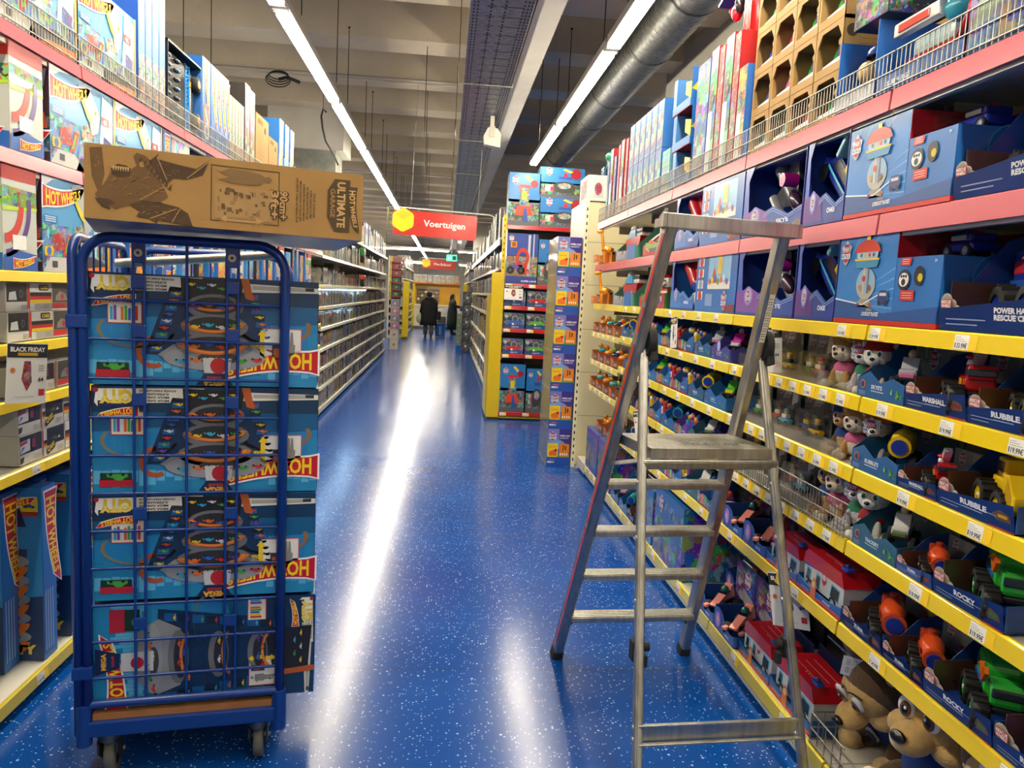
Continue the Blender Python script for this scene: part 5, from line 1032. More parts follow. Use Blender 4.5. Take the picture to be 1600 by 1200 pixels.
def boatbox(key):
    W,D,H=.62,.26,.25; c=MB('card'); B='#1f6fb8'; c.box(0,W,0,D,0,.004,B); c.prism([(0,0),(W,0),(W,.11),(W*.8,.09),(W*.5,.06),(0,.08)],-.003,0,'#8c96a0'); c.box(W*.62,W,-.005,-.003,0,.10,B); c.box(0,W,D-.003,D,0,H,'#3f5a4a'); 
    for x in (0,W-.003): c.prism([(0,0),(D,0),(D,H),(D*.7,H),(0,.08)],x,x+.003,'#4a8a78',plane='YZ')
    F=Face(c,(0,-.003,0),(1,0,0),(0,0,1),W,H)
    for i in range(5): F.circ(W*(.12+.09*i),.055,.018,['#c8ccd2','#d8c8b8','#b8c0c8','#c03a30','#d0d0d0'][i],2,10); F.rect(W*.05,.012+.006*i,W*.5,.014+.006*i,'#c8d0d8',3)
    t=MB('plastic'); t.prism([(.10,.16),(.55,.17),(.50,.06),(.44,.02),(.2,.02),(.12,.05)],.05,.17,'#c4161f'); t.prism([(.10,.17),(.36,.17),(.33,.225),(.2,.235),(.14,.2)],.06,.16,'#3fb0e4'); t.bbox(.3,.5,.07,.15,.17,.20,'#e9e7e0',.01); t.bbox(.34,.52,.068,.155,.20,.235,'#2e3236',.01); t.ell((.24,.08,.24),(.03,.03,.025),'#e6e2da')
    kind(key,[('carton',c),('toy_boat',t)])
boatbox('boatbox')
# tall orange giraffe figure, generic jungle toys on orange trays
def giraffe(key):
    t=MB('plastic'); O='#e8921c'
    for x in (-.02,.02):
        for y in (-.03,.03): t.cyl((x,y,0),(x,y,.09),.008,n=8,col=O)
    t.ell((0,0,.105),(.03,.05,.03),O); t.cyl((0,-.035,.11),(0,-.055,.24),.014,.010,10,O); t.ell((0,-.07,.25),(.014,.03,.016),O); 
    for s in (-1,1): t.cyl((s*.008,-.052,.26),(s*.010,-.052,.28),.003,n=6,col='#6a3a10'); t.ell((s*.018,-.05,.258),(.010,.004,.006),O)
    R=random.Random(1)
    for i in range(10): a=R.random()*6.28; t.ell((.029*math.cos(a),.045*math.sin(a),.10+.015*R.random()),(.007,.008,.007),'#9a5212',6,4)
    b=MB('card'); b.box(-.06,.06,-.10,-.085,0,.06,'#d8742a'); F=Face(b,(-.06,-.10,0),(1,0,0),(0,0,1)); F.text('JUNGLE',.02,.03,.012,'#fff2d8',1,w=.08)
    kind(key,[('giraffe',t),('display_card',b)])
giraffe('giraffe')
def orangetray(key,cs):
    W,D,H=.24,.2,.15; c=MB('card'); c.box(0,W,0,D,0,.004,'#7a4526'); c.prism([(0,0),(W*.4,0),(W*.4,.06),(0,.075)],-.002,0,'#c46a34'); c.prism([(W*.4,0),(W,0),(W,.06),(W*.4,.055)],-.002,0,'#6f4a2c'); c.box(0,W,D-.003,D,0,H,'#3c3a34'); c.box(W-.003,W,0,D,0,.08,'#c46a34'); c.box(0,.003,0,D,0,.08,'#c46a34')
    F=Face(c,(0,-.002,0),(1,0,0),(0,0,1)); F.circ(W*.2,.035,.024,'#e8a05c',1); F.circ(W*.2,.035,.015,'#a8402a',2); F.rect(W*.5,.02,W*.9,.04,'#b5a68c',1)
    t=MB('plastic'); t.ell((W*.35,.08,.075),(.045,.04,.03),cs[0]); t.ell((W*.62,.09,.095),(.035,.03,.028),cs[1]); t.ell((W*.55,.05,.125),(.02,.02,.02),cs[2]); t.bbox(W*.2,W*.8,.04,.12,.02,.06,cs[1],.01); t.ell((W*.8,.07,.09),(.025,.03,.02),cs[0])
    kind(key,[('tray',c),('toy_animal',t)])
orangetray('or0',('#2aa0a4','#c4641c','#e8a030')); orangetray('or1',('#24305c','#e9e6df','#a8c23a')); orangetray('or2',('#e08a1c','#f0a82c','#d8781a'))

def figset(key,W,H,D,side,base,seed):
    R=random.Random(seed); c=MB('card'); c.box(0,W,0,D,0,.004,base); c.box(0,W,-.003,0,0,.016,base); c.box(0,W,D-.003,D,0,H,'#33363c'); c.prism([(0,0),(D,0),(D,H),(D*.5,H*.9),(0,.05)],0,.003,side,plane='YZ'); c.prism([(0,0),(D,0),(D,H*.5),(0,.06)],W-.003,W,side,plane='YZ'); c.prism([(W*.6,.01),(W,.01),(W,.085),(W*.9,.09),(W*.6,.05)],-.004,-.001,side)
    F=Face(c,(0,-.004,0),(1,0,0),(0,0,1),W,H); K=Face(c,(0,D-.0035,0),(1,0,0),(0,0,1),W,H); K.rect(.004,.02,W-.004,H-.004,'#7a7d80',1,'art')
    for i in range(7): F.circ(W*(.06+.085*i),.03+.012*R.random(),.017,R.choice(['#b86a3a','#c9b8a0','#8a5a3c','#c83a30','#3a6ab0','#d8a83c','#e0dcd4']),2+i%2,9,ry=.028,mat='art')
    F.text('PATROL',W*.68,.03,.010,'#eef2f8',3,bold=.04,w=W*.2)
    t=MB('plastic')
    for i in range(6):
        a=W*(.12+.15*i); cc=R.choice(CARC+['#e8e4da','#8a5a3c']); t.bbox(a-.02,a+.02,D*.3,D*.6,.02,.05+.05*R.random(),cc,.008); t.ell((a,D*.35,.09+.03*R.random()),(.017,.015,.018),R.choice(['#e8ddc8','#8a5a3c','#c42a2a','#2c58b4','#e0b030']),10,7)
    kind(key,[('carton',c),('toy_figures',t)])
figset('fs0',.32,.17,.2,'#1f62a8','#b8262a',1); figset('fs1',.28,.18,.2,'#2670b8','#a82024',2); figset('fs2',.24,.16,.2,'#6a3a9c','#1c4f9a',3)
# ================================================================== GOODS ON THE RIGHT
def Rp(key,name,label,cat,ylo,z,W,dx=-.006,group=None,sc=1,tw=0):
    return put(key,name,label,cat,(XR+dx,ylo+W*sc,z+.0055),-PI/2+tw,group,scale=sc)
SH={0:'bottom shelf',1:'fifth yellow-railed shelf',2:'fourth yellow-railed shelf',3:'third yellow-railed shelf',4:'second yellow-railed shelf',5:'top yellow-railed shelf',6:'lower pink-railed shelf',7:'top pink-railed shelf'}
def row(items):
    for (key,name,desc,cat,ylo,lv,W,*r) in items:
        kw=r[0] if r else {}
        Rp(key,name,desc,cat,ylo,LV[lv],W,**kw)
G=dict
# big cartons on the two shelves behind the pink and top yellow rails
for lv,tail in ((6,'upper row, lower pink-railed shelf'),(5,'lower row, top yellow-railed shelf')):
    y=lambda a:a
    row([('cruiserbox','boxed_toy_truck','open box with a big-wheeled blue toy truck, '+tail,'toy box',1.46,lv,.50,G(group='big rescue truck boxes')),
     ('lookout','playset_box','blue stepped playset box topped by toy car, '+tail,'toy box',1.975,lv,.55,G(group='stepped tower playset boxes')),
     ('chasebox','boxed_toy_vehicle','dark window box with a blue toy cruiser, '+tail,'toy box',2.535,lv,.29,G(group='dark window vehicle boxes')),
     ('jetbox','boxed_toy_vehicle','purple-trimmed window box with a grey toy jet, '+tail,'toy box',2.845,lv,.58,G(group='jet window boxes')),
     ('bluepic','playset_box','light blue playset box with printed tower scene, '+tail,'toy box',3.445,lv,.57,G(group='printed tower scene boxes')),
     ('rocketbox','boxed_toy_vehicle','window box with a red and blue toy rocket, '+tail,'toy box',4.04,lv,.42,G(group='toy rocket window boxes')),
     ('firebox','boxed_toy_set','open box with a red and white toy fire station, '+tail,'toy box',4.60+.0,lv,.62,G(sc=.95,group='toy fire station boxes')),
     ('boatbox','boxed_toy_set','open box with a red toy boat, '+tail,'toy box',5.42,lv,.62,G(sc=.98,group='toy boat boxes')),
     ('giraffe','toy_giraffe','orange toy giraffe figure beside the cream end panel, '+tail,'toy',6.25,lv,.12,G(group='orange toy giraffes'))])
for lv,tail in ((6,'upper row'),(5,'lower row')):
    Rp('or1','toy_animal_tray','open orange tray of toy animals behind the giraffe, '+tail,'toy box',6.5,LV[lv],.24,group='animal trays')
# wheeled trucks and trays of the near bay
row([('w_yellow','boxed_toy_truck','yellow toy digger box at the edge of the second yellow-railed shelf','toy box',1.545,4,.262),
 ('w_red','boxed_toy_truck','red toy fire truck box on the second yellow-railed shelf','toy box',1.812,4,.262),
 ('t_jet','boxed_toy_vehicle','small silver toy jet box beside plush puppies, second yellow-railed shelf','toy box',2.082,4,.25),
 ('w_yellow2','boxed_toy_truck','yellow toy bulldozer box on the third yellow-railed shelf','toy box',1.605,3,.28),
 ('w_red','boxed_toy_truck','red toy fire truck box behind the bulldozer, third yellow-railed shelf','toy box',1.890,3,.262,G(sc=.68)),
 ('t_yellow','boxed_toy_vehicle','yellow toy car box in blue leafy tray, third yellow-railed shelf','toy box',2.075,3,.25),
 ('w_green','boxed_toy_truck','green toy recycling truck box on the fourth yellow-railed shelf','toy box',1.60,2,.262),
 ('w_orange','boxed_toy_truck','orange toy submarine truck box on the fourth yellow-railed shelf','toy box',1.868,2,.262,G(sc=.62)),
 ('t_white','boxed_toy_vehicle','white toy jungle car box in blue leafy tray, fourth yellow-railed shelf','toy box',2.035,2,.25,G(sc=.96)),
 ('w_purple','boxed_toy_truck','purple-wheeled toy buggy box at the edge of the fifth yellow-railed shelf','toy box',1.325,1,.262),
 ('w_green','boxed_toy_truck','green toy recycling truck box on the fifth yellow-railed shelf','toy box',1.592,1,.262),
 ('w_orange','boxed_toy_truck','orange toy submarine truck box next to the green one, fifth yellow-railed shelf','toy box',1.858,1,.262,G(sc=.74)),
 ('w_orange','boxed_toy_truck','orange toy submarine truck box next to the toy buses, fifth yellow-railed shelf','toy box',2.056,1,.262,G(sc=.86)),
 ('bus','boxed_toy_bus','red-roofed toy bus box on the fifth yellow-railed shelf, beside the orange trucks','toy box',2.295,1,.36,G(sc=.86)),
 ('bus','boxed_toy_bus','red-roofed toy bus box on the fifth yellow-railed shelf, beside the pink cars','toy box',2.61,1,.36,G(sc=.74)),
 ('pinkcar','boxed_toy_car','pink racing car box next to the toy buses, fifth yellow-railed shelf','toy box',2.885,1,.235),
 ('pinkcar','boxed_toy_car','pink racing car box behind the ladder rail, fifth yellow-railed shelf','toy box',3.13,1,.235),
 ('bus','boxed_toy_bus','red-roofed toy bus box on the bottom shelf, next to the plush dogs','toy box',2.45,0,.36,G(sc=.95,dx=.015)),
 ('bus','boxed_toy_bus','red-roofed toy bus box on the bottom shelf, next to the pink cars','toy box',2.80,0,.36,G(sc=.87,dx=.015)),
 ('pinkcar','boxed_toy_car','pink racing car box on the bottom shelf, beside the toy bus','toy box',3.125,0,.235,G(sc=1.05)),
 ('pinkcar','boxed_toy_car','pink racing car box on the bottom shelf, behind the ladder foot','toy box',3.38,0,.235,G(sc=1.05))])
for k in range(3):
    for j in range(2):
        if (k,j)!=(9,9): put('pinkcar','boxed_toy_car','pink racing car box, %s row behind, %s, bottom shelf'%('upper' if j else 'lower',['beside the bus','in the middle','by the blue box'][k]),'toy box',(XR+.235,3.12+.25*(k+1),LV[0]+.003+.24*j),-PI/2,'racing car boxes behind the front row')
i=0
for lv,ys in ((4,(2.37,2.47,2.575)),(3,(2.36,2.455,2.56)),(2,(2.31,2.415,2.52,2.625))):
    kk={4:('pup_white','pup_grey','pup_gold'),3:('pup_grey','pup_gold','pup_brown'),2:('pup_white','pup_grey','pup_gold','pup_brown')}[lv]
    nm={'pup_white':'white plush puppy in a red cap','pup_grey':'grey plush puppy in an orange cap','pup_gold':'golden plush puppy with a blond tuft','pup_brown':'brown plush puppy in a blue cap'}
    for y,k2 in zip(ys,kk):
        sc=1.12 if lv==2 else 1.0
        put(k2,'plush_puppy',nm[k2]+', '+{4:'second',3:'third',2:'fourth'}[lv]+' yellow-railed shelf','plush toy',(XR+.075+.02*(i%2),y,LV[lv]+.002),-PI/2+.75-.1*(i%3),'small plush puppies',scale=(sc,sc,sc)); i+=1
# clear packs hung and stood in the second bay, with clear front guards
cols=['navy and yellow','green and white','pale blue','yellow and black','red and cream']
for lv,ys in ((4,2.74),(3,2.72),(2,2.80)):
    for k in range(5):
        c=(k*2+lv)%5; 
        put('blis%d'%c,'figure_pack','hanging pack with %s toy figure, %s of five, %s'%(cols[c],NTH[k],SH[lv].replace(' yellow-railed','')),'figure pack',(XR+.10+.03*(k%2),ys+.135*(k+1),LV[lv]+.004),-PI/2+.12,'figure packs in the second bay')
    for k in range(4):
        c=(k+lv)%5; put('blis%d'%c,'figure_pack','pack with %s figure deeper in, %s of four, %s'%(cols[c],NTH[k],SH[lv].replace(' yellow-railed','')),'figure pack',(XR+.30,ys+.15*(k+1),LV[lv]+.004),-PI/2,'figure packs at the back')
g=MB('clear'); g.box(0,.95,0,.002,0,.055,'#fff'); kind('clearguard',[('clear_guard',g)])
for lv in (3,4): put('clearguard','clear_riser','clear plastic riser in front of the hanging packs, %s'%SH[lv],'riser',(XR+.0,3.36,LV[lv]+.005),-PI/2,'clear risers on the shelves')
# third and fourth bays, seen past the ladder
desc={'fs0':'blue-sided box of small figures','fs1':'light blue box of small figures','fs2':'purple-sided box of small figures','t_teal':'teal toy digger box','t_violet':'violet toy buggy box','t_gy':'green and yellow toy set box','t_jet':'silver toy jet box','t_yellow':'yellow toy car box','t_white':'white toy jungle car box','or0':'teal and orange toy animal tray','or1':'navy toy animal tray','or2':'yellow-orange toy animal tray','bus':'toy bus box','pinkcar':'pink racing car box','w_red':'red toy fire truck box','w_orange':'orange toy submarine truck box','w_green':'green recycling truck box'}
Wd={'fs0':.32,'fs1':.28,'fs2':.24,'t_teal':.25,'t_violet':.25,'t_gy':.30,'t_jet':.25,'t_yellow':.25,'t_white':.25,'or0':.24,'or1':.24,'or2':.24,'bus':.36,'pinkcar':.235,'w_red':.262,'w_orange':.262,'w_green':.262}
fill={4:['t_violet','t_jet','fs0','fs1','t_gy','fs2','t_white','t_yellow'],3:['t_gy','t_yellow','fs0','fs1','t_gy','fs0','t_jet','fs2'],2:['t_violet','t_white','fs2','t_teal','fs1','fs0','w_red','t_white'],1:['fs1','t_white','fs0','t_violet','fs1','w_orange','t_yellow']}
for lv,ks in fill.items():
    y=3.45 if lv!=1 else 3.45; n_=0
    for k in ks:
        if y+Wd[k]>5.68: break
        Rp(k,'boxed_toy_vehicle',desc[k]+' past the ladder, %s along the %s'%(NTH[n_],SH[lv]),'toy box',y,LV[lv],Wd[k],group='mixed vehicle boxes past the ladder'); y+=Wd[k]+.012; n_+=1
L4=[.12,.855,1.09,1.335]
for li,(z,ks) in enumerate(((1.335,['or2','or1','or0','or2']),(1.09,['or2','or1','or2','or0']),(.855,['or1','or0','or2','or0']))):
    y=5.74
    for n_,k in enumerate(ks):
        Rp(k,'toy_animal_tray',desc[k]+', %s in the %s row of the end bay'%(NTH[n_],['upper','middle','lower'][li]),'toy box',y,z,Wd[k],group='toy animal trays in the end bay'); y+=.262
# boxes on the lowest shelf of the far right bays
def artbox(key,W,D,H,base,band=None,logo=None,m='art',spine=None,txt=None,edge='#e8e4da'):
    c=MB('card'); c.box(0,W,0,D,0,H,spine or base)
    for F in (Face(c,(0,0,0),(1,0,0),(0,0,1),W,H),):
        F.rect(.003,.003,W-.003,H-.003,base,1,m)
        if band: F.rect(.003,H*.86,W-.003,H-.003,band,2)
        if logo=='badge': badge(F,W*.24,H*.8,min(W,H)*.22,3)
        if logo=='flame': flame(F,W*.05,H*.72,W*.6,3)
        if logo=='flamev': G=Face(c,(0,0,H),(0,0,-1),(1,0,0),H,W); flame(G,H*.06,W*.12,min(H*.5,W*2.2),3)
        if txt: F.text(txt,W*.5,H*.06,H*.06,'#f3efe4',3,bold=.03,w=W*.6,align=.5)
    for S_ in (Face(c,(W,0,0),(0,1,0),(0,0,1),D,H),Face(c,(0,D,0),(0,-1,0),(0,0,1),D,H)):
        S_.rect(.003,.003,D-.003,H-.003,spine or base,1,m if not spine else None)
        if spine: S_.rect(D*.1,H*.55,D*.9,H*.92,base,2,m); S_.rect(D*.15,H*.1,D*.85,H*.4,edge,2,'artfine')
    kind(key,[('carton',c)])
artbox('castle',.5,.3,.36,'#4a6ab8','#6a4aa0',None,'artbig',txt=None)
artbox('bigblue',.55,.35,.40,'#2f74b8','#2866b0','badge','artbig')
artbox('skyblue',.30,.25,.34,'#3c8fd0','#2a62b0','badge','art')
row([('bigblue','playset_box','big blue playset box on the bottom shelf, seen between the ladder steps','toy box',3.92,0,.55),
 ('skyblue','playset_box','upright light blue toy box on the bottom shelf past the big blue one','toy box',4.52,0,.30),
 ('w_red','boxed_toy_truck','red toy fire truck box on the bottom shelf, far from the camera','toy box',4.85,0,.262),
 ('t_teal','boxed_toy_vehicle','teal toy digger box on the bottom shelf, far from the camera','toy box',5.14,0,.25),
 ('t_jet','boxed_toy_vehicle','silver toy jet box at the far end of the bottom shelf','toy box',5.42,0,.25),
 ('castle','playset_box','violet-blue playset box on the bottom shelf, second from the end panel','toy box',5.74,0,.5),
 ('castle','playset_box','violet-blue playset box on the bottom shelf, against the end panel','toy box',6.27,0,.5)])
for k in range(3): Rp('or%d'%k,'toy_animal_tray',['teal','navy','amber'][k]+' toy animal tray lying on the violet-blue playset boxes','toy box',5.8+.3*k,LV[0]+.362,.24,dx=.05,group='trays on the playset boxes')
# ---- big plush dogs in the wire bin at the bottom right
def bigdog(key,turn=0):
    C1,C2,C3='#5d4328','#d9b06c','#e3c083'
    b=MB('plush'); b.ell((0,.02,.13),(.085,.08,.12),C1,18,12); 
    for s in (-1,1):
        b.ell((s*.07,-.06,.10),(.028,.06,.032),C1,rot=(.25,0,s*.2)); b.ell((s*.08,-.125,.085),(.040,.036,.040),C3)
        b.ell((s*.075,-.05,.04),(.036,.07,.034),C1); b.ell((s*.09,-.125,.04),(.045,.040,.048),C3)
    b.ell((0,.12,.06),(.02,.07,.022),C1,rot=(.6,0,0))
    v=MB('cloth'); v.lathe((0,.015,.14),[(.078,-.07),(.089,-.02),(.087,.03),(.070,.07)],20,'#23458f',sy=.98); 
    v.cyl((0,-.076,.135),(0,-.084,.135),.026,n=8,col='#c9ced6'); v.cyl((0,-.084,.135),(0,-.087,.135),.021,n=8,col='#1c3a80')
    h=MB('plush'); h.ell((0,.02,.305),(.105,.10,.098),C1,24,16); h.ell((0,-.035,.29),(.088,.062,.078),C2,20,14)
    h.ell((0,-.105,.262),(.050,.060,.040),C2,18,12); 
    for s in (-1,1): h.ell((s*.062,-.045,.245),(.048,.045,.036),C2,16,10)
    h.ell((0,-.162,.282),(.022,.014,.016),'#171310',mat='plastic')
    for s in (-1,1):
        h.ell((s*.036,-.092,.325),(.024,.010,.030),'#f2efe8',16,10,mat='plastic'); h.ell((s*.033,-.100,.322),(.016,.007,.021),'#7a4318',14,9,mat='plastic'); h.ell((s*.032,-.105,.322),(.010,.005,.014),'#0b0908',12,8,mat='plastic'); h.ell((s*.028,-.109,.330),(.004,.002,.005),'#ffffff',8,5,mat='plastic')
        h.tube([(s*.012+s*.008*k,-.093+.004*k,.364-.0016*k*k) for k in range(5)],.003,5,'#2a1c10')
        h.ell((s*.088,.03,.385),(.026,.018,.052),C1,rot=(0,s*.4,0)); h.ell((s*.086,.014,.383),(.016,.010,.036),'#b98a72',rot=(0,s*.4,0))
    h.tube([(.0,-.160,.262),(.012,-.155,.250),(.03,-.135,.246)],.002,5,'#2a1c10')
    kind(key,[('body',b),('vest',v),('head',h)])
bigdog('bigdog')
put('bigdog','plush_dog','large brown plush dog in the middle of the bin, muzzle turned to the aisle','plush toy',(1.50,2.02,.128),0,'large plush dogs',rot=(.05,.05,-1.22),scale=1.14)
put('bigdog','plush_dog','large brown plush dog slumped at the back of the bin, white tag on its ear','plush toy',(1.64,2.37,.14),0,'large plush dogs',rot=(.62,.1,-1.35),scale=1.05)
put('bigdog','plush_dog','large brown plush dog at the lower picture edge, only its face showing','plush toy',(1.52,1.76,.128),0,'large plush dogs',rot=(.05,.0,-.72),scale=1.12)
t=MB('card'); t.box(-.05,.05,-.001,.001,-.033,.033,'#e9e8e2'); F=Face(t,(-.05,-.001,-.033),(1,0,0),(0,0,1),.1,.066)
for i in range(2):
    for j in range(5): F.rect(.012+.017*j,.010+.026*i,.026+.017*j,.031+.026*i,'#c3c4c0',1)
o=tag(mobj('care_tag',t.mesh('care_tag')),'white printed care tag hanging from the back plush dog','tag'); o.location=(1.40,2.30,.455); o.rotation_euler=(0,.1,-.45)
g=MB('steel')
for k in range(5): g.cyl((XR-.002,2.22+.05*k,.12),(XR-.002,2.22+.05*k,.235),.0022,n=5,col='#b9b5aa')
for k in range(10): g.cyl((XR+.045*k,2.42,.12),(XR+.045*k,2.42,.235 if k<8 else .235),.0022,n=5,col='#b9b5aa')
for z in (.135,.18,.235): g.cyl((XR-.002,2.2,z),(XR-.002,2.42,z),.003,n=5,col='#b9b5aa'); g.cyl((XR-.002,2.42,z),(XR+.42,2.42,z),.003,n=5,col='#b9b5aa')
tag(mobj('wire_bin',g.mesh('wire_bin')),'low wire bin holding the big plush dogs on the bottom shelf','wire bin')
# ---- top shelf, right: shelf-ready brown cartons with caps and figures
def cell(key,W,H,D,toy):
    c=MB('kraft'); K='#a5824f'; e=.010
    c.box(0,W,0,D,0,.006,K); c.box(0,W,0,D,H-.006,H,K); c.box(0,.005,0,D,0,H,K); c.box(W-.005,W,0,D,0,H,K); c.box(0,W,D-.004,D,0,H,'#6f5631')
    c.box(0,W,-.001,.003,0,.030,'#b48f5b'); c.box(0,W,-.001,.003,H-.018,H,'#b48f5b'); c.box(0,e,-.001,.003,0,H,'#b48f5b'); c.box(W-e,W,-.001,.003,0,H,'#b48f5b'); c.prism([(e,H-.018),(e+.03,H-.018),(e,H-.06)],-.001,.003,'#b48f5b'); c.prism([(W-e,H-.018),(W-e-.03,H-.018),(W-e,H-.06)],-.001,.003,'#b48f5b')
    t=MB('plastic'); a,b_=toy
    t.lathe((W*.5,.08,.05),[(.055,0),(.055,.02),(.045,.05),(.025,.068),(0,.072)],16,a); t.bbox(W*.2,W*.8,.02,.10,.006,.045,'#24427f',.006); t.bbox(W*.62,W*.80,.02,.04,.045,.10,b_,.01); t.ell((W*.71,.03,.11),(.018,.014,.018),'#d9b48c'); t.prism([(W*.15,.03),(W*.85,.04),(W*.85,.055),(W*.15,.045)],.014,.02,'#dfe3ec')
    F=Face(c,(W,0,0),(0,1,0),(0,0,1),D,H,'kraft'); F.circ(D*.15,H*.75,.022,'#3f301b',1); 
    for i in range(6): F.rect(D*.3,H*(.2+.1*i),D*.9,H*(.21+.1*i),'#7a5e38',1)
    F.rect(D*.28,H*.15,D*.285,H*.85,'#7a5e38',1); F.rect(D*.6,H*.15,D*.605,H*.85,'#7a5e38',1)
    kind(key,[('carton',c),('toy_cap',t)])
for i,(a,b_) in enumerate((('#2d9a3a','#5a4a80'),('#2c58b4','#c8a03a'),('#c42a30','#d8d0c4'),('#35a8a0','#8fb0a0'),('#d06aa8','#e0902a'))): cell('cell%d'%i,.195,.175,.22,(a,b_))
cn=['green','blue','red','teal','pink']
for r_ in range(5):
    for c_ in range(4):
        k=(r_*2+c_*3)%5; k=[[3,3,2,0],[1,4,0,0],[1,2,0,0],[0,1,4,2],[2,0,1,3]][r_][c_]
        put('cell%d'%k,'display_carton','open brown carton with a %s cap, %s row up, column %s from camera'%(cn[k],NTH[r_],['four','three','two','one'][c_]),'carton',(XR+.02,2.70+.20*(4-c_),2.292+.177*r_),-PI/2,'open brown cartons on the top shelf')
kc=MB('kraft'); kc.box(0,.42,0,.30,0,.47,'#a07c48'); F=Face(kc,(.42,0,0),(0,1,0),(0,0,1),.30,.47,'kraft'); F.circ(.06,.38,.028,'#3f301b',1)
for i in range(9): F.rect(.10,.08+.03*i,.28,.083+.03*i,'#7a5e38',1)
F=Face(kc,(0,0,0),(1,0,0),(0,0,1),.42,.47,'kraft'); F.circ(.3,.38,.028,'#3f301b',1)
for i in range(9): F.rect(.05,.08+.03*i,.25,.083+.03*i,'#7a5e38',1)
for j in range(14): F.rect(.06+.012*j,.40,.066+.012*j,.44,'#3f301b',1)
kind('bigkraft',[('carton',kc)])
put('bigkraft','storage_carton','large plain brown carton behind the open cartons, label printed on its side','carton',(XR+.26,3.1,2.293),-PI/2,'large brown cartons'); 
put('bigkraft','storage_carton','large plain brown carton stacked above the other, near the picture top','carton',(XR+.26,3.1,2.768),-PI/2,'large brown cartons')
# near end of the top shelf
mo=MB('card'); mo.box(0,.24,.0,.22,0,.004,'#1f5fae'); mo.box(0,.24,.217,.22,0,.24,'#1a4f98'); mo.box(0,.004,0,.22,0,.24,'#1f5fae'); mo.box(.236,.24,0,.22,0,.24,'#1f5fae'); mo.box(0,.24,-.003,0,0,.06,'#d8dce4')
tt=MB('plastic'); tt.ell((.11,.09,.13),(.05,.045,.055),'#26201c',16,10); tt.ell((.10,.05,.12),(.038,.03,.036),'#e0b878',14,9); tt.lathe((.11,.09,.17),[(.05,0),(.045,.02),(.03,.035),(0,.04)],14,'#2850a8'); tt.ell((.07,.10,.19),(.012,.03,.034),'#c8506a',12,8); tt.bbox(.08,.16,.05,.12,.01,.08,'#e8c828',.01)
kind('headbox',[('carton',mo),('toy_figure',tt)])
Rp('headbox','boxed_toy_figure','blue open box with a round-headed toy in a blue cap behind the wire guard','toy box',2.42,LV[7],.24)
am=MB('plastic'); am.bbox(.03,.30,.05,.19,.02,.10,'#b81820',.02); am.bbox(.06,.26,.06,.18,.10,.16,'#bfdce0',.02); am.bbox(.02,.24,.02,.05,.165,.205,'#e9e6dc',.005); am.bbox(.05,.20,.016,.02,.172,.196,'#c23a2a',.002); am.ell((.26,.08,.18),(.05,.05,.04),'#3fb4cc'); am.tube([(.30,.05,.08),(.34,.05,.14),(.35,.06,.24)],.012,8,'#c41a22'); am.ell((.35,.06,.27),(.022,.02,.022),'#ece8e0')
cc=MB('card'); cc.box(0,.4,0,.24,0,.006,'#1f5fae'); cc.box(0,.4,-.002,.001,0,.05,'#1f5fae'); F=Face(cc,(0,-.002,0),(1,0,0),(0,0,1)); F.text('SUBMERGE',.05,.016,.014,'#e8eef6',1,w=.12); cc.box(0,.4,.237,.24,0,.2,'#2a6fb8')
kind('amb',[('carton',cc),('toy_ambulance',am)])
Rp('amb','boxed_toy_ambulance','red toy ambulance with turquoise dome on the top shelf behind the wire guard','toy box',1.99,LV[7],.4)
artbox('ltblue',.36,.22,.22,'#3f8cc4','#2a62a8','badge','artbig',spine='#2a6cb0'); artbox('dkbox',.2,.2,.26,'#1c2230','#c46a20',None,'art'); artbox('redwhite',.3,.25,.28,'#c8c4c0','#b82030','badge','artbig',spine='#b82030')
Rp('ltblue','toy_box','light blue toy box standing behind the toy ambulance on the top shelf','toy box',1.62,LV[7],.36)
Rp('ltblue','toy_box','light blue toy box lying tilted on the pile above the ambulance','toy box',1.78,LV[7]+.222,.36,sc=1.05,tw=.2)
Rp('dkbox','toy_box','dark orange-topped toy box between the brown cartons and the blue boxes','toy box',2.38,LV[7]+.25,.2)
Rp('redwhite','toy_box','red and white toy box at the near end of the top shelf','toy box',1.28,LV[7],.3)
Rp('redwhite','toy_box','red and white toy box on top of the pile at the near shelf end','toy box',1.55,LV[7]+.235,.3,sc=.95)
# further along the top shelf
def spinebox(key,W,D,H,col,art,logo=None,side=None):
    c=MB('card'); c.box(0,W,0,D,0,H,col); F=Face(c,(0,0,0),(1,0,0),(0,0,1),W,H); F.rect(.002,.002,W-.002,H-.002,art,1,'artbig' if W>.1 else 'art')
    if logo=='flame': G=Face(c,(0,0,H),(0,0,-1),(1,0,0),H,W); G.rect(H*.03,.003,H*.97,W-.003,'#1f66b4',2); flame(G,H*.08,W*.22,min(H*.7,W*3.2),3)
    if logo=='white': F.rect(.004,.004,W*.6,H*.5,'#dfe0dc',2); F.circ(W*.4,H*.62,W*.3,'#5a4a52',3,12,ry=H*.12,mat='art')
    S_=Face(c,(0,D,0),(0,-1,0),(0,0,1),D,H); S_.rect(.002,.002,D-.002,H-.002,side or col,1,'artbig' if side is None and 0 else None)
    T=Face(c,(W,0,0),(0,1,0),(0,0,1),D,H); T.rect(.002,.002,D-.002,H-.002,side or col,1)
    if side=='art': pass
    kind(key,[('carton',c)])
spinebox('redtall',.075,.28,.60,'#b3141f','#b3141f'); spinebox('scenetall',.11,.30,.62,'#a31a26','#7fa2c4','white'); spinebox('bluetall',.20,.30,.60,'#1550a0','#2a66b4'); spinebox('bluestack',.14,.28,.30,'#2f6cb0','#3a78ba'); spinebox('indigo',.09,.3,.53,'#2c2a78','#3a3a90'); spinebox('thinteal',.035,.2,.26,'#7fb8c8','#b8d4dc'); spinebox('yellowblue',.10,.26,.42,'#2a6cc0','#d8b83a','white')
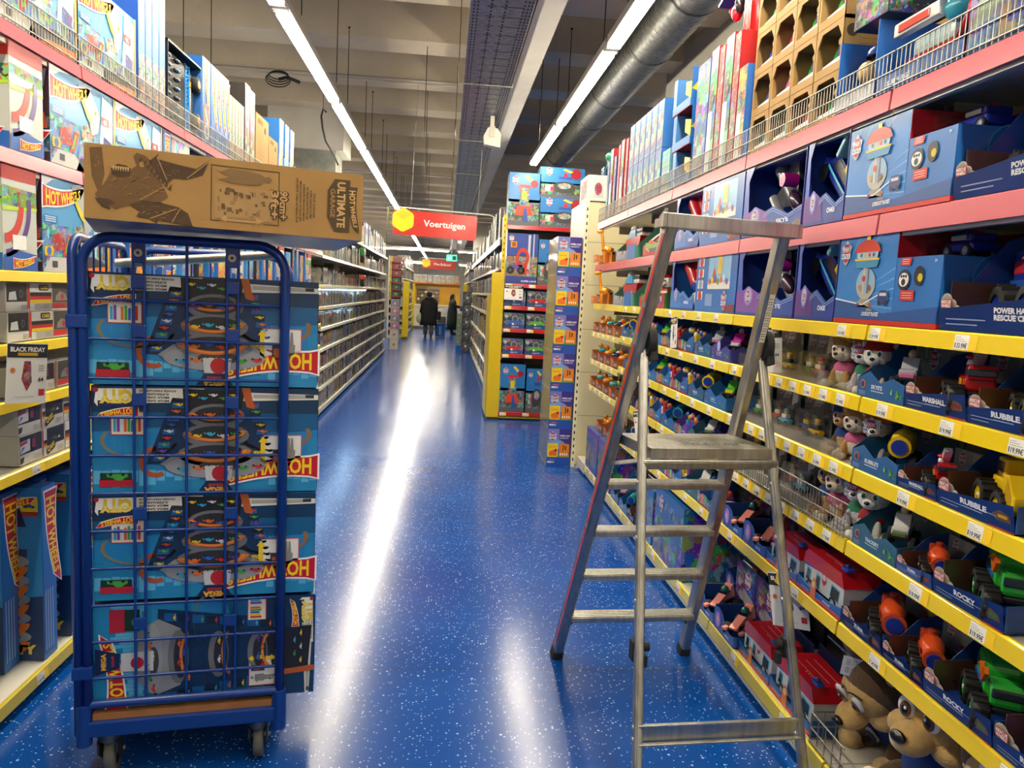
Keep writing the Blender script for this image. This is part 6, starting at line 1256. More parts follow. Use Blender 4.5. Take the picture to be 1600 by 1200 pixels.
y=3.52
for k,(key,w_,lb) in enumerate((('yellowblue',.10,'tall blue and yellow toy box beside the brown cartons on the top shelf'),('redtall',.075,'tall narrow red toy box, nearer one, on the top shelf'),('scenetall',.11,'tall toy box with a white scene, nearer one, on the top shelf'),('redtall',.075,'tall narrow red toy box, farther one, on the top shelf'),('scenetall',.11,'tall toy box with a white scene, farther one, on the top shelf'),('bluetall',.20,'tall deep blue toy box standing on the top shelf'))):
    Rp(key,'toy_box',lb,'toy box',y,LV[7],w_,group='tall toy boxes on the right top shelf'); y+=w_+.012
def rc(key):
    c=MB('card'); W,H,D=.34,.21,.26; c.box(0,W,0,D,0,.005,'#b32028'); c.box(0,W,D-.003,D,0,H,'#7a1018'); c.box(0,.06,-.002,D,0,H,'#3f7fbf'); c.box(0,W,-.004,0,0,.05,'#2a7ac0'); c.box(W-.004,W,0,D,0,H,'#7a1018'); c.box(0,W,-.004,D,0,.008,'#c42a30'); c.prism([(W-.1,.08),(W,.04),(W,.13),(W-.1,.15)],-.004,-.001,'#e3c01c')
    c.box(W-.004,W+.0,0,D*.4,0,H,'#1d6ab4'); F=Face(c,(W,0,0),(0,1,0),(0,0,1),D,H); F.rect(0,0,D*.5,H,'#1d6ab4',1); F.poly([(0,.09),(.03,.13),(D*.5,.10),(D*.5,.05)],'#e3c01c',2); F.text('RC',.03,.082,.022,'#c43a1a',3,bold=.04,w=.035); badge(F,D*.28,H*.8,.05,3)
    t=MB('plastic'); t.bbox(.09,.24,.06,.16,.02,.07,'#c8381c',.015); t.ell((.17,.1,.12),(.02,.02,.025),'#f0ece4'); t.ell((.17,.1,.15),(.028,.026,.012),'#c41820'); t.cyl((.11,.05,.03),(.11,.17,.03),.022,n=12,col='#15151a'); t.cyl((.22,.05,.03),(.22,.17,.03),.022,n=12,col='#15151a')
    kind(key,[('carton',c),('toy_car',t)])
rc('rcbox')
for j in range(3): Rp('rcbox','boxed_radio_car','red open box with a radio-controlled toy car, %s of the stack'%['bottom','middle','top'][j],'toy box',4.28+.035*j,LV[7]+.214*j,.34,group='stack of radio-controlled car boxes')
for j in range(4): Rp('thinteal','picture_book','thin pale teal box standing in the row before the radio cars, %s'%NTH[j],'toy box',4.70+.042*j,LV[7],.035,group='thin teal boxes')
for k in range(6):
    for j in range(2): Rp('bluestack','toy_box','plain blue toy box in the two-high row on the top shelf, %s %s'%(NTH[k],'above' if j else 'below'),'toy box',4.90+.152*k,LV[7]+.302*j,.14,group='two-high row of blue boxes')
for k,(key,w_) in enumerate((('redtall',.075),('scenetall',.11),('redtall',.075),('indigo',.09),('scenetall',.11),('indigo',.09))):
    Rp(key,'toy_box','%s tall toy box near the far end of the top shelf, %s there'%({'redtall':'red','scenetall':'picture-fronted','indigo':'indigo'}[key],NTH[k]),'toy box',5.85+.13*k,LV[7],w_,sc=.9,group='tall toy boxes at the far end')
# roofed tower displays stacked high
td=MB('card'); td.prism([(-.16,0),(.30,.12),(.30,.135),(-.16,.012)],0,.34,'#232a78'); td.box(.02,.30,.30,.34,-.22,.11,'#1b2260'); tb=MB('plastic'); tb.lathe((.20,.14,-.24),[(.09,0),(.085,.22),(.10,.24),(.10,.30),(.085,.32)],16,'#c4141c'); tb.circ=None
for k in range(5): tb.box(.13+.02*k,.136+.02*k,.035,.045,-.22,-.05,'#9c0f16')
tb.ell((-.04,.06,-.06),(.03,.03,.045),'#c2182a'); tb.ell((.0,.06,-.03),(.02,.03,.05),'#1a1a1e'); tb.ell((-.11,.06,-.03),(.018,.018,.018),'#c2182a'); tb.cyl((-.11,.06,-.03),(.02,.1,-.02),.006,n=6,col='#c2182a')
kind('towerdisp',[('roof_card',td),('toy_tower',tb)])
for j in range(2): put('towerdisp','boxed_toy_tower','red toy tower under an indigo sloping card, %s one, on the tall boxes'%['lower','upper'][j],'toy box',(XR+.03,3.95,3.16+.26*j),PI/2+PI,'red toy towers stacked high')
# white display box with green toy on the end panel
wb_=MB('card'); wb_.box(0,.40,0,.42,0,.235,'#dfdccf'); F=Face(wb_,(0,0,0),(1,0,0),(0,0,1),.4,.235); F.rect(.05,.03,.15,.2,'#c2c6c4',1); F.circ(.10,.11,.035,'#b04a6a',2,ry=.06,mat='art'); F.rect(.18,.03,.37,.2,'#c9c2a8',1); F.circ(.25,.11,.04,'#d8a838',2,ry=.065,mat='art'); F.circ(.33,.11,.03,'#b05a3a',2,ry=.06,mat='art')
F=Face(wb_,(0,.42,0),(0,-1,0),(0,0,1),.42,.235); F.rect(.05,.03,.38,.2,'#b98a4a',1,'art')
tag(mobj('display_box',wb_.mesh('display_box')),'white window display box standing on top of the cream end panel','box').location=(1.275,7.24,2.532)
gt=MB('plastic'); gt.ell((0,0,.20),(.06,.06,.055),'#0f6a4a',16,10); gt.cyl((0,0,.08),(0,0,.2),.05,.045,14,'#0c4a38'); gt.box(-.08,.08,-.06,.06,0,.1,'#2a4f6a'); F=Face(gt,(-.08,-.06,0),(1,0,0),(0,0,1)); F.rect(.02,.02,.14,.08,'#1c1f22',1); F.ring(.08,.05,.02,.03,'#d8dcd8',2,0,360,12,ey=.6)
tag(mobj('toy_figure',gt.mesh('toy_figure')),'dark green toy figure on a base, on top of the white display box','toy').location=(1.52,7.42,2.768)
# ================================================================== LOOP SET TOWER BESIDE THE END PANEL
def loopunit(key):
    W,D,H=.225,.62,.363; c=MB('card'); c.box(0,W,0,D,0,H,'#2250a8'); F=Face(c,(0,0,0),(1,0,0),(0,0,1),W,H)
    F.rect(0,0,W,.085,'#2450aa',1); F.rect(.01,.03,.075,.046,'#e4e6e8',2); F.rect(.05,.033,.072,.043,'#9aa0a8',3); F.poly([(.008,.062),(.05,.068),(.10,.062),(.05,.057)],'#c86a72',2)
    F.rect(0,.085,W*.5,H,'#6fa6dc',1); F.rect(W*.5,.085,W,H,'#3a2f86',1); F.poly([(W*.5,.17),(W,.15),(W*.7,.24),(W*.5,.26)],'#8494cc',2); F.poly([(0,H),(W*.5,H),(W*.5,H*.7),(W*.25,H*.8),(0,H*.65)],'#7c7ac0',2); badge(F,W*.22,H*.80,.085,4)
    F.text('SUPER LOOP',W*.53,H*.80,.016,'#f0f2f8',3,bold=.04,w=W*.43); F.text('LAUNCH IT',W*.53,H*.74,.013,'#d8dcf0',3,bold=.03,w=W*.38)
    F.rect(0,.085,W,.11,'#4d9a3a',2); F.rr(W*.03,.09,W*.47,.225,.01,'#f0c81c',3); F.rr(W*.53,.095,W*.96,.22,.01,'#e8861c',3)
    F.poly([(W*.1,.10),(W*.42,.10),(W*.42,.15),(W*.34,.165),(W*.1,.14)],'#e8702a',4); F.circ(W*.38,.155,.014,'#c42a1c',5,9)
    for i in range(4): F.circ(W*(.12+.08*i),.188,.0045,'#4a3a10',5,7)
    F.rect(W*.68,.15,W*.72,.21,'#3a2a1c',5); F.rect(W*.76,.16,W*.83,.20,'#5a4428',5)
    for i in range(4): F.rect(W*(.57+.09*i),.108,W*(.62+.09*i),.128,'#f4ecd8',5)
    S_=Face(c,(0,D,0),(0,-1,0),(0,0,1),D,H); S_.rect(0,0,D,H,'#8f98b0',1,'art'); S_.rect(0,0,D,.02,'#c8c8c4',2)
    f=MB('clear'); f.box(-.004,-.003,0,D,0,H,'#fff')
    kind(key,[('carton',c),('shrink_film',f)])
loopunit('loop')
for j in range(6): put('loop','loop_set_box','blue loop launch set box, %s from the floor in the tower'%NTH[j],'toy box',(1.027,7.235+.0,.001+.3645*j),0,'tower of loop launch set boxes')
# ================================================================== END DISPLAY GOODS
def scenic(key,W,H,D=.3,kind_='tower'):
    c=MB('card'); c.box(0,W,0,D,0,H,'#174a86'); F=Face(c,(0,0,0),(1,0,0),(0,0,1),W,H)
    F.rect(0,H*.45,W,H,'#2473b4',1); F.rect(0,0,W,H*.5,'#4a6a4c',1,'art'); F.rect(0,0,W,H*.1,'#565a62',2); badge(F,W*.2,H*.86,min(W,H)*.24,4)
    F.circ(W*.80,H*.80,W*.12,'#9a1a2a',3,14); F.poly([(W*.5,H*.93),(W*.56,H*.97),(W*.74,H*.88),(W*.68,H*.83)],'#e0c23a',4)
    if kind_=='tower':
        F.rect(W*.35,H*.35,W*.65,H*.72,'#8a8478',3,'art'); F.poly([(W*.25,H*.72),(W*.75,H*.72),(W*.65,H*.78),(W*.35,H*.78)],'#c4242c',4); F.rect(W*.42,H*.5,W*.58,H*.66,'#d8c828',4); F.poly([(W*.2,H*.2),(W*.8,H*.2),(W*.7,H*.38),(W*.3,H*.38)],'#d8401c',4); F.poly([(W*.48,H*.08),(W*.65,H*.08),(W*.58,H*.34),(W*.5,H*.34)],'#2a4c9a',5)
    else:
        F.circ(W*.55,H*.35,W*.26,'#3c3a38',3,18,ry=H*.2); F.circ(W*.55,H*.4,W*.15,'#b8b4ae',4,14,ry=H*.1,mat='art'); F.rect(W*.42,H*.62,W*.72,H*.70,'#2050a0',4); F.poly([(W*.5,H*.7),(W*.64,H*.7),(W*.57,H*.88)],'#c42430',4); F.rect(W*.12,H*.2,W*.3,H*.42,'#d8d4cc',4,'art'); F.rect(W*.24,H*.22,W*.32,H*.36,'#c43040',5)
    S_=Face(c,(W,0,0),(0,1,0),(0,0,1),D,H); S_.rect(0,0,D,H,'#3a6a94',1); L_=Face(c,(0,D,0),(0,-1,0),(0,0,1),D,H); L_.rect(0,0,D,H,'#2b5f94',1,'art')
    kind(key,[('carton',c)])
scenic('capbig',.40,.66); scenic('capmid',.57,.375,kind_='dino'); scenic('captall',.32,.63,kind_='tower'); scenic('capside',.26,.58,kind_='dino')
def redloop(key):
    W,H,D=.40,.64,.28; c=MB('card'); c.box(0,W,0,D,0,H,'#1c3f86'); F=Face(c,(0,0,0),(1,0,0),(0,0,1),W,H); F.rect(0,H*.55,W,H,'#2a4494',1); F.rect(0,.08,W,H*.56,'#b08a58',1,'art'); F.rect(0,0,W,.10,'#2c3f86',2); F.rect(W*.68,H*.3,W*.76,H*.98,'#b9bcc4',3); F.rect(W*.84,H*.5,W*.88,H,'#b9bcc4',3)
    F.ring(W*.52,H*.52,.05,.085,'#c2301c',4,-60,270,20,ey=1.5); F.poly([(W*.55,H*.42),(W*.68,H*.40),(W*.66,H*.16),(W*.56,H*.2)],'#c2301c',5); badge(F,W*.14,H*.9,.07,4); F.rect(W*.12,H*.72,W*.32,H*.84,'#e08a1c',4); F.rect(W*.16,H*.74,W*.28,H*.82,'#8a4a14',5)
    for i in range(2): F.circ(W*(.14+.34*i),H*.27,.05,'#141a1c',5,14); F.circ(W*(.14+.34*i),H*.27,.02,'#4a4a52',6,10)
    F.rect(W*.08,H*.3,W*.52,H*.38,'#5a4a9a',4); F.text('SUPER LOOP',W*.5,.03,.02,'#dfe4f0',4,bold=.03,w=W*.5)
    kind(key,[('carton',c)])
redloop('capred')
def minibox(key,col):
    W,H,D=.275,.205,.2; c=MB('card'); c.box(0,W,0,D,0,H,'#16324e'); F=Face(c,(0,0,0),(1,0,0),(0,0,1),W,H); F.rect(.003,.003,W-.003,H-.003,'#24465e',1,'art'); F.rect(.01,.01,W-.01,.05,'#244a86',2); F.text('RESCUE',W*.4,.018,.014,'#dfe6f0',3,w=.09); F.circ(W*.55,H*.62,.045,'#8a8f92',3,12); F.circ(W*.55,H*.62,.03,'#4a4f52',4,12); F.poly([(W*.1,H*.3),(W*.9,H*.3),(W*.8,H*.5),(W*.3,H*.52)],col,5); F.circ(W*.45,H*.30,.014,'#efe9dc',6,8); badge(F,W*.14,H*.78,.05,5)
    kind(key,[('carton',c)])
minibox('minired','#c4242c'); minibox('minigreen','#58b83a'); minibox('miniblue','#2d62b8')
def Cp(key,label,x,z,dy=.02,group='boxes on the red-railed end display',name='playset_box'): return put(key,name,label,'toy box',(x,9.90+dy,z+.001),0,group)
Cp('capbig','tall tower playset box on top of the red-railed display, left',.742,EL[5]); Cp('capmid','wide playset box on top of the red-railed display, lower right',1.15,EL[5]); Cp('capmid','wide playset box on top of the red-railed display, upper right',1.13,EL[5]+.377)
Cp('capred','red loop playset box on the upper shelf of the end display',.75,EL[4]); Cp('capside','narrow playset box right of the red loop box on the end display',1.16,EL[4])
for li,(z,ks,nm_) in enumerate(((EL[3],('miniblue','minired','miniblue'),'top'),(EL[2],('miniblue','minigreen','miniblue'),'middle'),(EL[1],('minired','minigreen','miniblue'),'lowest'))):
    for k,kk in enumerate(ks): Cp(kk,'small %s vehicle box, %s of three in the %s small-box row'%({'miniblue':'blue','minired':'red','minigreen':'green'}[kk],NTH[k],nm_),.75+.29*k,z,name='boxed_toy_vehicle')
Cp('captall','tall tower playset box at the foot of the end display, left',.75,EL[0]); Cp('capside','narrow playset box at the foot of the end display, right of the tall one',1.09,EL[0]); Cp('capside','narrow playset box at the foot of the end display, rightmost',1.37,EL[0])
# ================================================================== SALE SIGNS
def sale(key,W=.15,H=.21,pic='#b0402a'):
    c=MB('paper'); c.box(0,W,0,.002,0,H,'#ebe8df'); F=Face(c,(0,0,0),(1,0,0),(0,0,1),W,H); F.rect(0,H*.76,W,H*.985,'#2b2a2c',1); F.text('BLACK FRIDAY',W*.5,H*.86,H*.075,'#f2efe6',2,bold=.04,w=W*.86,align=.5); F.rect(W*.25,H*.79,W*.75,H*.84,'#d8a41c',2)
    F.poly([(W*.42,H*.70),(W*.58,H*.70),(W*.62,H*.35),(W*.5,H*.2),(W*.36,H*.4)],pic,2,'artfine'); F.circ(W*.14,H*.55,W*.06,'#d8742a',2,10); F.rect(W*.8,H*.12,W*.95,H*.23,'#c42a3a',2)
    for i in range(3): F.rect(W*.78,H*(.62-.04*i),W*.92,H*(.63-.04*i),'#4a4a48',2)
    F.text('64',W*.78,H*.36,H*.07,'#2b2a2c',2,bold=.03); F.rect(W*.2,H*.10,W*.7,H*.107,'#9a9890',2)
    kind(key,[('sign',c)])
sale('sale'); sale('sale2',W=.13,H=.17,pic='#3a5a9a')
def fs(key,label,loc,rz,rot=None,scale=None): return put(key,'sale_sign',label,'sale sign',loc,rz,'black friday sale signs',rot,scale)
fs('sale','white black-friday sale sign clipped to the left yellow rail near the camera',(XL+.03,2.74,1.165),0,rot=(0,math.radians(4),PI/2-.45))
fs('sale2','white black-friday sale sign hanging under the top yellow rail beside the ladder',(XR-.06,3.05,1.355),0,rot=(0,math.radians(-5),-.8),scale=(.95,1,1.08))
fs('sale2','grey black-friday sale sign seen edge-on between the ladder rails',(XR-.02,4.36,1.36),0,rot=(0,math.radians(-6),-PI/2),scale=(.9,1,1.05))
fs('sale','black-friday sale sign on the red rail of the end display',(.74,9.87,1.56),0,scale=(1.6,1,.9))
fs('sale2','black-friday sale sign poking out low behind the ladder platform',(XR-.02,5.0,.72),0,rot=(0,math.radians(-14),-PI/2+.5))
fs('sale2','black-friday sale sign seen from behind below the fifth yellow rail',(XR-.01,2.76,.40),0,rot=(0,math.radians(-12),-PI/2+.6),scale=(1.2,1,1.2))
# ================================================================== GOODS ON THE LEFT
def Lp(key,name,label,cat,ylo,z,dx=-.004,group=None,sc=1,tw=0): return put(key,name,label,cat,(XL-dx,ylo,z+.0055),PI/2+tw,group,scale=sc)
def monster(key,W=.57,D=.36,H=.36,low=False):
    c=MB('card'); c.box(0,W,0,D,0,H,'#2d7cc0'); F=Face(c,(0,0,0),(1,0,0),(0,0,1),W,H)
    F.rect(0,0,W,H,'#4fa0d4',1); F.rect(0,0,W,H*.5,'#6fb0d8',2,'art'); F.poly([(0,H*.86),(W*.14,H*.97),(W*.3,H),(0,H)],'#e8eef4',2)
    F.poly([(0,0),(W*.1,H*.16),(W*.34,H*.16),(W*.5,0)],'#c9c8c2',3); F.rect(W*.12,H*.05,W*.19,H*.12,'#45454a',4); F.poly([(W*.5,0),(W*.6,H*.06),(W,H*.10),(W,H*.02),(W*.9,0)],'#e8761c',4); F.poly([(W*.36,0),(W*.42,H*.14),(W*.7,H*.2),(W,H*.1),(W*.6,H*.05),(W*.5,0)],'#2f2f38',3)
    flame(F,W*.02,H*.66,W*.52,4)
    # silver beast head with yellow teeth, spread wide
    F.poly([(W*.40,H*.95),(W*.52,H),(W*.62,H*.9),(W*.74,H*.7),(W*.70,H*.5),(W*.60,H*.45),(W*.56,H*.6),(W*.44,H*.8)],'#aeb4b8',5); F.poly([(W*.40,H*.9),(W*.44,H*.78),(W*.53,H*.62),(W*.60,H*.56),(W*.58,H*.66),(W*.50,H*.78)],'#d8cf3a',6); F.circ(W*.66,H*.72,W*.02,'#e8e04a',6,8); F.circ(W*.66,H*.72,W*.01,'#15151a',7,6)
    F.poly([(W*.42,H*.5),(W*.56,H*.55),(W*.66,H*.3),(W*.62,H*.16),(W*.5,H*.18)],'#c9cdb8',4,'art'); F.poly([(W*.12,H*.22),(W*.3,H*.25),(W*.28,H*.44),(W*.13,H*.4)],'#c43a34',4,'art'); F.poly([(W*.25,H*.16),(W*.33,H*.2),(W*.4,H*.4),(W*.34,H*.42)],'#d83a2a',5); F.poly([(W*.28,H*.2),(W*.32,H*.22),(W*.36,H*.37),(W*.34,H*.38)],'#7ac03a',6)
    F.poly([(W*.72,H*.2),(W*.95,H*.15),(W*.97,H*.9),(W*.78,H*.96)],'#bcd8e8',4); F.rect(W*.76,H*.62,W*.9,H*.72,'#c4262c',5); F.text('4X',W*.79,H*.64,H*.06,'#f2f2f2',6); F.poly([(W*.78,H*.2),(W*.95,H*.16),(W*.94,H*.45),(W*.8,H*.5)],'#2a4a9a',5,'art'); F.rr(W*.02,H*.17,W*.13,H*.27,.006,'#e8c01c',5); F.circ(W*.075,H*.22,W*.03,'#3a6ab8',6,8)
    F.rect(W*.02,H*.52,W*.2,H*.6,'#2f82c4',4)
    for i in range(3): F.rect(W*.03,H*(.53+.022*i),W*.17,H*(.54+.022*i),'#cfe4f2',5)
    F.rect(W*.97,H*.05,W,H,'#d8a81c',6)
    # side toward the camera: red and orange monster truck picture
    S_=Face(c,(0,D,0),(0,-1,0),(0,0,1),D,H); S_.rect(0,0,D,H,'#3a1c2c',1); S_.poly([(0,H*.1),(D,H*.1),(D,H*.45),(D*.6,H*.5),(0,H*.4)],'#24306c',2,'art'); S_.poly([(D*.05,H*.42),(D*.5,H*.30),(D*.98,H*.34),(D*.95,H*.5),(D*.6,H*.48),(D*.85,H*.72),(D*.6,H*.8),(D*.2,H*.74),(D*.02,H*.6)],'#c84a1c',3); S_.poly([(D*.30,H*.66),(D*.75,H*.68),(D*.66,H*.48),(D*.5,H*.4),(D*.34,H*.5)],'#1f3a38',4)
    for i in range(4): S_.poly([(D*(.36+.09*i),H*.67),(D*(.42+.09*i),H*.67),(D*(.39+.09*i),H*.60)],'#efe9dc',5)
    S_.circ(D*.2,H*.66,D*.04,'#e8e4d8',5,8); S_.poly([(D*.45,H*.74),(D*.95,H*.76),(D*.98,H*.94),(D*.7,H*.92),(D*.5,H*.84)],'#8c98b0',4); S_.poly([(0,H*.85),(D,H*.92),(D,H),(0,H)],'#7a1420',3)
    S_.circ(D*.42,H*.2,D*.10,'#b8bcc4',4,12); S_.circ(D*.42,H*.2,D*.05,'#c8401c',5,10); S_.rect(D*.5,H*.12,D*.95,H*.32,'#2a48a0',4); flame(S_,D*.02,-H*.02,D*.9,6); S_.poly([(0,0),(D,0),(D,-.0),(D*.6,H*.04)],'#2a5fa8',5)
    kind(key,[('carton',c)])
monster('monster'); 
def greenrace(key):
    W,D,H=.22,.30,.36; c=MB('card'); c.box(0,W,0,D,0,H,'#c9cfc6'); S_=Face(c,(0,D,0),(0,-1,0),(0,0,1),D,H)
    for F in (S_,Face(c,(0,0,0),(1,0,0),(0,0,1),W,H)):
        w_=F.W; F.rect(0,0,w_,H,'#c4c8c0',1); F.rect(0,H*.86,w_,H,'#c42a2a',2); F.poly([(0,H*.62),(w_,H*.6),(w_,H*.78),(0,H*.8)],'#8ab53a',2,'art'); F.poly([(0,H*.56),(w_,H*.60),(w_,H*.63),(0,H*.6)],'#b8d838',3); F.ring(0,H*.62,w_*.70,w_*.82,'#5a3a88',4,-85,10,14); F.ring(0,H*.62,w_*.45,w_*.6,'#c83a2a',4,-85,0,14); F.rect(w_*.25,H*.2,w_*.65,H*.34,'#efeee8',5); F.poly([(0,0),(w_,0),(w_,H*.16),(w_*.3,H*.2),(0,H*.14)],'#2a5fb0',4); flame(F,w_*.28,H*.01,w_*.6,6)
    kind(key,[('carton',c)])
greenrace('greenrace')
y=2.30
for k,(yy,z,lab) in enumerate(((3.13,LL[5],'playset box with silver beast print, nearest on the lower pink-railed left shelf'),(3.71,LL[5],'playset box with silver beast print, second on the lower pink-railed left shelf'),(3.06,LL[4],'playset box with silver beast print on the top yellow-railed left shelf'),(3.37,LL[6],'playset box with silver beast print on the top pink-railed left shelf, second'),(2.78,LL[6],'playset box with silver beast print at the near end of the top left shelf'))):
    Lp('monster','playset_box',lab,'toy box',yy,z,group='silver beast playset boxes')
Lp('greenrace','playset_box','green and purple race loop box at the left picture edge, upper one','toy box',2.86,LL[5],group='race loop boxes'); Lp('greenrace','playset_box','green and purple race loop box at the left picture edge, lower one','toy box',2.80,LL[4],group='race loop boxes')
spinebox('hw_wide',.12,.30,.36,'#2a74bc','#3f8cc8','flame'); spinebox('hw_white',.30,.30,.36,'#d8dade','#dfe2e4',None,side='#b8c0c8'); 
for k in range(3):
    Lp('hw_wide','toy_box','blue box with an upright flame logo, %s on the lower pink-railed left shelf'%NTH[k],'toy box',4.30+.75*k,LL[5],group='upright flame logo boxes'); Lp('hw_white','toy_box','white and silver car set box, %s on the lower pink-railed left shelf'%NTH[k],'toy box',4.44+.75*k,LL[5],sc=.95,group='white car set boxes')
# top pink shelf
def tallblue(key):
    W,D,H=.085,.40,.80; c=MB('card'); c.box(0,W,0,D,0,H,'#2460b4'); F=Face(c,(0,0,0),(1,0,0),(0,0,1),W,H); F.rect(.002,0,W-.002,H,'#3a84cc',1); F.rect(.002,0,W-.002,H*.3,'#b0a49a',2,'art'); F.rect(W*.2,H*.45,W*.8,H*.95,'#8fb0d0',2,'artfine')
    S_=Face(c,(0,D,0),(0,-1,0),(0,0,1),D,H); S_.rect(0,0,D,H,'#2d5cb4',1); 
    R=random.Random(2)
    for i in range(10): S_.rect(D*(.3+.05*i),0,D*(.34+.05*i),H*(.2+.2*R.random()),'#8fa4d4',2)
    G=Face(c,(0,D*.75,H),(0,0,-1),(0,-1,0),H,D*.5); flame(G,H*.05,D*.10,H*.42,3)
    kind(key,[('carton',c)])
tallblue('tallblue')
for k in range(4): Lp('tallblue','toy_box','tall blue box with an upright flame logo on the top left shelf, %s'%NTH[k],'toy box',3.98+.09*k,LL[6],group='tall blue flame logo boxes')
def hauler(key):
    W,D,H=.56,.20,.42; c=MB('card'); c.box(0,W,D-.004,D,0,H,'#171a20'); c.box(0,W,0,D,0,.006,'#20242c'); c.box(0,W,0,D,H-.01,H,'#20242c'); c.box(0,.004,0,D,0,H,'#15171c'); c.box(W-.004,W,0,D,0,H,'#2a66ac')
    t=MB('plastic'); t.bbox(.02,.36,.03,.14,.03,.39,'#0d0e12',.01); B='#2a86d0'
    for x in (.37,.43): t.box(x,x+.012,.03,.05,.03,.39,B)
    for i in range(8):
        z=.04+.044*i; t.tube([(.375,.036,z),(.435,.036,z+.022),(.375,.036,z+.044)],.005,5,B)
    for i in range(7):
        for j in range(2): t.ell((.08+.14*j,.026,.06+.05*i),(.04,.012,.012),'#24303c' if (i+j)%2 else '#31506a',8,5)
    t.bbox(.45,.53,.03,.15,.06,.36,'#101116',.012); t.box(.44,.46,.028,.03,.28,.31,'#e8a01c')
    ws=[]
    for z in (.10,.31): w=MB('rubber'); w.lathe((.515,.02,z),[(0,-.02),(.04,-.02),(.046,-.01),(.046,.02),(0,.02)],18,'#101014',axis='Y'); w.lathe((.515,-.001,z),[(0,0),(.022,0),(.024,.004)],14,'#e89a1c','plastic',axis='Y'); ws.append(('wheel',w))
    kind(key,[('carton',c),('toy_truck',t,ws)])
hauler('hauler'); Lp('hauler','boxed_toy_truck','black and blue toy car hauler standing upright in its box on the top left shelf','toy box',4.38,LL[6])
spinebox('hw_tall',.095,.28,.50,'#2a6cbc','#c9d2d8','flame'); spinebox('clearroll',.07,.24,.42,'#9a8c6c','#b8a886'); spinebox('whitetall',.14,.2,.60,'#35302e','#8a3a30'); spinebox('bluemix',.16,.26,.30,'#2a72c0','#e0a82a'); spinebox('bluemix2',.20,.26,.30,'#3a8ad0','#5aa4dc')
loopart=MB('card'); loopart.box(0,.16,0,.26,0,.50,'#2460ac'); F=Face(loopart,(0,0,0),(1,0,0),(0,0,1),.16,.5); G=Face(loopart,(0,0,.5),(0,0,-1),(1,0,0),.5,.16); flame(G,.02,.04,.26,2); F.ring(.08,.16,.04,.06,'#d8602a',2,0,360,20,ey=1.3); F.circ(.08,.16,.038,'#3a6ab0',2,14,ry=.05); F.poly([(.03,.2),(.06,.2),(.12,.12),(.09,.12)],'#8ac03a',3); F.ring(.08,.07,.03,.05,'#e8e4d8',3,0,360,16)
kind('loopart',[('carton',loopart)])
Lp('loopart','toy_box','blue loop track box beside the toy car hauler on the top left shelf','toy box',4.96,LL[6])
for k in range(4): Lp('hw_tall','toy_box','tall box with yellow lettering spine on the top left shelf, %s'%NTH[k],'toy box',5.13+.10*k,LL[6],group='yellow lettered spine boxes')
for k in range(5): Lp('clearroll','toy_box','slim clear-wrapped toy box on the top left shelf, %s'%NTH[k],'toy box',5.54+.078*k,LL[6],group='slim clear-wrapped boxes')
Lp('whitetall','toy_box','tall dark toy box with a white label panel on the top left shelf','toy box',5.95,LL[6]); o=Lp('whitetall','toy_box','tall dark toy box with a white label panel, second one, on the top left shelf','toy box',6.10,LL[6],sc=.98)
Lp('bigkraft','storage_carton','plain brown carton on the top left shelf, in front of the blue boxes','carton',6.28,LL[6],group='brown cartons on the top left shelf'); Lp('bigkraft','storage_carton','plain brown carton on the top left shelf, the farther of two','carton',6.72,LL[6],sc=.8,group='brown cartons on the top left shelf')
for k in range(8): Lp(('bluemix','bluemix2')[k%2],'toy_box','blue and yellow toy box past the brown cartons on the top left shelf, %s'%NTH[k],'toy box',7.1+.23*k,LL[6],group='blue and yellow boxes past the cartons')
for k in range(3): Lp('bluemix','toy_box','blue and yellow toy box stacked on the others past the brown cartons, %s'%NTH[k],'toy box',7.12+.24*k,LL[6]+.302,group='blue and yellow boxes past the cartons')
sk=MB('plastic'); sk.bbox(0,.9,.02,.3,0,.10,'#8f9390',.03); sk.tube([(0,.03,.10),(.05,.03,.13),(.8,.03,.12),(.9,.03,.03)],.012,8,'#c9c8c0'); sk.box(.2,.4,.04,.28,.10,.118,'#1b1b1d')
tag(mobj('storage_tub',sk.mesh('storage_tub')),'long grey plastic tub at the far end of the top left shelf','tub').location=(XL-.012,9.0,LL[6]+.002); COL.objects[-1].rotation_euler=(0,0,PI/2)
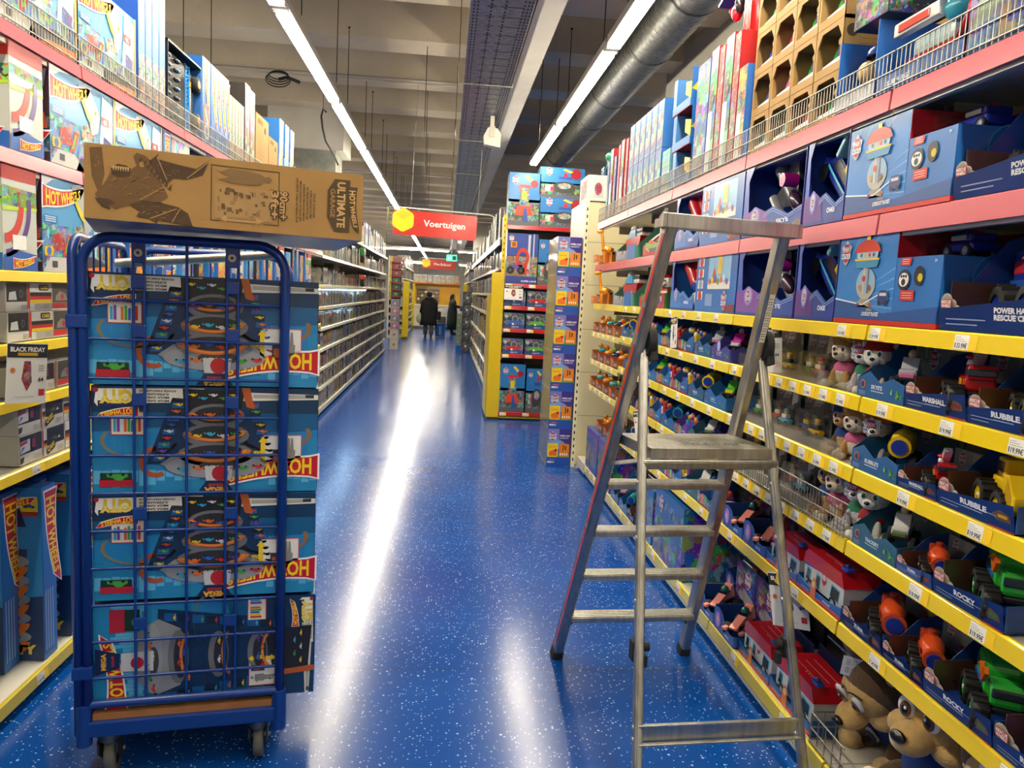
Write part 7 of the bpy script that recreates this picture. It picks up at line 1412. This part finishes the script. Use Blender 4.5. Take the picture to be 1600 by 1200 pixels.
# boxed model cars on the yellow-railed shelves
def carbox(key,kind_,W=.155,D=.16,H=.105):
    c=MB('card'); wh='#d9d7d0'; c.box(0,W,0,D,0,H,wh); F=Face(c,(0,0,0),(1,0,0),(0,0,1),W,H)
    if kind_=='dark': F.rect(W*.03,H*.34,W*.88,H*.98,'#1b1a1c',1); F.rect(W*.9,H*.1,W,H*.98,'#c23028',2); F.poly([(W*.1,H*.4),(W*.45,H*.4),(W*.4,H*.7),(W*.14,H*.66)],'#cfd2d4',2); F.circ(W*.62,H*.6,H*.14,'#2c3038',2,12); F.ring(W*.62,H*.6,H*.10,H*.14,'#5a606a',3,n=12)
    if kind_=='flag': F.rect(0,H*.52,W,H*.66,'#17171a',1); F.rect(0,H*.40,W,H*.52,'#c8262a',1); F.rect(0,H*.28,W,H*.40,'#e8c41c',1); F.rect(W*.2,H*.02,W,H*.26,'#a8a89f',1); F.rr(W*.4,H*.72,W*.86,H*.94,.006,'#2c2a22',2); F.text('CARS',W*.46,H*.77,H*.12,'#e8cc2a',3,bold=.05,w=W*.36)
    if kind_=='red': F.rect(W*.02,H*.28,W*.9,H*.98,'#4a4842',1); F.rect(0,H*.06,W,H*.27,'#c02a30',2); F.poly([(W*.15,H*.35),(W*.8,H*.35),(W*.7,H*.6),(W*.4,H*.7),(W*.2,H*.55)],'#9a8a80',2); F.circ(W*.5,H*.5,H*.12,'#b03a48',3,9)
    if kind_=='log': F.rect(W*.14,H*.36,W*.97,H*.97,'#14151a',1); F.rect(0,H*.48,W*.12,H*.58,'#1b1b1d',2); F.rect(0,H*.40,W*.12,H*.48,'#c8262a',2); F.rect(0,H*.32,W*.12,H*.40,'#e8c41c',2); F.poly([(W*.10,H*.08),(W*.16,H*.03),(W*.50,H*.22),(W*.56,H*.42),(W*.50,H*.5),(W*.34,H*.40),(W*.12,H*.26)],'#25231b',3); F.text('CARS',W*.17,H*.12,H*.17,'#e8cc2a',4,bold=.05,w=W*.34,ang=24); F.poly([(W*.3,H*.55),(W*.6,H*.5),(W*.58,H*.66)],'#5c5f34',2); F.poly([(W*.62,H*.52),(W*.78,H*.52),(W*.72,H*.62)],'#c9cdd4',2)
    if kind_=='pinkblue': F.rect(0,H*.36,W*.94,H*.97,'#1d1b26',1); F.poly([(0,H*.4),(W*.42,H*.44),(W*.42,H*.84),(0,H*.8)],'#dcdade',2); F.poly([(0,H*.66),(W*.3,H*.72),(W*.3,H*.82),(0,H*.78)],'#c03a60',3); F.poly([(0,H*.42),(W*.2,H*.6),(W*.1,H*.62)],'#3a6ab8',3); F.rect(W*.5,H*.5,W*.66,H*.8,'#8a2a4c',2); F.circ(W*.55,H*.45,H*.07,'#101014',3,10); F.poly([(0,H*.05),(W*.12,H*.1),(W*.16,H*.28),(0,H*.26)],'#2a281c',3); F.rect(W*.96,H*.05,W,H*.97,'#c8342a',3)
    for i in range(3): F.rect(W*.6,H*(.08+.06*i),W*.9,H*(.10+.06*i),'#8b8983',5)
    S_=Face(c,(0,D,0),(0,-1,0),(0,0,1),D,H); S_.rect(.004,.004,D-.004,H-.004,'#cfcdc4',1)
    kind(key,[('carton',c)])
for k_ in ('dark','flag','red','log','pinkblue'): carbox('cb_'+k_,k_)
nmz={'dark':'white-edged dark window','flag':'black-red-gold striped','red':'red-banded','log':'dark window with yellow logo','pinkblue':'pink and blue printed'}
def crow(z,items,shelf,H=.107,levels=2,sc=1):
    for (k,y) in items:
        for j in range(levels):
            Lp('cb_'+k,'model_car_box','%s model car box, %s, %s'%(nmz[k],['lower','upper'][j],shelf),'model car box',y,z+H*sc*j,sc=sc,dx=.015+.004*j,group='boxed model cars on the left')
crow(LL[3],[('dark',2.85),('flag',3.01),('red',3.17),('log',3.33)],'on the second left yellow-railed shelf')
crow(LL[2],[('dark',2.86),('pinkblue',3.02),('red',3.04+.155)],'on the third left yellow-railed shelf',levels=1); crow(LL[2],[('flag',3.36)],'on the third left yellow-railed shelf near the cage',levels=1)
crow(LL[1],[('pinkblue',2.75),('pinkblue',2.91)][1:],'on the fourth left yellow-railed shelf, near',sc=1.05); crow(LL[1],[('log',3.08),('flag',3.25)],'on the fourth left yellow-railed shelf',sc=1.05)
# tall mega sets standing on the bottom shelf
def mega(key,th):
    W,D,H=th,.46,.70; c=MB('card'); c.box(0,W,0,D,0,H,'#1c5fae'); G=Face(c,(0,0,H),(0,0,-1),(1,0,0),H,W); G.rect(.004,.003,H-.004,W-.003,'#2368b4',1); flame(G,H*.05,W*.12,min(H*.55,W*3.3),2); 
    for i in range(4): G.rect(H*.6,W*(.15+.17*i),H*.95,W*(.2+.17*i),'#aec6e4',2)
    S_=Face(c,(0,D,0),(0,-1,0),(0,0,1),D,H); S_.rect(0,0,D,H,'#2a86c4',1); S_.rect(0,0,D,H*.3,'#10305c',2); S_.poly([(0,H*.3),(D,H*.38),(D,H*.3)],'#10305c',2)
    cx=D*.62
    S_.poly([(cx-.12,H*.1),(cx+.1,H*.1),(cx+.12,H*.65),(cx-.1,H*.65)],'#243a66',3)
    for i in range(5):
        yy=H*(.14+.11*i); S_.circ(cx,yy,.13,'#8c9096',4+i,20,ry=.035); S_.circ(cx,yy,.09,'#33323a',5+i,18,ry=.022); S_.ring(cx-.01,yy-.02,.10,.135,'#d8701c',6+i,190,360,ey=.5)
        for j in range(4): minicar(S_,cx-.08+.05*j,yy-.012+.01*(j%2),.035,CARC[(i*3+j)%8],7+i)
    S_.rect(cx-.04,H*.62,cx+.05,H*.78,'#c4c8cc',10); S_.circ(cx,H*.69,.03,'#b82028',11,12); S_.poly([(cx-.02,H*.78),(cx+.12,H*.78),(cx+.10,H*.88),(cx+.02,H*.88)],'#10224c',10); S_.text('MEGA',cx+.005,H*.80,.03,'#f0b41c',11,bold=.05,w=.085); flame(S_,cx-.03,H*.86,.17,10); flame(S_,D*.02,H*.84,.19,9); S_.rr(D-.075,H*.86,D-.01,H*.95,.004,'#e8cc1c',9); minicar(S_,D-.042,H*.89,.045,'#2a4c9a',10); S_.rect(D-.075,H*.84,D-.01,H*.865,'#c42a2a',9)
    for i in range(4): S_.rect(D*.1,.03+.018*i,D*.6,.035+.018*i,'#c9d0dc',5)
    S_.text('CITY',D*.66,.03,.035,'#d8b83a',6,bold=.06,w=.13)
    T=Face(c,(0,0,H),(1,0,0),(0,1,0),W,D); T.rect(.004,.004,W-.004,D-.004,'#2a5a9c',1); T.rect(W*.3,D*.2,W*.7,D*.9,'#b09a3a',2,'artfine')
    kind(key,[('carton',c)])
mega('mega',.105); 
for k,yy in enumerate((2.93,3.045,3.16,3.27)): Lp('mega','toy_garage_box','tall upright garage set box, %s on the bottom left shelf beside the cage'%NTH[k],'toy box',yy,LL[0],dx=.012 if k%2 else .10,sc=1,group='upright garage set boxes'); 
for k in range(9): Lp('mega','toy_garage_box','tall upright garage set box behind the roll cage, %s in line'%NTH[k],'toy box',3.40+.13*k,LL[0],sc=.98,dx=.02,group='upright garage set boxes behind the cage')
# goods seen through the top of the cage
for k in range(22):
    key=('hw_wide','bluemix','hw_tall','greenrace','bluemix2','whitetall')[k%6]
    w_={'hw_wide':.12,'bluemix':.16,'hw_tall':.095,'greenrace':.22,'bluemix2':.20,'whitetall':.14}[key]
    if k==0: yc=3.64
    if yc>9.3: break
    sc_={'hw_tall':.75,'whitetall':.6,'greenrace':.95}.get(key,1); Lp(key,'toy_box','%s toy box seen above the cage load, place %d in the row'%({'hw_wide':'blue flame-logo','bluemix':'blue and yellow','hw_tall':'yellow-spined','greenrace':'green and purple','bluemix2':'light blue','whitetall':'dark white-labelled'}[key],k+1),'toy box',yc,LL[4],sc=sc_,group='toy boxes behind the cage top'); yc+=w_*sc_+.10
# ================================================================== FAR SHELVES
FK=[]; PN={'small':'toy_carton','narrow':'blister_card','wide':'model_car_pack','upright':'figure_box'}
rf=random.Random(21)
pal=[('#8f8c80','grey'),('#3c4a5c','slate'),('#a8a48c','beige'),('#5a6a3c','olive'),('#8a3a30','red'),('#2f4c8c','blue'),('#b08c2c','amber'),('#2a2a30','black'),('#b4b8bc','silver'),('#6a4a3a','brown')]
shp=[(.10,.15,'small'),(.07,.19,'narrow'),(.16,.13,'wide'),(.13,.20,'upright')]
for i,(pc,pn) in enumerate(pal):
    for j,(w_,h_,sn) in enumerate(shp):
        if (i+j)%2: continue
        key='far%d%d'%(i,j); c=MB('card'); d_=.18
        c.box(0,w_,0,d_,0,h_,pc); F=Face(c,(0,0,0),(1,0,0),(0,0,1),w_,h_); F.rect(.003,.003,w_-.003,h_-.003,pc,1,'artfine'); F.rect(w_*.1,h_*.8,w_*.9,h_*.94,'#cfccc0' if i%2 else '#c43a30',2); F.rect(w_*.2,h_*.12,w_*.8,h_*.5,'#d4d0c4' if j%2 else '#24262c',2,'artfine')
        for S_ in (Face(c,(0,d_,0),(0,-1,0),(0,0,1),d_,h_),Face(c,(w_,0,0),(0,1,0),(0,0,1),d_,h_)): S_.rect(.003,.003,d_-.003,h_-.003,pc,1,'artfine'); S_.rect(d_*.1,h_*.6,d_*.9,h_*.9,'#c4c0b0',2,'art')
        kind(key,[('carton',c)]); FK.append((key,w_,h_,pn,sn))
def farrow(side,x,y0,y1,z,hmax,nm,bayn,sc0=1.0,skip=0.0,dens=.02):
    y=y0; tr=0
    while y<y1-.08:
        key,w_,h_,pn,sn=rf.choice(FK); sc=min(sc0,(hmax-.02)/h_) ; sc=sc if sc<1 else min(sc0,sc)
        n=rf.choice((1,2,2,3)) if y1-y<9 else 1
        y_=y
        for _ in range(n):
            if y+w_*sc>y1-.01: break
            lab='%s %s pack among the goods on the %s, %s'%(sn,pn,nm,bayn)
            if rf.random()>=skip:
                if side=='L': put(key,PN[sn],lab,PN[sn].replace('_',' '),(x-.015-rf.random()*.03,y,z+.001),PI/2,'goods on the '+nm,scale=sc)
                else: put(key,PN[sn],lab,PN[sn].replace('_',' '),(x+.015+rf.random()*.03,y+w_*sc,z+.001),-PI/2,'goods on the '+nm,scale=sc)
            y+=w_*sc+dens
        if y==y_:
            tr+=1
            if tr>4: break
fx0=3.374+LW*5
lvn=['bottom','second','third','fourth','fifth','sixth','seventh','eighth','top']
for k in range(8):
    ya=fx0+1.30*k+.02; yb=ya+1.26
    for li,z in enumerate(LF):
        hm=(LF[li+1]-z-.05) if li<8 else .5
        if li in (3,) and k%2: pass
        farrow('L',XL,ya,yb,z,hm,'far left shelves',NTH[k]+' bay, '+lvn[li]+' shelf',sc0=1.1 if li<7 else (1.5 if li==7 else 2.2),dens=.015 if k<3 else .05)
for k in range(9):
    ya=10.74+1.25*k; yb=ya+1.21
    for li,z in enumerate(RF):
        hm=(RF[li+1]-z-.06) if li<6 else .5
        farrow('R',.715,ya,yb,z,hm,'far right shelves',NTH[k]+' bay, '+['bottom','second','third','fourth','fifth','sixth','top'][li]+' shelf',sc0=(1.7 if k<4 else 1.9) if li<6 else 2.3,dens=.02 if k<3 else .06)
# cool-lit glass display inside the far left run
ld=MB('led'); ld.box(XL-.06,XL-.03,9.7,15.2,1.565,1.578,'#fff'); ld.box(XL-.06,XL-.03,9.7,13.2,1.33,1.338,'#fff')
tr_=MB('powder'); tr_.box(XL-.065,XL-.025,9.7,15.2,1.578,1.60,'#dfe6ea')
thing('display_light','cool white strip light inside the far left shelves','strip light',[('housing',tr_),('strip',ld)])
tr2=MB('plastic'); wheel(tr2,(-1.46,13.6,2.15),.10,.06,tyre='#1d1d1f',hub='#2a2a2c',ax='X'); tr2.bbox(-1.50,-1.42,13.5,13.75,2.15,2.30,'#1f6a38',.02)
tag(mobj('toy_monster_truck',tr2.mesh('toy_monster_truck')),'green big-wheeled toy truck on the far left shelves, upper one','toy car')
tr3=MB('plastic'); wheel(tr3,(-1.46,13.7,1.73),.09,.06,tyre='#1d1d1f',hub='#c4262c',ax='X'); tr3.bbox(-1.50,-1.42,13.6,13.9,1.76,1.84,'#b8402a',.02)
tag(mobj('toy_monster_truck',tr3.mesh('toy_monster_truck')),'red-wheeled toy truck on the far left shelves, lower one','toy car')
# ================================================================== BEYOND THE SECOND CROSS AISLE
def boxstack(names,x0,x1,y0,z,hs,cols,lab,cat,name,mat='card',D=.4):
    for i,h in enumerate(hs):
        c=MB('card'); c.box(0,x1-x0,0,D,0,h-.004,cols[i%len(cols)]); F=Face(c,(0,0,0),(1,0,0),(0,0,1),x1-x0,h); F.rect(.01,.01,x1-x0-.01,h-.02,cols[i%len(cols)],1,mat if mat!='card' else None); F.circ((x1-x0)/2,h*.5,min(h,x1-x0)*.15,'#b0605a' if mat=='card' else '#d8d8e0',2,10)
        put2=tag(mobj(name,c.mesh(name)),lab%NTH[i],cat,None if len(hs)<2 else lab.split(',')[0]+' stack'); put2.location=(x0,y0,z); z+=h
boxstack(0,-1.47,-1.24,21.0,.001,(.27,.27),['#c4bba8'],'beige crate with round mark at the end of the far left run, %s from floor','crate','crate')
boxstack(0,-1.47,-1.24,21.0,.545,(.2,.2,.2,.2),['#c48aa0','#9a8f9c'],'pink toy pack in the end stack, %s above the beige crates','toy pack','toy_pack','art')
p=MB('powder')
for i in range(6): p.box(-1.48,-1.22,21.0,21.4,1.40+.185*i,1.44+.185*i,'#8a2c30')
p.box(-1.48,-1.22,21.4,21.44,1.36,2.5,'#6a5a50'); p.box(-1.5,-1.47,21.0,21.44,1.36,2.5,'#c9a818')
tag(mobj('end_rack',p.mesh('end_rack')),'narrow red-railed rack at the end of the far left run','shelving')
for i in range(5):
    c=MB('card'); c.box(0,.22,0,.3,0,.13,'#2c4a3c' if i<3 else '#7a2c40'); F=Face(c,(0,0,0),(1,0,0),(0,0,1),.22,.13); F.circ(.11,.065,.05,'#2f7a4a' if i<3 else '#a84460',1,12,mat='art')
    tag(mobj('toy_pack',c.mesh('toy_pack')),'%s round toy pack on the narrow red-railed rack, %s up'%('green' if i<3 else 'crimson',NTH[i]),'toy pack').location=(-1.46,21.03,1.442+.185*i)
for (x0,x1,yy,z0,z1,lab) in ((-1.40,-1.20,25.5,.08,1.89,'yellow end panel far down on the left of the aisle'),(.49,.60,21.9,.5,1.86,'yellow end panel far down on the right behind the black boxes'),(-1.52,-1.32,33,.1,1.9,'most distant yellow panel on the left before the counter')):
    p=MB('powder'); p.bbox(x0,x1,yy,yy+.06,z0,z1,'#d3b400',.006); p.box(x0,x1,yy+.06,yy+.3,0,z0+.02,'#8a7a10'); tag(mobj('gondola_end',p.mesh('gondola_end')),lab,'panel')
boxstack(0,.47,.70,21.15,.001,(.33,.33,.33,.33,.33),['#14151f'],'black printed box in the tall stack right of the shoppers, %s from floor','box','stacked_box','artfine')
boxstack(0,.33,.45,21.25,.17,(.22,.22,.22,.22),['#7c9a68'],'pale green pack beside the black boxes, %s from below','pack','stacked_pack','art')
p=MB('plastic'); p.box(.32,.46,21.2,21.6,0,.168,'#1f6ab8'); tag(mobj('display_crate',p.mesh('display_crate')),'bright blue crate under the pale green packs','crate')
for k in range(5):
    put('bayLF','shelving_bay','distant left shelving bay beyond the yellow panel, %s'%NTH[k],'shelving',(-1.36,25.75+1.30*k,0),PI/2,'distant left shelving bays'); put('bayRF','shelving_bay','distant right shelving bay beside the shoppers, %s'%NTH[k],'shelving',(.72,25.2+1.25*(k+1),0),-PI/2,'distant right shelving bays')
    for li in (0,2,4,6,7,8): farrow('L',-1.36,25.77+1.30*k,27.03+1.30*k,LF[li],(.40 if li<7 else .5),'distant left shelves',NTH[k]+' bay, '+lvn[li]+' shelf',sc0=2.3,dens=.06)
    for li in range(1,7): farrow('R',.72,25.22+1.25*k,26.43+1.25*k,RF[li],.34,'distant right shelves',NTH[k]+' bay, '+['bottom','second','third','fourth','fifth','sixth','top'][li]+' shelf',sc0=1.7,dens=.06)
# counter wall at the end
c=MB('powder'); c.box(-1.5,.62,34.6,34.7,0,1.95,'#dba516'); c.box(-1.5,.62,34.2,34.7,1.93,1.99,'#c06a20'); c.box(-1.3,-.85,34.55,34.6,1.0,1.8,'#8a7a5c'); c.box(-.8,-.3,34.55,34.6,1.05,1.8,'#b8a88c')
for i in range(5): c.box(-1.3,-.3,34.4,34.6,1.02+.16*i,1.04+.16*i,'#6a4a2a')
for i in range(6): c.box(-1.25+.16*i,-1.17+.16*i,34.42,34.55,1.20+.16*(i%3),1.30+.16*(i%3),'#d8d0c0')
c2=MB('powder'); c2.box(-1.5,.62,33.6,34.2,0,.98,'#cfc6b0'); c2.box(-1.5,.62,33.55,34.25,.98,1.03,'#e2dccb'); c2.box(-1.4,.6,33.5,33.6,.0,.10,'#55504a'); c2.box(-.2,.3,33.55,33.6,.15,.95,'#b9b6ac'); c2.box(.02,.28,33.52,33.55,.2,.9,'#9fa8a2')
thing('service_counter','yellow back wall and pale counter at the far end of the aisle','counter',[('back_wall',c),('counter_desk',c2)])
for i in range(7):
    b=MB('card'); w_=.26; b.box(0,w_,0,.3,0,.34,['#c9b8a0','#d4d0c0','#5a7a98','#c8ccc0','#b8b0a0','#d8c8b0','#d87828'][i]); F=Face(b,(0,0,0),(1,0,0),(0,0,1),w_,.34); F.rect(.02,.02,w_-.02,.32,'#c4bca8',1,'art')
    tag(mobj('toy_box',b.mesh('toy_box')),'pale toy box on top of the yellow counter wall, %s from the left'%NTH[i],'toy box','boxes on the counter wall').location=(-1.42+.285*i,34.25,1.992)
tc=MB('cloth'); tc.bbox(-.05,.28,-.15,.2,.3,.9,'#3a3836',.04); tc.tube([(-.1,0,.5),(-.12,0,1.0),(.25,0,1.02)],.015,6,'#8d8d88'); tc.bbox(-.1,.18,-.1,.15,.88,1.2,'#c9c4b4',.05)
tag(mobj('shopping_trolley',tc.mesh('shopping_trolley')),'dark loaded trolley standing between the shoppers and the counter','trolley').location=(-.25,31.2,-.28)
# ================================================================== PEOPLE AND BASKET
def skinned(name,pts,edges,rad,col,mat,sub=2):
    me=bpy.data.meshes.new(name); me.from_pydata(pts,edges,[]); o=bpy.data.objects.new(name,me); COL.objects.link(o)
    md=o.modifiers.new('s','SKIN'); ss=o.modifiers.new('u','SUBSURF'); ss.levels=sub; ss.render_levels=sub
    for i,v in enumerate(me.skin_vertices[0].data): v.radius=rad[i] if isinstance(rad[i],tuple) else (rad[i],rad[i]); v.use_root=(i==0)
    dg=bpy.context.evaluated_depsgraph_get(); m2=bpy.data.meshes.new_from_object(o.evaluated_get(dg)); bpy.data.objects.remove(o)
    at=m2.color_attributes.new('Col','FLOAT_COLOR','CORNER'); arr=list(C(col))*len(m2.loops); at.data.foreach_set('color',arr)
    m2.materials.clear(); m2.materials.append(MAT[mat])
    for p in m2.polygons: p.use_smooth=True; p.material_index=0
    return m2
class Raw:
    def __init__(s,me): s.me=me
    def mesh(s,n): return s.me
def loft(secs,col,mat,n=20):     # horizontal elliptical sections (x,y,z,rx,ry)
    m=MB(mat); vs=[]
    for (x,y,z,rx,ry) in secs:
        for k in range(n): a=2*PI*k/n; vs.append((x+rx*math.cos(a)*(1+.03*math.cos(5*a)),y+ry*math.sin(a),z))
    fs=[(i*n+k,i*n+(k+1)%n,(i+1)*n+(k+1)%n,(i+1)*n+k) for i in range(len(secs)-1) for k in range(n)]+[tuple(range(n))[::-1],tuple((len(secs)-1)*n+k for k in range(n))]
    m.add(vs,fs,col,mat,True); return m
def hand(p,d):   # palm with four curled fingers and a thumb, appended to point list
    pts=[p,(p[0]+d[0]*.04,p[1]+d[1]*.04,p[2]+d[2]*.04)]; E_=[(0,1)]; R_=[.022,.02]
    return pts,E_,R_
def bodymesh(h,facing,arms,step=.0,skin='#c89a78'):
    # pelvis root, spine, head, legs, arms; y = back-front
    P=[(0,0,.90*h),(0,0,1.08*h),(0,0,1.28*h),(0,0,1.40*h),(0,0,1.46*h),(0,-.01,1.55*h),(0,0,1.63*h)]; E_=[(0,1),(1,2),(2,3),(3,4),(4,5),(5,6)]; R_=[(.14,.10),(.12,.09),(.15,.10),.06,.05,.085,.06]
    for s in (-1,1):
        b=len(P); st=step*s
        P+=[(s*.09,0,.84*h),(s*.10,-st*.5,.46*h),(s*.10,-st,.08*h),(s*.105,-st-.10,.035*h),(s*.105,-st-.16,.03*h)]; E_+=[(0,b),(b,b+1),(b+1,b+2),(b+2,b+3),(b+3,b+4)]; R_+=[.085,.055,.038,.035,.028]
        a=arms[0 if s<0 else 1]; b=len(P); P+=[(s*.17,0,1.34*h)]+[tuple(q) for q in a]; E_+=[(2,b),(b,b+1),(b+1,b+2),(b+2,b+3)]; R_+=[.05,.04,.03,.028]
        hp=Vector(a[2]); hd=(Vector(a[2])-Vector(a[1])).normalized(); sd=Vector((0,1,0))
        for f in range(4):
            c0=hp+sd*(.024-.016*f)+hd*.03; k=len(P); L_=[.030,.036,.033,.024][f]; P+=[tuple(c0),tuple(c0+hd*L_),tuple(c0+hd*L_*1.3+Vector((-s*.012,0,-.006)))]; E_+=[(b+3,k),(k,k+1),(k+1,k+2)]; R_+=[.009,.008,.007]
        k=len(P); P+=[tuple(hp-Vector((0,.03,0))),tuple(hp-Vector((0,.045,0))+hd*.03)]; E_+=[(b+3,k),(k,k+1)]; R_+=[.010,.009]
    return P,E_,R_
# person seen from behind: black hooded long coat, grey-green trousers
arms=[[(-.235,.02,1.08),(-.27,-.02,.86),(-.28,-.03,.80)],[(.235,.02,1.08),(.27,-.02,.86),(.28,-.03,.80)]]
P,E_,R_=bodymesh(.98,1,arms,.07); b=skinned('body',P,E_,R_,'#5e5c50','cloth')
hd=MB('skin'); hd.ell((0,-.045,1.53),(.07,.06,.09),'#c39a7a',16,10); hd.ell((0,-.108,1.52),(.012,.018,.02),'#c39a7a',8,6)
for s in (-1,1): hd.ell((s*.028,-.098,1.54),(.010,.006,.006),'#f0ece6',8,5); hd.ell((s*.028,-.103,1.54),(.004,.003,.004),'#2a1c14',6,4)
hd.ell((0,-.10,1.475),(.024,.008,.006),'#9a5a50',8,5)
ct=loft([(0,.0,.42,.30,.17),(0,0,.60,.29,.17),(0,0,.9,.265,.16),(0,0,1.12,.235,.15),(0,.005,1.28,.225,.13),(0,.01,1.36,.17,.11),(0,.01,1.42,.10,.10)],'#101014','cloth')
for a in arms:
    s=-1 if a[0][0]<0 else 1
    ct.tube([(s*.18,.005,1.33),(s*.24,.02,1.2),a[0],a[1]],.062,10,'#101014')
hood=MB('cloth'); hood.ell((0,.045,1.50),(.098,.088,.115),'#0d0d10',18,12); hood.ell((0,.07,1.36),(.15,.085,.07),'#121216',16,9)
sh=MB('rubber')
for s,st in ((-1,-.07),(1,.07)): sh.ell((s*.103,-st-.05,.035),(.045,.12,.035),'#15130f',12,7)
tp=MB('cloth')
for s,st in ((-1,-.07),(1,.07)): tp.tube([(s*.10,0,.62),(s*.105,-st*.4,.4),(s*.105,-st,.10)],.075,12,'#6a685a')
thing('person','person in a long black hooded coat walking away, white bag on one arm','person',[('body',Raw(b)),('face',hd),('coat',ct),('hood',hood),('trousers',tp),('shoes',sh)],(-.57,27.2,0),PI)
bg=MB('cloth'); bg.ell((0,0,.0),(.10,.07,.17),'#bdb9a0',14,9); bg.tube([(-.04,0,.12),(.03,0,.34),(.09,0,.12)],.008,6,'#c9c6b4')
tag(mobj('shopping_bag',bg.mesh('shopping_bag')),'pale shopping bag hanging from the arm of the black-coated person','bag').location=(-.90,27.2,.66)
bg=MB('cloth'); bg.bbox(-.10,.10,-.06,.06,-.14,.14,'#131316',.04); bg.tube([(-.05,0,.12),(0,0,.30),(.05,0,.12)],.01,6,'#131316')
tag(mobj('handbag',bg.mesh('handbag')),'black handbag at the right hip of the black-coated person','bag').location=(-.245,27.2,.78)
# person in profile: dark green coat, long brown hair, holding a pack
arms=[[(-.20,-.06,1.10),(-.12,-.26,1.06),(-.09,-.30,1.07)],[(.20,-.06,1.10),(.12,-.26,1.06),(.09,-.30,1.07)]]
P,E_,R_=bodymesh(.95,1,arms,.03); b=skinned('body',P,E_,R_,'#2a2826','cloth')
hd=MB('skin'); hd.ell((0,-.035,1.46),(.066,.065,.088),'#c89c7c',16,10); hd.ell((0,-.105,1.452),(.011,.018,.018),'#c89c7c',8,6)
for s in (-1,1): hd.ell((s*.027,-.092,1.474),(.010,.006,.006),'#f0ece6',8,5); hd.ell((s*.027,-.098,1.474),(.004,.003,.004),'#2a1c14',6,4)
hd.ell((0,-.092,1.412),(.022,.008,.006),'#9a5a50',8,5)
for a in arms: hd.ell(a[2],(.03,.04,.028),'#c89c7c',10,6)
ct=loft([(0,0,.20,.20,.21),(0,0,.5,.195,.20),(0,.0,.85,.19,.19),(0,0,1.05,.185,.155),(0,0,1.2,.195,.15),(0,0,1.30,.14,.11),(0,0,1.36,.075,.075)],'#16211d','cloth')
for a in arms: s=-1 if a[0][0]<0 else 1; ct.tube([(s*.16,0,1.26),(s*.2,-.01,1.18),a[0],a[1]],.052,10,'#16211d')
hr=MB('cloth'); hr.ell((0,.018,1.485),(.085,.088,.092),'#3f2a1c',18,12); hr.ell((0,.07,1.36),(.08,.05,.17),'#38241a',14,10)
sh=MB('rubber')
for s in (-1,1): sh.ell((s*.095,-.06,.05),(.045,.12,.05),'#1a120f',12,7); sh.cyl((s*.095,0,.05),(s*.095,0,.25),.05,.055,10,'#1a120f')
thing('person','person with long brown hair in a dark green coat, facing the right-hand shelves','person',[('body',Raw(b)),('face',hd),('coat',ct),('hair',hr),('boots',sh)],(.27,29.6,0),PI/2)
pk=MB('card'); pk.box(-.05,.05,-.09,.09,-.10,.10,'#2a3a9c'); pk.box(-.051,.051,-.06,.06,-.05,.05,'#c9cdd8'); tag(mobj('toy_pack',pk.mesh('toy_pack')),'blue and white pack held by the brown-haired person','toy pack').location=(.60,29.6,1.02)
bk=MB('plastic'); Bc='#1668b0'
for (a,b_) in (((-.20,-.13),(.20,-.13)),((.20,-.13),(.20,.13)),((.20,.13),(-.20,.13)),((-.20,.13),(-.20,-.13))):
    t_=.80
    for i in range(1): bk.add([(a[0]*t_,a[1]*t_,.04),(b_[0]*t_,b_[1]*t_,.04),(b_[0],b_[1],.5),(a[0],a[1],.5)],[(0,1,2,3),(3,2,1,0)],Bc)
bk.add([(-.16,-.104,.04),(.16,-.104,.04),(.16,.104,.04),(-.16,.104,.04)],[(0,1,2,3),(3,2,1,0)],Bc); bk.tube([(-.21,-.14,.49),(.21,-.14,.49),(.21,.14,.49),(-.21,.14,.49)],.014,6,Bc,closed=True)
F=Face(bk,(-.20,-.130,.5),(1,0,0),(0,.055,-1))
for i in range(3):
    for j in range(7): F.rect(.165+.03*i,.10+.045*j,.180+.03*i,.125+.045*j,'#c8d4dc',-3)
hn=MB('plastic'); hn.tube([(-.12,.12,.5),(-.12,.16,.72),(.12,.16,.72),(.12,.12,.5)],.010,6,'#2a2c30')
wh=MB('rubber')
for s in (-.13,.13): wh.cyl((s-.012,.07,.03),(s+.012,.07,.03),.03,n=12,col='#1b1b1d'); wh.cyl((s-.012,-.07,.02),(s+.012,-.07,.02),.02,n=12,col='#1b1b1d')
thing('shopping_basket','blue wheeled plastic shopping basket on the floor beside the black-coated person','basket',[('tub',bk),('handle',hn),('wheels',wh)],(-.16,27.5,0))
